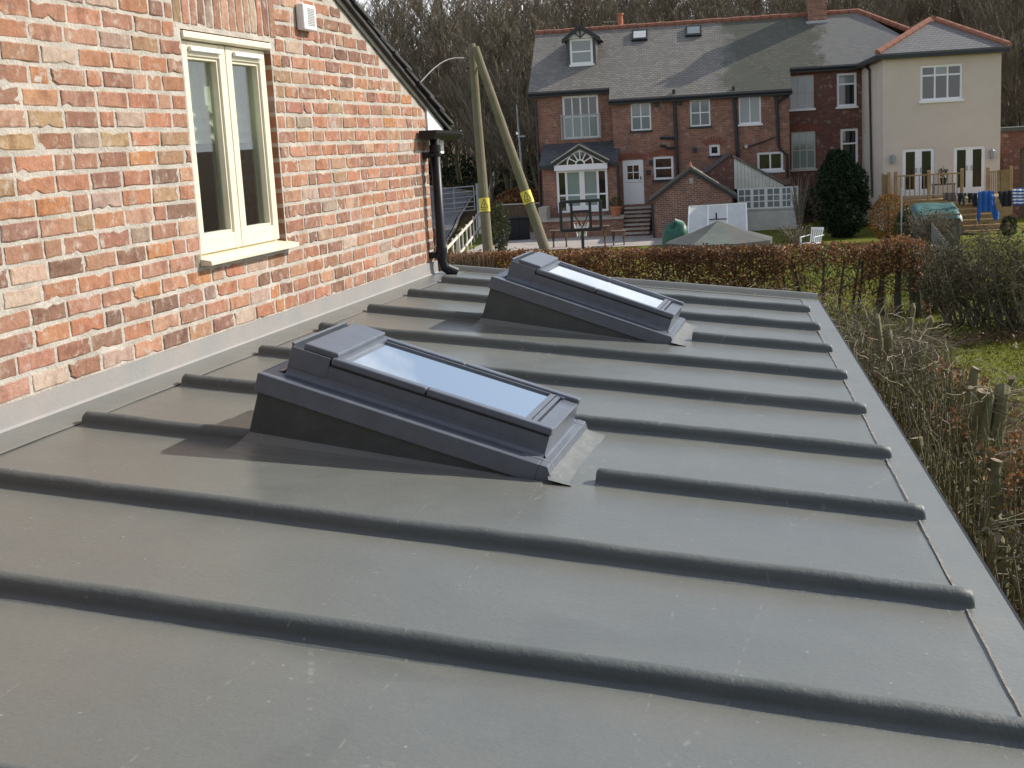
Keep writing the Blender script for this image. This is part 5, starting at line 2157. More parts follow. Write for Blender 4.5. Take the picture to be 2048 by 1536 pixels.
# canopy of a garden gazebo
gz0 = at_depth((1437, 441), 45.5)
gaz = thing('garden_gazebo', 'grey-green canopy of a low garden gazebo behind the hedge', 'gazebo', (gz0.x, gz0.y, GZ))
rim_z = at_depth((1437, 474), 45.5).z - .12
n = 8
rimr = 1.95
pts = [Vector((gz0.x + rimr * math.cos(R(22.5 + 45 * k)), gz0.y + rimr * math.sin(R(22.5 + 45 * k)), rim_z)) for k in range(n)]
for k in range(n):
    a, b2 = pts[k], pts[(k + 1) % n]
    mb = MB()
    apx_ = Vector((gz0.x, gz0.y, gz0.z))
    m1, m2_ = a.lerp(apx_, .5) - Vector((0, 0, .04)), b2.lerp(apx_, .5) - Vector((0, 0, .04))
    mb.face([a, b2, m2_, m1])
    mb.face([m1, m2_, apx_])
    mb.face([a, a - Vector((0, 0, .2)), b2 - Vector((0, 0, .2)), b2])
    mb.build('canopy_panel', 'felt' if k == 5 else 'felt2', gaz)  # front facet coloured paler to stand for sunlight on it
for k in range(0, n, 2):
    mb = MB()
    q = pts[k].lerp(Vector((gz0.x, gz0.y, rim_z)), .06)
    mb.tube([(q.x, q.y, GZ), (q.x, q.y, rim_z)], .03, 8)
    mb.build('post', 'iron', gaz)

def blob(mb, c, rx, ry, rzz, seed, nu=16, nv=10, amp=.18, flat=True):
    c = Vector(c)
    i0 = len(mb.v)
    for j in range(nv + 1):
        th = math.pi * j / nv
        for i in range(nu):
            ph = 2 * math.pi * i / nu
            d = Vector((math.sin(th) * math.cos(ph), math.sin(th) * math.sin(ph), math.cos(th)))
            k = 1 + amp * mnoise.noise(d * 1.8 + Vector((seed, seed * .7, 0)))
            p = c + Vector((d.x * rx, d.y * ry, d.z * rzz)) * k
            if flat:
                p.z = max(p.z, c.z - rzz * .98)
            mb.v.append(tuple(p))
    for j in range(nv):
        for i in range(nu):
            i2 = (i + 1) % nu
            mb.f.append((i0 + j * nu + i, i0 + (j + 1) * nu + i, i0 + (j + 1) * nu + i2, i0 + j * nu + i2))
            mb.m.append(0)

def tarp(q, dep, rx, ry, top_q, m, name, label, cat, seed):
    c = at_depth(q, dep)
    tz_ = at_depth(top_q, dep).z
    h = tz_ - GZ
    mb = MB()
    nu, nv = 22, 9
    i0 = 0
    for j in range(nv + 1):
        t_ = j / nv
        for i in range(nu):
            ph = 2 * math.pi * i / nu
            k = (1 - .10 * t_ ** 2) if j < nv - 1 else (.7 if j == nv - 1 else .02)
            cu_ = max(abs(math.cos(ph)), abs(math.sin(ph)))
            sqr = .72 / cu_ * .5 + .62
            fold = 1 + .06 * mnoise.noise(Vector((math.cos(ph) * 3, math.sin(ph) * 3, seed))) * (1 - t_) * 2
            zz = GZ + h * (t_ if j < nv - 1 else (.95 if j == nv - 1 else 1.0)) * (1 - .16 * t_ * math.cos(ph + seed)) * (1 + .08 * mnoise.noise(Vector((math.cos(ph), math.sin(ph), seed + 3))))
            mb.v.append((c.x + rx * k * sqr * fold * math.cos(ph), c.y + ry * k * sqr * fold * math.sin(ph), zz))
    for j in range(nv):
        for i in range(nu):
            i2 = (i + 1) % nu
            mb.f.append((j * nu + i, j * nu + i2, (j + 1) * nu + i2, (j + 1) * nu + i))
            mb.m.append(0)
    o = mb.build(name, m, smooth=True)
    return tag(o, label, cat)
tarp((1350, 455), 47, .50, .45, (1350, 447), 'dgreen', 'covered_barbecue', 'dark green cover over a garden item beside the brick outbuilding', 'cover', 2.0)
cp = at_depth((1872, 430), 45.0)
cfz = at_depth((1872, 410), 45.0).z - GZ
cf = thing('cold_frame', 'low teal-covered cold frame with sloping lid before the deck', 'cold frame', (cp.x, cp.y, GZ), R(8), local=True)
mb = MB()
mb.prism([(-.72, -.45, 0), (-.72, .45, 0), (-.72, .45, cfz), (-.72, -.45, cfz - .30)], (1.44, 0, 0))
mb.build('body', 'felt2', cf, bevel=.03)
mb = MB()
n_, m_ = 14, 8
for j in range(m_ + 1):
    for i in range(n_ + 1):
        x_, y_ = -.78 + 1.56 * i / n_, -.52 + 1.02 * j / m_
        mb.v.append((x_, y_, cfz - .27 + .30 * (y_ + .45) / .9 + .045 * mnoise.noise(Vector((x_ * 2.4, y_ * 3, 2))) - (.16 if j == 0 else 0) - (.14 if i in (0, n_) else 0)))
for j in range(m_):
    for i in range(n_):
        a = j * (n_ + 1) + i
        mb.f.append((a, a + 1, a + n_ + 2, a + n_ + 1))
        mb.m.append(0)
mb.build('cover', 'teal', cf, smooth=True)

# white plastic garden chair
cp = at_depth((1622, 450), 44.0)
cp.z = GZ + .42
chair = thing('garden_chair', 'white plastic garden armchair on the far side of the hedge', 'chair', (cp.x, cp.y, GZ), R(-35), local=True)
lz = cp.z - GZ
mb = MB()
mb.box((-.25, -.24, .0 + lz - .03), (.25, .24, lz))
mb.build('seat', 'white', chair, bevel=.02)
mb = MB()
for k in range(6):
    mb.bar((-.20 + k * .08, .23, lz), (-.22 + k * .088, .36, lz + .44), .05, .02, up=(0, 1, 0))
mb.bar((-.25, .36, lz + .45), (.25, .36, lz + .45), .03, .09)
mb.build('backrest', 'white', chair, bevel=.008)
for s1 in (-1, 1):
    mb = MB()
    mb.bar((s1 * .27, -.25, lz + .20), (s1 * .27, .32, lz + .24), .06, .03)
    mb.bar((s1 * .26, -.23, lz), (s1 * .27, -.23, lz + .19), .05, .04, up=(0, 1, 0))
    mb.build('armrest', 'white', chair, bevel=.008)
    for yy_ in (-.22, .24):
        mb = MB()
        mb.tube([(s1 * .24, yy_, lz - .02), (s1 * .29, yy_ * 1.15, 0)], .025, 6)
        mb.build('leg', 'white', chair)

# basketball backboard seen from behind
bc = at_depth((1161.5, 431), 37.0)
rt_ = Vector((CR.x, CR.y, 0)).normalized()
hoop = thing('basketball_stand', 'black open-framed basketball backboard on a pole behind the hedge', 'basketball stand', (bc.x, bc.y, GZ), math.atan2(rt_.y, rt_.x), local=True)
zc = bc.z - GZ
hw_, hh_ = .565, .405
mb = MB()
for a, b2 in (((-hw_, -hh_), (hw_, -hh_)), ((hw_, -hh_), (hw_, hh_)), ((hw_, hh_), (-hw_, hh_)), ((-hw_, hh_), (-hw_, -hh_))):
    mb.bar((a[0], 0, zc + a[1]), (b2[0], 0, zc + b2[1]), .09, .09, up=(0, 1, 0))
mb.build('backboard_frame', 'iron', hoop, bevel=.02)
for x in (-.26, .27):
    mb = MB()
    mb.bar((x, .01, zc - hh_), (x, .01, zc + hh_), .075, .06, up=(0, 1, 0))
    mb.build('frame_upright', 'iron', hoop)
mb = MB()
mb.bar((-.26, .012, zc + .12), (.27, .012, zc + .12), .05, .06)
mb.build('frame_crossbar', 'iron', hoop)
for x in (-.23, .24):
    mb = MB()
    mb.bar((x, -.05, zc + .10), (.03, -.12, zc - .34), .03, .03, up=(0, 1, 0))
    mb.build('brace', 'iron', hoop)
mb = MB()
mb.tube([(0.02, -.12, zc - .36), (.02, -.12, 0)], .045, 10)
mb.build('pole', 'iron', hoop)
mb = MB()
mb.box((-.4, -.9, 0), (.45, .25, .18))
mb.build('base', 'iron', hoop, bevel=.05)
mb = MB()
P = [(.02 + .225 * math.cos(2 * math.pi * k / 20), .33 + .225 * math.sin(2 * math.pi * k / 20), zc - .22) for k in range(21)]
mb.tube(P, .012, 6, cap=False)
mb.build('rim', 'ridge', hoop)
mb = MB()
for k in range(12):
    a = 2 * math.pi * k / 12
    a2 = a + .5
    mb.bar((.02 + .22 * math.cos(a), .33 + .22 * math.sin(a), zc - .22), (.02 + .13 * math.cos(a2), .33 + .13 * math.sin(a2), zc - .62), .014, .014)
    a3 = a - .5
    mb.bar((.02 + .22 * math.cos(a), .33 + .22 * math.sin(a), zc - .22), (.02 + .13 * math.cos(a3), .33 + .13 * math.sin(a3), zc - .62), .014, .014)
mb.build('net', 'white', hoop, stuff=True)

# terracotta pot with clipped box ball on the terrace
def leaves_ball(mb, c, rx, ry, rzz, n, sz, r, shell=.55, amp=.25, seed=0.0, squash=None):
    c = Vector(c)
    for _ in range(n):
        d = Vector((r.gauss(0, 1), r.gauss(0, 1), r.gauss(0, 1)))
        d.normalize()
        k = (1 + amp * mnoise.noise(d * 2.2 + Vector((seed, 0, seed)))) * (shell + (1 - shell) * r.random() ** .5)
        p = c + Vector((d.x * rx * k, d.y * ry * k, d.z * rzz * k))
        leaf(mb, p, sz * r.uniform(.6, 1.3), r)
def leaf(mb, p, s, r, asp=.6):
    a = Vector((r.gauss(0, 1), r.gauss(0, 1), r.gauss(0, 1))).normalized()
    b2 = a.cross(Vector((r.gauss(0, 1), r.gauss(0, 1), r.gauss(0, 1)))).normalized()
    i = len(mb.v)
    mb.v += [tuple(p - a * s * .5), tuple(p + b2 * s * asp * .5), tuple(p + a * s * .5), tuple(p - b2 * s * asp * .5)]
    mb.f.append((i, i + 1, i + 2, i + 3))
    mb.m.append(0)

pu, pz = hp((1232.5, 428), VT + .3)
pw = hw(pu, VT + .3, tz)
pot = thing('potted_box_ball', 'clipped box ball in a terracotta pot at the head of the steps', 'potted plant', (pw.x, pw.y, pw.z), local=True)
mb = MB()
mb.tube([(0, 0, 0), (0, 0, .38), (0, 0, .38), (0, 0, .46), (0, 0, .46), (0, 0, .40)], [.17, .24, .27, .27, .23, .22], 14)
mb.build('pot', 'terracotta', pot)
rr = random.Random(3)
mb = MB()
leaves_ball(mb, (0, 0, .62), .29, .29, .25, 900, .05, rr, .75, .1)
mb.build('foliage', 'box', pot, stuff=True)
mb = MB()
mb.tube([(0, 0, .3), (0, 0, .6)], .02, 6)
mb.build('stem', 'hbarkd', pot)

# garden table, bench and chairs on the patio
def table(q, dep, wd, label, name='garden_table'):
    p = at_depth(q, dep)
    tb = thing(name, label, 'table', (p.x, p.y, GZ), HA, local=True)
    h = p.z - GZ
    for k in range(5):
        mb = MB()
        mb.box((-wd / 2, -.35 + k * .14, h - .03), (wd / 2, -.35 + k * .14 + .125, h))
        mb.build('slat', 'wood', tb)
    for s1 in (-1, 1):
        mb = MB()
        mb.bar((s1 * wd * .35, -.3, h - .03), (s1 * wd * .35, .3, 0), .05, .05)
        mb.bar((s1 * wd * .35 + .03, .3, h - .03), (s1 * wd * .35 + .03, -.3, 0), .05, .05)
        mb.build('leg', 'wood', tb)
    return tb
table((1185, 452), 52, 1.3, 'dark slatted garden table on the patio below the terrace wall')
table((1118, 460), 53, .75, 'small pale-topped bench at the left end of the terrace wall', 'garden_bench')
table((1236, 461), 52.5, .6, 'small folding stool beside the terrace steps', 'folding_stool')

# washing line
wl = thing('washing_line', 'thin washing line strung on a grey post before the deck', 'washing line', on_ground((1803, 470)))
A0, A1 = at_depth((1803, 383), 45.0), at_depth((2090, 392), 45.0)
mb = MB()
n = 24
mb.tube([A0.lerp(A1, k / n) - Vector((0, 0, .10 * math.sin(math.pi * k / n))) for k in range(n + 1)], .006, 5)
mb.build('line', 'galv', wl)
for P in (A0, A1):
    mb = MB()
    mb.tube([(P.x, P.y, GZ), (P.x, P.y, P.z + .15)], .028, 8)
    mb.build('post', 'galv', wl)
def garment(name, outline, m, label, cat, dep=44.98, seed=0.0, mats=None):
    # a pegged cloth traced from its own outline, given folds and thickness
    P = [at_depth(q, dep) for q in outline]
    xs = [q[0] for q in outline]
    x0, x1 = min(xs), max(xs)
    y0, y1 = min(q[1] for q in outline), max(q[1] for q in outline)
    def inside(x, y):
        c = False
        n = len(outline)
        for i in range(n):
            (xa, ya), (xb, yb) = outline[i], outline[(i + 1) % n]
            if (ya > y) != (yb > y) and x < (xb - xa) * (y - ya) / (yb - ya) + xa:
                c = not c
        return c
    mb = MB()
    st = 1.6
    nx_, ny_ = int((x1 - x0) / st) + 1, int((y1 - y0) / st) + 1
    ids = {}
    def vid(i, j):
        if (i, j) not in ids:
            q = (x0 + i * st, y0 + j * st)
            p = at_depth(q, dep)
            f = (.05 * math.sin(i * .9 + seed) + .04 * mnoise.noise(Vector((i * .3, j * .2, seed)))) * min(1, .2 + j / 6)
            p = p - Vector((0, 1, 0)) * f
            ids[i, j] = len(mb.v)
            mb.v.append(tuple(p))
        return ids[i, j]
    for i in range(nx_):
        for j in range(ny_):
            if inside(x0 + (i + .5) * st, y0 + (j + .5) * st):
                mb.f.append((vid(i, j), vid(i + 1, j), vid(i + 1, j + 1), vid(i, j + 1)))
                mb.m.append(1 if mats and (j // 2) % 2 else 0)
    o = mb.build(name, mats or m, smooth=True)
    so_ = o.modifiers.new('cloth', 'SOLIDIFY')
    so_.thickness = .012
    return tag(o, label, cat, 'washing on the line')
garment('towel', [(1886, 385), (1913, 385), (1912, 403), (1886, 401)], 'taupe', 'taupe towel pegged at the left end of the washing line', 'towel', seed=1)
garment('trousers', [(1915, 386), (1932, 386), (1931, 412), (1925, 410), (1924, 396), (1921, 410), (1916, 408)], 'navy', 'dark green trousers hung beside the taupe towel', 'trousers', seed=2)
garment('leggings', [(1935, 386), (1955, 386), (1954, 414), (1946, 414), (1942, 398), (1940, 408), (1937, 404)], 'darkcloth', 'short dark leggings hung left of the blue shirt', 'leggings', seed=3)
garment('shirt', [(1956, 383), (1988, 382), (1991, 412), (1999, 430), (1996, 439), (1987, 441), (1983, 424), (1962, 424), (1959, 443), (1953, 443), (1955, 420)], 'blue', 'bright blue long-sleeved shirt hanging by its hem', 'shirt', seed=4)
garment('pullover', [(1996, 383), (2024, 381), (2023, 412), (2004, 414), (1999, 402)], 'darkcloth', 'black pullover hung right of the blue shirt', 'pullover', seed=5)
garment('striped_top', [(2025, 378), (2052, 375), (2052, 410), (2026, 411)], None, 'blue and white striped top at the right end of the line', 'top', seed=6, mats=['blue', 'white'])

# little planted table on the deck
tp = hw(hp((1887, 375), VD + .9)[0], VD + .9, DZ)
pt = thing('plant_stand', 'small dark stand with a potted plant on the deck', 'plant stand', tp, HA, local=True)
mb = MB()
mb.box((-.42, -.2, .5), (.42, .2, .54))
mb.build('top', 'iron', pt)
for x in (-.38, .38):
    for y in (-.16, .16):
        mb = MB()
        mb.bar((x, y, 0), (x, y, .5), .03, .03)
        mb.build('leg', 'iron', pt)
mb = MB()
mb.tube([(0, 0, .54), (0, 0, .76)], [.10, .14], 10)
mb.build('pot', 'iron', pt)
mb = MB()
leaves_ball(mb, (0, 0, .95), .22, .22, .24, 130, .10, rr, .3, .3)
mb.build('foliage', 'olive', pt, stuff=True)

# pale gravel patch
gp0 = [on_ground(q) for q in ((1905, 470), (1990, 462), (2000, 428), (1930, 440))]
mb = MB()
mb.face([(p.x, p.y, GZ + .02) for p in gp0])
structure('gravel_patch', mb, 'gravel')

# ================================================================== A-POLE WITH WARNING PLATES
pd = 33.5
pA0, pA1 = at_depth((976, 500), pd), at_depth((943, 88), pd)
pB0, pB1 = at_depth((1092, 503), pd - .25), at_depth((950, 95), pd - .25)
ap_ = thing('utility_pole', 'mossy wooden A-frame pole with two yellow warning plates', 'utility pole', (pA0.x, pA0.y, GZ))
def down(P0, P1):
    d = (P0 - P1)
    k = (GZ - .2 - P1.z) / d.z
    return P1 + d * k
for (P0, P1, nm) in ((pA0, pA1, 1), (pB0, pB1, 2)):
    b0 = down(P0, P1)
    mb = MB()
    n = 18
    mb.tube([b0.lerp(P1, k / n) + Vector((.012 * jag(k * .7, nm, 1), 0, 0)) for k in range(n + 1)], [.146 - .048 * k / n for k in range(n + 1)], 14)
    mb.build('pole', 'pole', ap_, smooth=False)
mb = MB()
bt = pA1.lerp(pB1, .5) - Vector((0, 0, .55))
mb.tube([bt - HU * .22, bt + HU * .28], .02, 8)
mb.build('bolt', 'iron', ap_)
def plate(P0, P1, q0, q1, wd):
    # a thin enamel plate bent round the pole, with a black triangle, bolt and print lines
    ax = (P1 - P0).normalized()
    t0 = at_depth(q0, pd)
    t1 = at_depth(q1, pd)
    def foot_(p):
        return P0 + ax * (p - P0).dot(ax)
    c0, c1 = foot_(t0), foot_(t1)
    fwd = (CAM - c0)
    fwd = (fwd - ax * fwd.dot(ax)).normalized()
    sd = ax.cross(fwd).normalized()
    rad = .143
    L = (c0 - c1).length
    lo_ = c1 if (c1 - c0).dot(ax) < 0 else c0
    def S(a, h, k=0.0):
        return lo_ + ax * h + (fwd * math.cos(a) + sd * math.sin(a)) * (rad + k)
    mb = MB()
    n = 12
    A = 1.25
    for i in range(n):
        a, b2 = -A + 2 * A * i / n, -A + 2 * A * (i + 1) / n
        mb.face([S(a, 0, .004), S(b2, 0, .004), S(b2, L, .004), S(a, L, .004)])
    pl_ = mb.build('warning_plate', 'yellow', ap_, label='yellow warning plate with black lightning triangle')
    mk = MB()
    def stroke(p, q, wd_):
        k = 6
        for i in range(k):
            x0, y0 = p[0] + (q[0] - p[0]) * i / k, p[1] + (q[1] - p[1]) * i / k
            x1, y1 = p[0] + (q[0] - p[0]) * (i + 1) / k, p[1] + (q[1] - p[1]) * (i + 1) / k
            dx, dy = q[0] - p[0], q[1] - p[1]
            l = math.hypot(dx, dy)
            ox, oy = -dy / l * wd_ / 2, dx / l * wd_ / 2
            mk.face([S((x0 + ox) / rad, y0 + oy, .0055), S((x1 + ox) / rad, y1 + oy, .0055), S((x1 - ox) / rad, y1 - oy, .0055), S((x0 - ox) / rad, y0 - oy, .0055)])
    b_, h_ = L * .30, L * .90
    stroke((-.095, b_), (.095, b_), .018)
    stroke((-.095, b_), (0, h_), .018)
    stroke((.095, b_), (0, h_), .018)
    stroke((.012, h_ - .10), (-.022, b_ + .09), .014)
    stroke((-.022, b_ + .09), (.022, b_ + .09), .012)
    stroke((.022, b_ + .09), (-.008, b_ + .02), .014)
    stroke((-.10, L * .18), (.10, L * .18), .014)
    stroke((-.08, L * .10), (.08, L * .10), .010)
    mk.build('warning_print', 'iron', pl_)
plate(pA0, pA1, (971, 397), (974, 424), .2)
plate(pB0, pB1, (1053, 385), (1061, 409), .2)
mb = MB()
w0, w1 = at_depth((934, 117), pd), at_depth((838, 168), 28)
mb.tube([w0.lerp(w1, k / 10) - Vector((0, 0, .35 * math.sin(math.pi * k / 10) * -.6)) for k in range(11)], .014, 6)
mb.build('cable', 'greyfence', ap_)

# street lamp post behind the poles
lb = at_depth((1046, 372), 72)
lt_ = at_depth((1033, 208), 72)
lamp = thing('lamp_post', 'slim grey lamp post between the poles and the brick row', 'lamp post', (lb.x, lb.y, gz(lb.x, lb.y)))
mb = MB()
mb.tube([(lb.x, lb.y, gz(lb.x, lb.y) - .1), lb, lt_], [.085, .07, .04], 8)
mb.build('post', 'galv', lamp)
mb = MB()
lm = at_depth((1044, 273), 72)
mb.bar(lm - Vector((.25, 0, 0)), lm + Vector((.2, 0, 0)), .16, .12)
mb.build('lamp_head', 'galv', lamp, bevel=.04)

# field gate across the lane
gA, gB = at_depth((866, 380), 66), at_depth((948, 372), 66)
gate = thing('field_gate', 'galvanised five-bar field gate across the lane', 'gate', (gB.x, gB.y, gz(gB.x, gB.y)))
gh = 1.45
for k, h in enumerate((0, .26, .52, .78, 1.02, 1.2)):
    mb = MB()
    mb.tube([gA - Vector((0, 0, h)), gB - Vector((0, 0, h))], .028 if k else .036, 8)
    mb.build('bar', 'galv', gate)
for t_ in (.01, .5, .99):
    mb = MB()
    p = gA.lerp(gB, t_)
    mb.tube([p, p - Vector((0, 0, 1.2))], .03, 8)
    mb.build('upright', 'galv', gate)
mb = MB()
p = gB + HU * .16
mb.tube([(p.x, p.y, gz(p.x, p.y) - .2), (p.x, p.y, gB.z + .12)], .08, 8)
mb.build('gate_post', 'galv', gate)

# white paling fence along the lane
fA, fB = Vector((*on_axis((893, 489), 2, -2.15).xy, 0)), Vector((*on_axis((990, 386), 2, -2.10).xy, 0))
fence = thing('paling_fence', 'pale paling fence climbing along the lane beside the pole', 'fence', (fA.x, fA.y, gz(fA.x, fA.y)))
N_ = 17
prev = None
for k in range(N_):
    t_ = k / (N_ - 1)
    p = fA.lerp(fB, t_)
    g_ = gz(p.x, p.y)
    h = 1.13 + .04 * math.sin(k * 2.3)
    mb = MB()
    post = k % 6 == 2
    mb.box((p.x - (.07 if post else .026), p.y - .03, g_ - .1), (p.x + (.07 if post else .026), p.y + .03, g_ + h))
    mb.build('post' if post else 'paling', 'pale', fence, bevel=.012)
    if prev is not None:
        for hh in (1.02, .35):
            m2 = MB()
            m2.bar((prev[0].x, prev[0].y + .05, prev[1] + hh), (p.x, p.y + .05, g_ + hh), .05, .08)
            m2.build('rail', 'pale', fence)
    prev = (p, g_)

# grey paling fence at the right, half hidden by bushes
gfence = thing('garden_fence', 'grey paling fence half hidden by dark bushes right of the lawn', 'fence', (5.9, 36, GZ))
fA, fB = Vector((5.75, 33.5, 0)), Vector((5.95, 44, 0))
for k in range(56):
    p = fA.lerp(fB, k / 55)
    mb = MB()
    mb.box((p.x - .012, p.y - .05, GZ - .05), (p.x + .012, p.y + .05, GZ + 1.05 + .03 * math.sin(k * 3)))
    mb.build('paling', 'greyfence', gfence)
for hh in (.3, .85):
    mb = MB()
    mb.bar((fA.x + .04, fA.y, GZ + hh), (fB.x + .04, fB.y, GZ + hh), .04, .07)
    mb.build('rail', 'greyfence', gfence)

# boundary wall, bins, heap behind the poles
bwall = thing('boundary_fence', 'low brown board fence between the lane and the brick row', 'fence', hw(-3.5, 1.2, 0))
for k in range(11):
    a = hw(-2.2 + k * .19, 1.6, 0)
    mb = MB()
    X = Matrix.Translation((a.x, a.y, gz(a.x, a.y))) @ Matrix.Rotation(HA, 4, 'Z')
    mb.box((0, 0, 0), (.178, .025, 1.35), X=X)
    mb.build('board', 'wood', bwall)
a, b2 = hw(-2.25, 1.58, 0), hw(-.1, 1.58, 0)
mb = MB()
mb.bar((a.x, a.y, GZ + 1.40), (b2.x, b2.y, GZ + 1.40), .10, .05)
mb.build('capping_rail', 'pale', bwall)
for k, (q, lab) in enumerate((((1026, 440), 'left one of two black wheeled bins by the fence'), ((1046, 438), 'right one of two black wheeled bins by the fence'))):
    p = at_depth(q, 58.5)
    bn = thing('wheelie_bin', lab, 'bin', (p.x, p.y, GZ), R(10), group='wheeled bins', local=True)
    mb = MB()
    i = 0
    mb.v = [(-.24, -.26, 0), (.24, -.26, 0), (.24, .26, 0), (-.24, .26, 0), (-.29, -.33, .95), (.29, -.33, .95), (.29, .33, .95), (-.29, .33, .95)]
    mb.f = [(0, 3, 2, 1), (4, 5, 6, 7), (0, 1, 5, 4), (1, 2, 6, 5), (2, 3, 7, 6), (3, 0, 4, 7)]
    mb.m = [0] * 6
    mb.build('body', 'black', bn, bevel=.03)
    mb = MB()
    mb.box((-.31, -.36, .955), (.31, .38, 1.03))
    mb.build('lid', 'black', bn, bevel=.03)
    for s1 in (-1, 1):
        mb = MB()
        mb.tube([(s1 * .20, .30, .10), (s1 * .27, .30, .10)], .10, 12)
        mb.build('wheel', 'black', bn)
p = hw(-.6, 1.55, 1.43)
cone = thing('cone_ornament', 'tiny orange and white cone on the fence beside the brick row', 'cone', p, local=True)
mb = MB()
mb.tube([(0, 0, 0), (0, 0, .28)], [.11, .07], 10)
mb.build('base', 'white', cone)
mb = MB()
mb.tube([(0, 0, .28), (0, 0, .50)], [.07, .03], 10)
mb.build('tip', 'ridge', cone)

# ================================================================== PLANTS
def ball_bush(name, q, dep, rx, ry, h, m, n, sz, label, cat, seed, amp=.3, shell=.5, stems=8, base=None, stemm='hbarkd', squarish=1.0):
    r = random.Random(seed)
    p = at_depth(q, dep)
    g_ = gz(p.x, p.y) if base is None else base
    t_ = thing(name, label, cat, (p.x, p.y, g_), local=True)
    mb = MB()
    for _ in range(n):
        d = Vector((r.gauss(0, 1), r.gauss(0, 1), r.gauss(0, 1))).normalized()
        k = (1 + amp * mnoise.noise(d * 2.4 + Vector((seed, 0, seed)))) * (shell + (1 - shell) * r.random() ** .5)
        pp = Vector((d.x * rx * k, d.y * ry * k, h * .5 + d.z * h * .52 * k))
        if pp.z < 0:
            pp.z = r.random() * .3
        leaf(mb, pp, sz * r.uniform(.6, 1.4), r)
    mb.build('foliage', m, t_, stuff=True)
    mb = MB()
    for k in range(stems):
        a = r.uniform(0, 6.28)
        e = Vector((math.cos(a) * rx * r.uniform(.3, .9), math.sin(a) * ry * r.uniform(.3, .9), h * r.uniform(.6, 1.0)))
        mb.tube([(e.x * .1, e.y * .1, -.05), (e.x * .45, e.y * .45, e.z * .5), e], [.022, .014, .005], 5)
    mb.build('stems', stemm, t_, stuff=True)
    return t_
# conifer beside the side wall
r = random.Random(11)
p = at_depth((1684, 440), 50.5)
con = thing('conifer', 'dense dark green conifer beside the cream side wall', 'tree', (p.x, p.y, GZ), local=True)
mb = MB()
Hc = at_depth((1690, 303), 50.5).z - GZ
for _ in range(15000):
    z = r.random() ** .85 * Hc
    t_ = z / Hc
    rad = .92 * (min(1, (t_ + .12) * 3.2)) * (1 - max(0, t_ - .55) ** 2 * 4.2)
    a = r.uniform(0, 6.283)
    k = (.45 + .55 * r.random() ** .5) * (1 + .34 * mnoise.noise(Vector((math.cos(a) * 2.6, math.sin(a) * 2.6, z * 2.4))) + .16 * mnoise.noise(Vector((math.cos(a) * 7, math.sin(a) * 7, z * 6))))
    k *= 1 - .22 * (math.sin(z * 2.1 + a * 2) > .55)
    sh = .16 * math.sin(z * 1.3) + (.22 if r.random() < .5 else -.22) * max(0, t_ - .5)
    leaf(mb, Vector((math.cos(a) * rad * k + sh, math.sin(a) * rad * k, z * r.uniform(.97, 1.04))), r.uniform(.07, .16), r, .5)
mb.build('foliage', 'evergreen', con, stuff=True)
mb = MB()
mb.tube([(0, 0, -.1), (0, 0, Hc * .9)], [.12, .03], 8)
mb.build('trunk', 'hbarkd', con)
ball_bush('orange_shrub', (1778, 415), 47.5, .72, .6, 1.75, 'orange', 3800, .07, 'rounded orange-brown shrub left of the deck', 'shrub', 5, amp=.2, shell=.7)
ball_bush('variegated_shrub', (1812, 430), 46, .42, .4, 1.3, 'ivy', 900, .11, 'pale variegated shrub in front of the deck', 'shrub', 6)
ball_bush('ivy_bush', (998, 445), 52, .42, .4, 1.95, 'ivy', 1800, .09, 'leafy variegated bush beside the left pole', 'shrub', 7, amp=.25, shell=.65)
ball_bush('straw_heap', (1020, 366), 70, 1.2, .8, 1.0, 'straw', 2600, .13, 'brown heap behind the board fence', 'heap', 8, base=gz(at_depth((1020, 366), 70).x, at_depth((1020, 366), 70).y) + .2)
ball_bush('bronze_hedge', (1040, 352), 74, 1.5, .7, 1.3, 'beech', 2600, .13, 'bronze-leaved bush between the poles', 'shrub', 9)
ball_bush('border_shrub', (1590, 445), 47, .8, .5, .9, 'olive', 500, .07, 'thin brown border shrub beside the white chair', 'shrub', 10, stems=50, stemm='deadtwig')
ball_bush('border_shrub', (1862, 450), 42, .95, .5, 1.45, 'olive', 1500, .06, 'straggly olive shrub in front of the teal cover', 'shrub', 12, stems=190, stemm='deadtwig')
ball_bush('round_shrub', (2018, 440), 47, .30, .3, .75, 'evergreen', 1200, .06, 'small round dark shrub right of the gravel', 'shrub', 13, shell=.7)
ball_bush('climber', (1632, 375), 56, .7, .5, 1.5, 'evergreen', 900, .12, 'dark climber between the garden room and the conifer', 'climber', 14, base=GZ + .3, stems=20, stemm='deadtwig')
ball_bush('bare_shrub', (1598, 395), 53.5, .55, .5, 2.5, 'olive', 60, .06, 'leafless twiggy shrub at the right end of the garden room', 'shrub', 15, stems=40, stemm='deadtwig')
bushes = [(1893, 560, 29.5, .85, 1.75, ''), (1945, 560, 27.0, 1.15, 2.05, ''), (2010, 560, 26.2, 1.25, 2.1, ''), (2075, 560, 25.6, 1.2, 2.0, '')]
labs = ['scraggy dark bush overhanging the grey paling fence', 'broad dark bush right of the grey paling fence', 'tall dark bush above the right end of the lawn', 'dark bush at the right picture edge beyond the lawn']
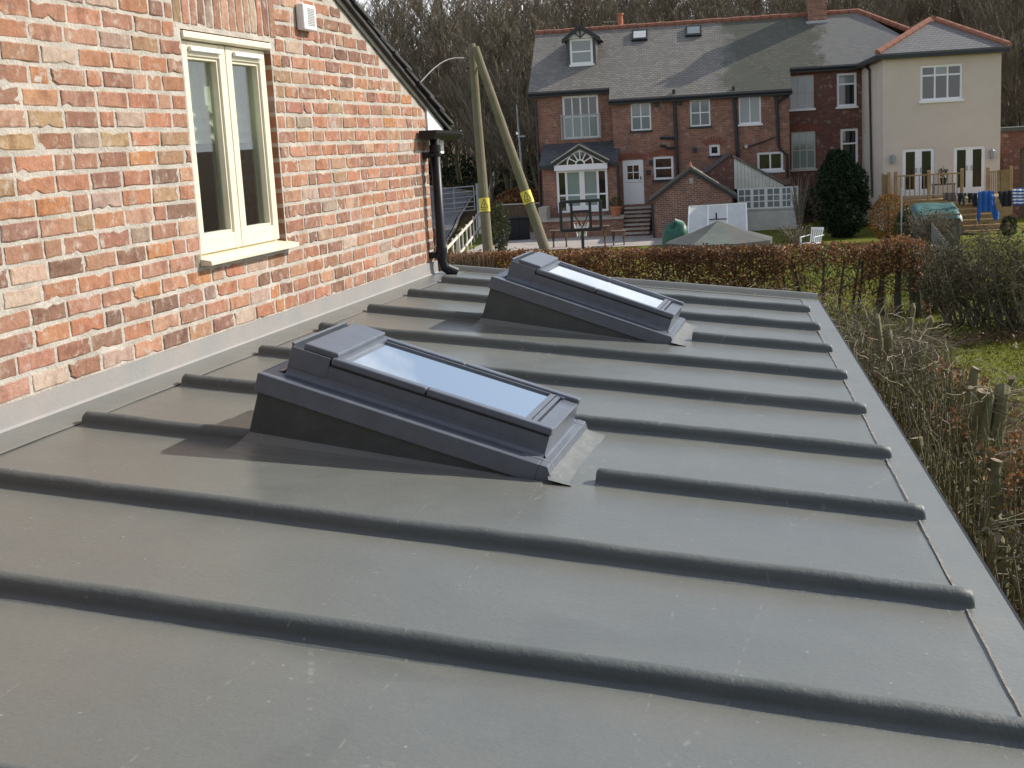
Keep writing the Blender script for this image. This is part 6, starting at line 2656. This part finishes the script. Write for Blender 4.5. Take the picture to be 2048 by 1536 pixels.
for k, (x, y, dep, rx, h, w_) in enumerate(bushes):
    r = random.Random(60 + k)
    p = at_depth((x, y), dep)
    bt_ = thing('garden_bush', labs[k], 'bush', (p.x, p.y, GZ), local=True)
    lv, st = MB(), MB()
    for c_ in range(34):
        a = r.uniform(0, 6.28)
        rad = rx * r.random() ** .6
        top = Vector((math.cos(a) * rad, math.sin(a) * rad * .8, h * r.uniform(.35, 1.05) * (1 - .22 * (rad / rx) ** 2)))
        base = Vector((top.x * .45, top.y * .45, -.05))
        mid_ = base.lerp(top, .55) + Vector((r.gauss(0, .12), r.gauss(0, .12), 0))
        st.tube([base, mid_, top], [.028, .018, .005], 5, cap=False)
        for _ in range(16):
            b0 = mid_.lerp(top, r.random())
            d = Vector((r.gauss(0, 1), r.gauss(0, 1), r.uniform(-.1, 1.2))).normalized()
            L = r.uniform(.18, .55)
            e = b0 + d * L
            st.tube([b0, b0.lerp(e, .5) + Vector((0, 0, .03)), e], [.008, .005, .003], 3, cap=False)
            for _ in range(3):
                leaf(lv, b0.lerp(e, r.uniform(.2, 1.1)) + Vector((r.gauss(0, .05), r.gauss(0, .05), r.gauss(0, .05))), r.uniform(.035, .085), r)
    for _ in range(420):
        a = r.uniform(0, 6.28)
        rad = rx * r.random() ** .5 * .85
        leaf(lv, Vector((math.cos(a) * rad, math.sin(a) * rad * .8, h * .75 * r.random())), r.uniform(.06, .13), r)
    lv.build('foliage', 'darkbush', bt_, stuff=True)
    st.build('stems', 'bark', bt_, stuff=True)
# leaf litter bank under the bushes and along the lane fence
mb = MB()
r = random.Random(44)
for _ in range(1800):
    x, y = r.uniform(4.4, 9.5), r.gauss(25.9, .5)
    leaf(mb, Vector((x, y + .25 * (x - 5), GZ + abs(r.gauss(0, .10)))), r.uniform(.05, .10), r, .7)
for _ in range(5000):
    t_ = r.random()
    a = Vector((-9.2, 41.5, 0)).lerp(Vector((-19, 68, 0)), t_)
    x, y = a.x + r.gauss(-.2, .5), a.y + r.gauss(0, .4)
    leaf(mb, Vector((x, y, gz(x, y) + .05 + abs(r.gauss(0, .12)))), r.uniform(.06, .14), r, .7)
o = mb.build('fallen_leaves', 'litter', stuff=True)
o['label'] = 'drifts of fallen brown leaves under the bushes and along the lane'
o['category'] = 'leaves'
# grass blades on the lawn that shows
mb = MB()
for _ in range(90000):
    y = 15 + 33 * r.random() ** 1.3
    lo_, hi_ = 1.2 + (y - 15) * -.02, 9.5 + y * .12
    x = r.uniform(lo_, hi_)
    h = r.uniform(.03, .075)
    a = r.uniform(0, 6.28)
    wd = .006 + .00035 * y
    dx, dy = math.cos(a) * wd, math.sin(a) * wd
    lx, ly = r.gauss(0, .025), r.gauss(0, .025)
    mb.face([(x - dx, y - dy, GZ), (x + dx, y + dy, GZ), (x + lx, y + ly, GZ + h)])
o = mb.build('lawn_grass', 'grassb', stuff=True)
o['label'] = 'short sunlit grass of the garden lawn'
o['category'] = 'grass'

# ------------------------------------------------------------------ beech hedge across the garden
def hedge_pt(t):                                        # t in 0..1 from left to right
    L0, L1 = Vector((-7.6, 31.2)), Vector((5.0, 29.6))
    return L0.lerp(L1, t)
bh = thing('beech_hedge', 'long clipped beech hedge with brown winter leaves, bare trunks at its right end', 'hedge', (-1, 30.4, GZ))
r = random.Random(77)
def hedge_top(t):
    return 1.66 + .05 * mnoise.noise(Vector((t * 14, 0, 0))) + (.16 if .90 < t < .99 else 0) * (1 - abs(t - .945) / .05) - (.10 if t > .985 else 0)
mb, md, mt_ = MB(), MB(), MB()
U_ = Vector((5.0 + 7.6, 29.6 - 31.2)).normalized()
Vn = Vector((-U_.y, U_.x))
cnt = 0
while cnt < 42000:
    t_ = r.random()
    top = hedge_top(t_)
    h = top * r.random() ** .8
    depth_ = r.uniform(-.42, .42)
    if t_ > .735:
        # right end: leaves only in the head and in scattered tufts
        head = .42 + .20 * mnoise.noise(Vector((t_ * 30, 2, 0)))
        if .885 < t_ < .985:
            head = .78
        cl = mnoise.noise(Vector((t_ * 75, 4, 0)))
        dens = (1.0 if (cl > -.05 or t_ > .885) else .22) if h > top - head else max(0.0, .16 + .7 * mnoise.noise(Vector((t_ * 60, h * 2.5, 5))))
        if t_ > .93:
            dens *= .8
        if r.random() > dens * .62:
            continue
    else:
        if abs(depth_) < .22 and h < top - .2 and r.random() < .8:
            continue
        if mnoise.noise(Vector((t_ * 40, h * 3, depth_))) < -.35 and r.random() < .8:
            continue
    p2 = hedge_pt(t_)
    if t_ < .14 and h < top - .22 and r.random() < .55:
        continue
    lump = 1 + .25 * mnoise.noise(Vector((t_ * 26, h * 2, 9)))
    q = p2 + Vn * depth_ * lump
    p = Vector((q.x, q.y, GZ + h + r.gauss(0, .03)))
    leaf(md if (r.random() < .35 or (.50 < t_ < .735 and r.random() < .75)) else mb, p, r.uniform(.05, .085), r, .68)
    cnt += 1
mb.build('leaves', 'beech', bh, stuff=True)
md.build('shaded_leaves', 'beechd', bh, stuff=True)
k = 0
trunk_t = [.02 + .045 * i for i in range(16)] + [.748, .772, .792, .815, .835, .858, .876, .900, .915, .932, .944, .960, .978, .992]
for t_ in trunk_t:
    q = hedge_pt(t_ + r.uniform(-.007, .007))
    lean = r.gauss(0, .14)
    th = r.uniform(.022, .05) if t_ < .9 else r.uniform(.045, .08)
    top = hedge_top(t_) - r.uniform(.15, .4)
    m2 = MB()
    n = 6
    P = [Vector((q.x + lean * s_ / n + .02 * jag(s_, t_ * 50, .9), q.y + .03 * jag(s_, t_ * 50 + 7, .9), GZ - .05 + (top + .05) * s_ / n)) for s_ in range(n + 1)]
    m2.tube(P, [th * (1 - .5 * s_ / n) for s_ in range(n + 1)], 7)
    m2.build('trunk', 'hbarkd', bh)
tw = MB()
for _ in range(1500):
    t_ = r.random()
    if t_ < .735 and r.random() < .55:
        continue
    q = hedge_pt(t_)
    h = r.uniform(.3, 1.0) * hedge_top(t_) * .96
    p = Vector((q.x + r.gauss(0, .05), q.y + r.gauss(0, .12), GZ + h))
    d = Vector((r.gauss(0, 1), r.gauss(0, .6), r.uniform(.1, 1.2))).normalized()
    L = r.uniform(.2, .5)
    if p.z + d.z * L > GZ + hedge_top(t_) + .06:
        continue
    tw.tube([p, p + d * L * .5 + Vector((0, 0, .03)), p + d * L], [.011, .008, .004], 4, cap=False)
tw.build('branches', 'hbarkd', bh, stuff=True)
tw = MB()
for _ in range(700):                                    # upright tan shoots at the left end
    t_ = r.uniform(.0, .20)
    q = hedge_pt(t_) + Vn * r.uniform(-.48, -.2)
    h0 = r.uniform(.9, 1.2)
    h1 = hedge_top(t_) - r.uniform(-.04, .2)
    tw.tube([(q.x, q.y, GZ + h0), (q.x + r.gauss(0, .06), q.y + r.gauss(0, .04), GZ + h1)], [.012, .006], 4, cap=False)
tw.build('upright_shoots', 'tantwig', bh, stuff=True)

# ------------------------------------------------------------------ hard-cut hedge along the roof's eave and round its far end
nh = thing('cut_hedge', 'hard-cut hedge of green stumps and bleached twigs beside the roof edge', 'hedge', (3.6, 6, GZ))
r = random.Random(101)
line = [Vector(p) for p in ((3.62, 2.2), (3.50, 4.0), (3.38, 6.0), (3.22, 8.2), (3.12, 10.2), (2.75, 12.0), (1.7, 13.2), (0.4, 14.0), (-1.2, 14.8))]
seglen = [0]
for a, b2 in zip(line, line[1:]):
    seglen.append(seglen[-1] + (b2 - a).length)
TL = seglen[-1]
def along(s_):
    for k in range(len(line) - 1):
        if s_ <= seglen[k + 1] or k == len(line) - 2:
            f = (s_ - seglen[k]) / (seglen[k + 1] - seglen[k])
            d = (line[k + 1] - line[k]).normalized()
            return line[k].lerp(line[k + 1], f), d
def htop(s_):
    t_ = s_ / TL
    return -.62 + .12 * mnoise.noise(Vector((s_ * .9, 0, 3))) - (.03 if t_ > .6 else 0)
# stumps, one by one: leaning, knobbly, sawn at a slant, with crooked side limbs
tw, tg = MB(), MB()
def crook(p, d, L, n, jit, lift=0.0):
    P = [Vector(p)]
    d = Vector(d).normalized()
    for _ in range(n):
        d = (d + Vector((r.gauss(0, jit), r.gauss(0, jit), r.gauss(lift, jit)))).normalized()
        P.append(P[-1] + d * (L / n))
    return P, d
s_ = .3
while s_ < TL * .62:
    q, d = along(s_)
    nrm = Vector((d.y, -d.x))
    near = max(0.0, 1 - s_ / (TL * .45))
    q = q + nrm * r.uniform(-.12, .34)
    tz_ = htop(s_) + r.uniform(-.50, .08)
    th = r.choice((.018, .024, .030, .036, .042)) * r.uniform(.85, 1.15) * (1 + .22 * near)
    lean = Vector((r.gauss(.05, .22), r.gauss(0, .24)))
    n = 8
    P = []
    for k in range(n + 1):
        f = k / n
        P.append(Vector((q.x + lean.x * f * f + .10 * jag(f * 2.2, s_ * 5, 1.7), q.y + lean.y * f * f + .10 * jag(f * 2.2, s_ * 5 + 9, 1.7), GZ + (tz_ - GZ) * f)))
    P.append(P[-1] + Vector((r.gauss(0, .014), r.gauss(0, .014), .03)))
    mb = MB()
    R_ = [th * (1.30 - .38 * k / (n + 1) + .20 * jag(k, s_ * 7, 1.1)) for k in range(n + 2)]
    mb.tube(P, R_, 10, True, 0, 1)
    for _ in range(r.choice((1, 1, 2, 3))):
        k = r.choice((4, 5, 6, 7, 7))
        a = r.uniform(0, 6.28)
        Q, dd = crook(P[k], (math.cos(a) * .8 + nrm.x * .4, math.sin(a) * .8 + nrm.y * .4, r.uniform(.5, 1.3)), r.uniform(.10, .34), 5, .25, .1)
        if Q[-1].z > tz_ + .22 or Q[-1].x < ex(Q[-1].y) + .05:
            continue
        t2 = th * r.uniform(.32, .60)
        mb.tube(Q, [t2 * (1 - .25 * i / 5 + .1 * jag(i, a, 1.3)) for i in range(6)], 8, True, 0, 1 if r.random() < .25 else 0)
    mb.build('stump', ['hbark', 'cut'], nh, smooth=False)
    # long bleached side twigs, combed outwards by the trimmer
    for _ in range(44):
        k = r.choice((5, 6, 7, 8))
        Q, dd = crook(P[k] + Vector((0, 0, r.uniform(-.22, .10))), (nrm.x + r.gauss(0, .35), nrm.y + r.gauss(.1, .45), r.gauss(.03, .16)), r.uniform(.25, .70), 7, .20)
        e = Q[-1]
        lim = min(1.0, max(.34, .80 - (e.y - 8.8) * .11))
        if e.x - (3.60 - .045 * e.y) > lim or e.z > htop(s_) + .05 or min(v_.x - ex(v_.y) for v_ in Q) < .04:
            continue
        t2 = r.uniform(.0018, .0048)
        (tw if r.random() < .6 else tg).tube(Q, [t2 * (1 - .65 * i / 7) for i in range(8)], 4, cap=False)
        for _ in range(r.choice((1, 2, 3))):
            e = Q[r.choice((2, 3, 4, 5))]
            Q2, _d = crook(e, dd + Vector((r.gauss(0, .6), r.gauss(0, .6), r.gauss(.1, .35))), r.uniform(.10, .32), 4, .25)
            (tw if r.random() < .6 else tg).tube(Q2, [t2 * .65 * (1 - .6 * i / 4) for i in range(5)], 4, cap=False)
    s_ += r.uniform(.09, .24)
for k in range(1500):                                    # short dead shoots over the hedge round the far end
    s_ = TL * r.uniform(.40, 1.0)
    q, d = along(s_)
    nrm = Vector((d.y, -d.x))
    off = r.uniform(-.5, .45)
    z = htop(s_) - r.random() ** 1.6 * .7
    Q, dd = crook((q.x + nrm.x * off, q.y + nrm.y * off, z), (r.gauss(0, .7), r.gauss(0, .7), r.uniform(.1, .8)), r.uniform(.10, .30), 4, .3)
    if Q[-1].z > htop(s_) + .10:
        continue
    th = r.uniform(.003, .006)
    (tw if r.random() < .6 else tg).tube(Q, [th * (1 - .6 * i / 4) for i in range(5)], 4, cap=False)
for k in range(3400):                                     # green-brown upright shoots
    s_ = r.random() * TL
    q, d = along(s_)
    nrm = Vector((d.y, -d.x))
    off = r.uniform(-.22, .5)
    z1 = htop(s_) - abs(r.gauss(0, .34)) - .03
    p = Vector((q.x + nrm.x * off, q.y + nrm.y * off, z1 - r.uniform(.3, .9)))
    e = Vector((p.x + r.gauss(0, .12), p.y + r.gauss(0, .12), z1))
    m_ = p.lerp(e, .5) + Vector((r.gauss(0, .03), r.gauss(0, .03), 0))
    tg.tube([p, m_, e], [.008, .006, .003], 5, cap=False)
tw.build('dead_twigs', 'deadtwig', nh, stuff=True)
tg.build('green_shoots', 'hbark', nh, stuff=True)
mb = MB()
for k in range(40000):
    s_ = r.random() * TL * .62
    q, d = along(s_)
    nrm = Vector((d.y, -d.x))
    off = .26 + abs(r.gauss(.4, .36))
    z = htop(s_) - .05 - .30 * off - abs(r.gauss(0, .5))
    if mnoise.noise(Vector((s_ * 1.6, off * 3, z * 2))) < -.05:
        continue
    if off > min(1.05, max(.38, .84 - (q.y - 8.8) * .11)):
        continue
    leaf(mb, Vector((q.x + nrm.x * off, q.y + nrm.y * off, z)), r.uniform(.025, .055), r, .65)
mb.build('brown_leaves', 'beech', nh, stuff=True)
mb = MB()
for k in range(20000):
    s_ = r.random() * TL
    q, d = along(s_)
    nrm = Vector((d.y, -d.x))
    off = r.uniform(-.24, .50)
    z = htop(s_) - .06 - abs(r.gauss(0, .38))
    if mnoise.noise(Vector((s_ * 2.1, off * 3, z * 2 + 7))) < -.08:
        continue
    leaf(mb, Vector((q.x + nrm.x * off, q.y + nrm.y * off, z)), r.uniform(.018, .040), r, .65)
mb.build('mossy_leaves', 'olive', nh, stuff=True)

# ================================================================== THE WOOD BEHIND
def tree_mesh(seed, H, r0, limbs, up, twigginess):
    r = random.Random(seed)
    tr, tw = MB(), MB()
    n = 9
    P, rad = [], []
    x = y = 0.0
    for k in range(n + 1):
        P.append(Vector((x, y, H * k / n)))
        rad.append(r0 * (1.25 if k == 0 else 1) * (1 - .93 * (k / n) ** 1.1))
        x += r.gauss(0, H * .012)
        y += r.gauss(0, H * .012)
    tr.tube(P, rad, 6, cap=False)
    def at(f):
        k = min(n - 1, int(f * n))
        return P[k].lerp(P[k + 1], f * n - k), rad[k] + (rad[k + 1] - rad[k]) * (f * n - k)
    def walk(p, d, L, th, n_, jit, lift):
        Q = [p]
        for _ in range(n_):
            d = (d + Vector((r.gauss(0, jit), r.gauss(0, jit), r.gauss(lift, jit * .6)))).normalized()
            Q.append(Q[-1] + d * (L / n_))
        return Q, d
    for i in range(limbs):
        f = .07 + .90 * (i + r.random()) / limbs
        p, rt = at(f)
        a = r.uniform(0, 6.28)
        d = Vector((math.cos(a), math.sin(a), r.uniform(.5, 1.3) * up)).normalized()
        L = H * r.uniform(.17, .30) * (1.15 - .6 * f)
        Q, _ = walk(p, d, L, 0, 5, .16, .12)
        lr = max(.022, rt * r.uniform(.38, .6))
        tr.tube(Q, [lr * (1 - .75 * k / 5) for k in range(6)], 4, cap=False)
        for j in range(7):
            g_ = .2 + .8 * (j + r.random()) / 7
            k = min(4, int(g_ * 5))
            p2 = Q[k].lerp(Q[k + 1], g_ * 5 - k)
            a = r.uniform(0, 6.28)
            d2 = ((Q[k + 1] - Q[k]).normalized() + Vector((math.cos(a), math.sin(a), r.uniform(0, .8))) * .75).normalized()
            L2 = L * r.uniform(.28, .55)
            Q2, _ = walk(p2, d2, L2, 0, 3, .2, .14)
            tw.tube(Q2, [.030, .022, .016, .008], 3, cap=False)
            for m_ in range(twigginess):
                k2 = r.choice((0, 1, 2))
                p3 = Q2[k2].lerp(Q2[k2 + 1], r.random())
                a = r.uniform(0, 6.28)
                d3 = ((Q2[k2 + 1] - Q2[k2]).normalized() + Vector((math.cos(a), math.sin(a), r.uniform(-.1, .9))) * .8).normalized()
                Q3, _ = walk(p3, d3, L2 * r.uniform(.3, .7), 0, 2, .2, .1)
                tw.tube(Q3, [.017, .013, .007], 3, cap=False)
    return tr.mesh('trunk', 'bark'), tw.mesh('crown', 'twig')
protos = [tree_mesh(200 + k, 12.6 + (k % 4) * .8, .075 + .028 * (k % 4), 22 + k % 4, .85 + .15 * (k % 3), 9) for k in range(8)]
r = random.Random(9)
def tree_label(px):
    if px < 945:
        return 'bare woodland tree left of the A-frame pole, beyond the lane'
    if px < 1075:
        return 'bare woodland tree between the A-frame pole and the brick row'
    if px < 1340:
        return 'bare woodland tree showing over the ridge left of the two roof windows'
    if px < 1640:
        return 'bare woodland tree showing over the ridge left of the tall chimney'
    if px < 2000:
        return 'bare woodland tree showing over the hipped roof of the cream house'
    return 'bare woodland tree at the right edge beyond the cream house'
placed = []
def put_tree(x, y, k=None, sc_=None, label='', group='leafless trees of the wood'):
    tm, cm = protos[r.randrange(len(protos)) if k is None else k]
    g_ = gz(x, y)
    t_ = thing('woodland_tree', label, 'tree', (x, y, g_ - .1), r.uniform(0, 6.28), group, local=True)
    s1 = r.uniform(.76, .98) if sc_ is None else sc_
    t_.scale = (s1, s1, s1)
    link('trunk', tm, t_)
    link('crown', cm, t_)
for row, dep in enumerate((76, 80, 85, 90, 96, 103, 112, 121)):
    px = 570 + row * 9
    while px < 2130:
        d2 = dep + r.uniform(-2.2, 2.2)
        P = at_depth((px, 300), d2)
        loc = Vector((P.x, P.y, 0)) - HO
        loc.z = 0
        v = loc.dot(HV)
        if v > 2 * VR + 2.5 or loc.dot(HU) < -6 or (loc.dot(HU) > g0 + 8):
            if lane_clear(P.x, P.y) > 3.4:
                put_tree(P.x, P.y, None, r.uniform(.86, 1.06) if row > 5 else None, tree_label(px))
        px += r.uniform(30, 54) if row < 6 else r.uniform(24, 44)
# undergrowth: brambles, ivy and saplings on the woodland floor
mb, mt_ = MB(), MB()
for _ in range(26000):
    px = r.uniform(640, 2130)
    dep = r.uniform(77, 108)
    P = at_depth((px, 300), dep)
    loc = P - HO
    if loc.dot(HV) < 2 * VR + 2 and loc.dot(HU) > -7:
        continue
    if lane_clear(P.x, P.y) < 3.2:
        continue
    h = 3.2 * max(.10, .45 + mnoise.noise(Vector((P.x * .22, P.y * .22, 0)))) * r.random() ** 1.4
    leaf(mb, Vector((P.x, P.y, gz(P.x, P.y) + h)), r.uniform(.14, .32), r, .7)
o = mb.build('undergrowth', 'evergreen', stuff=True)
o['label'] = 'dark tangled undergrowth on the floor of the wood'
o['category'] = 'undergrowth'
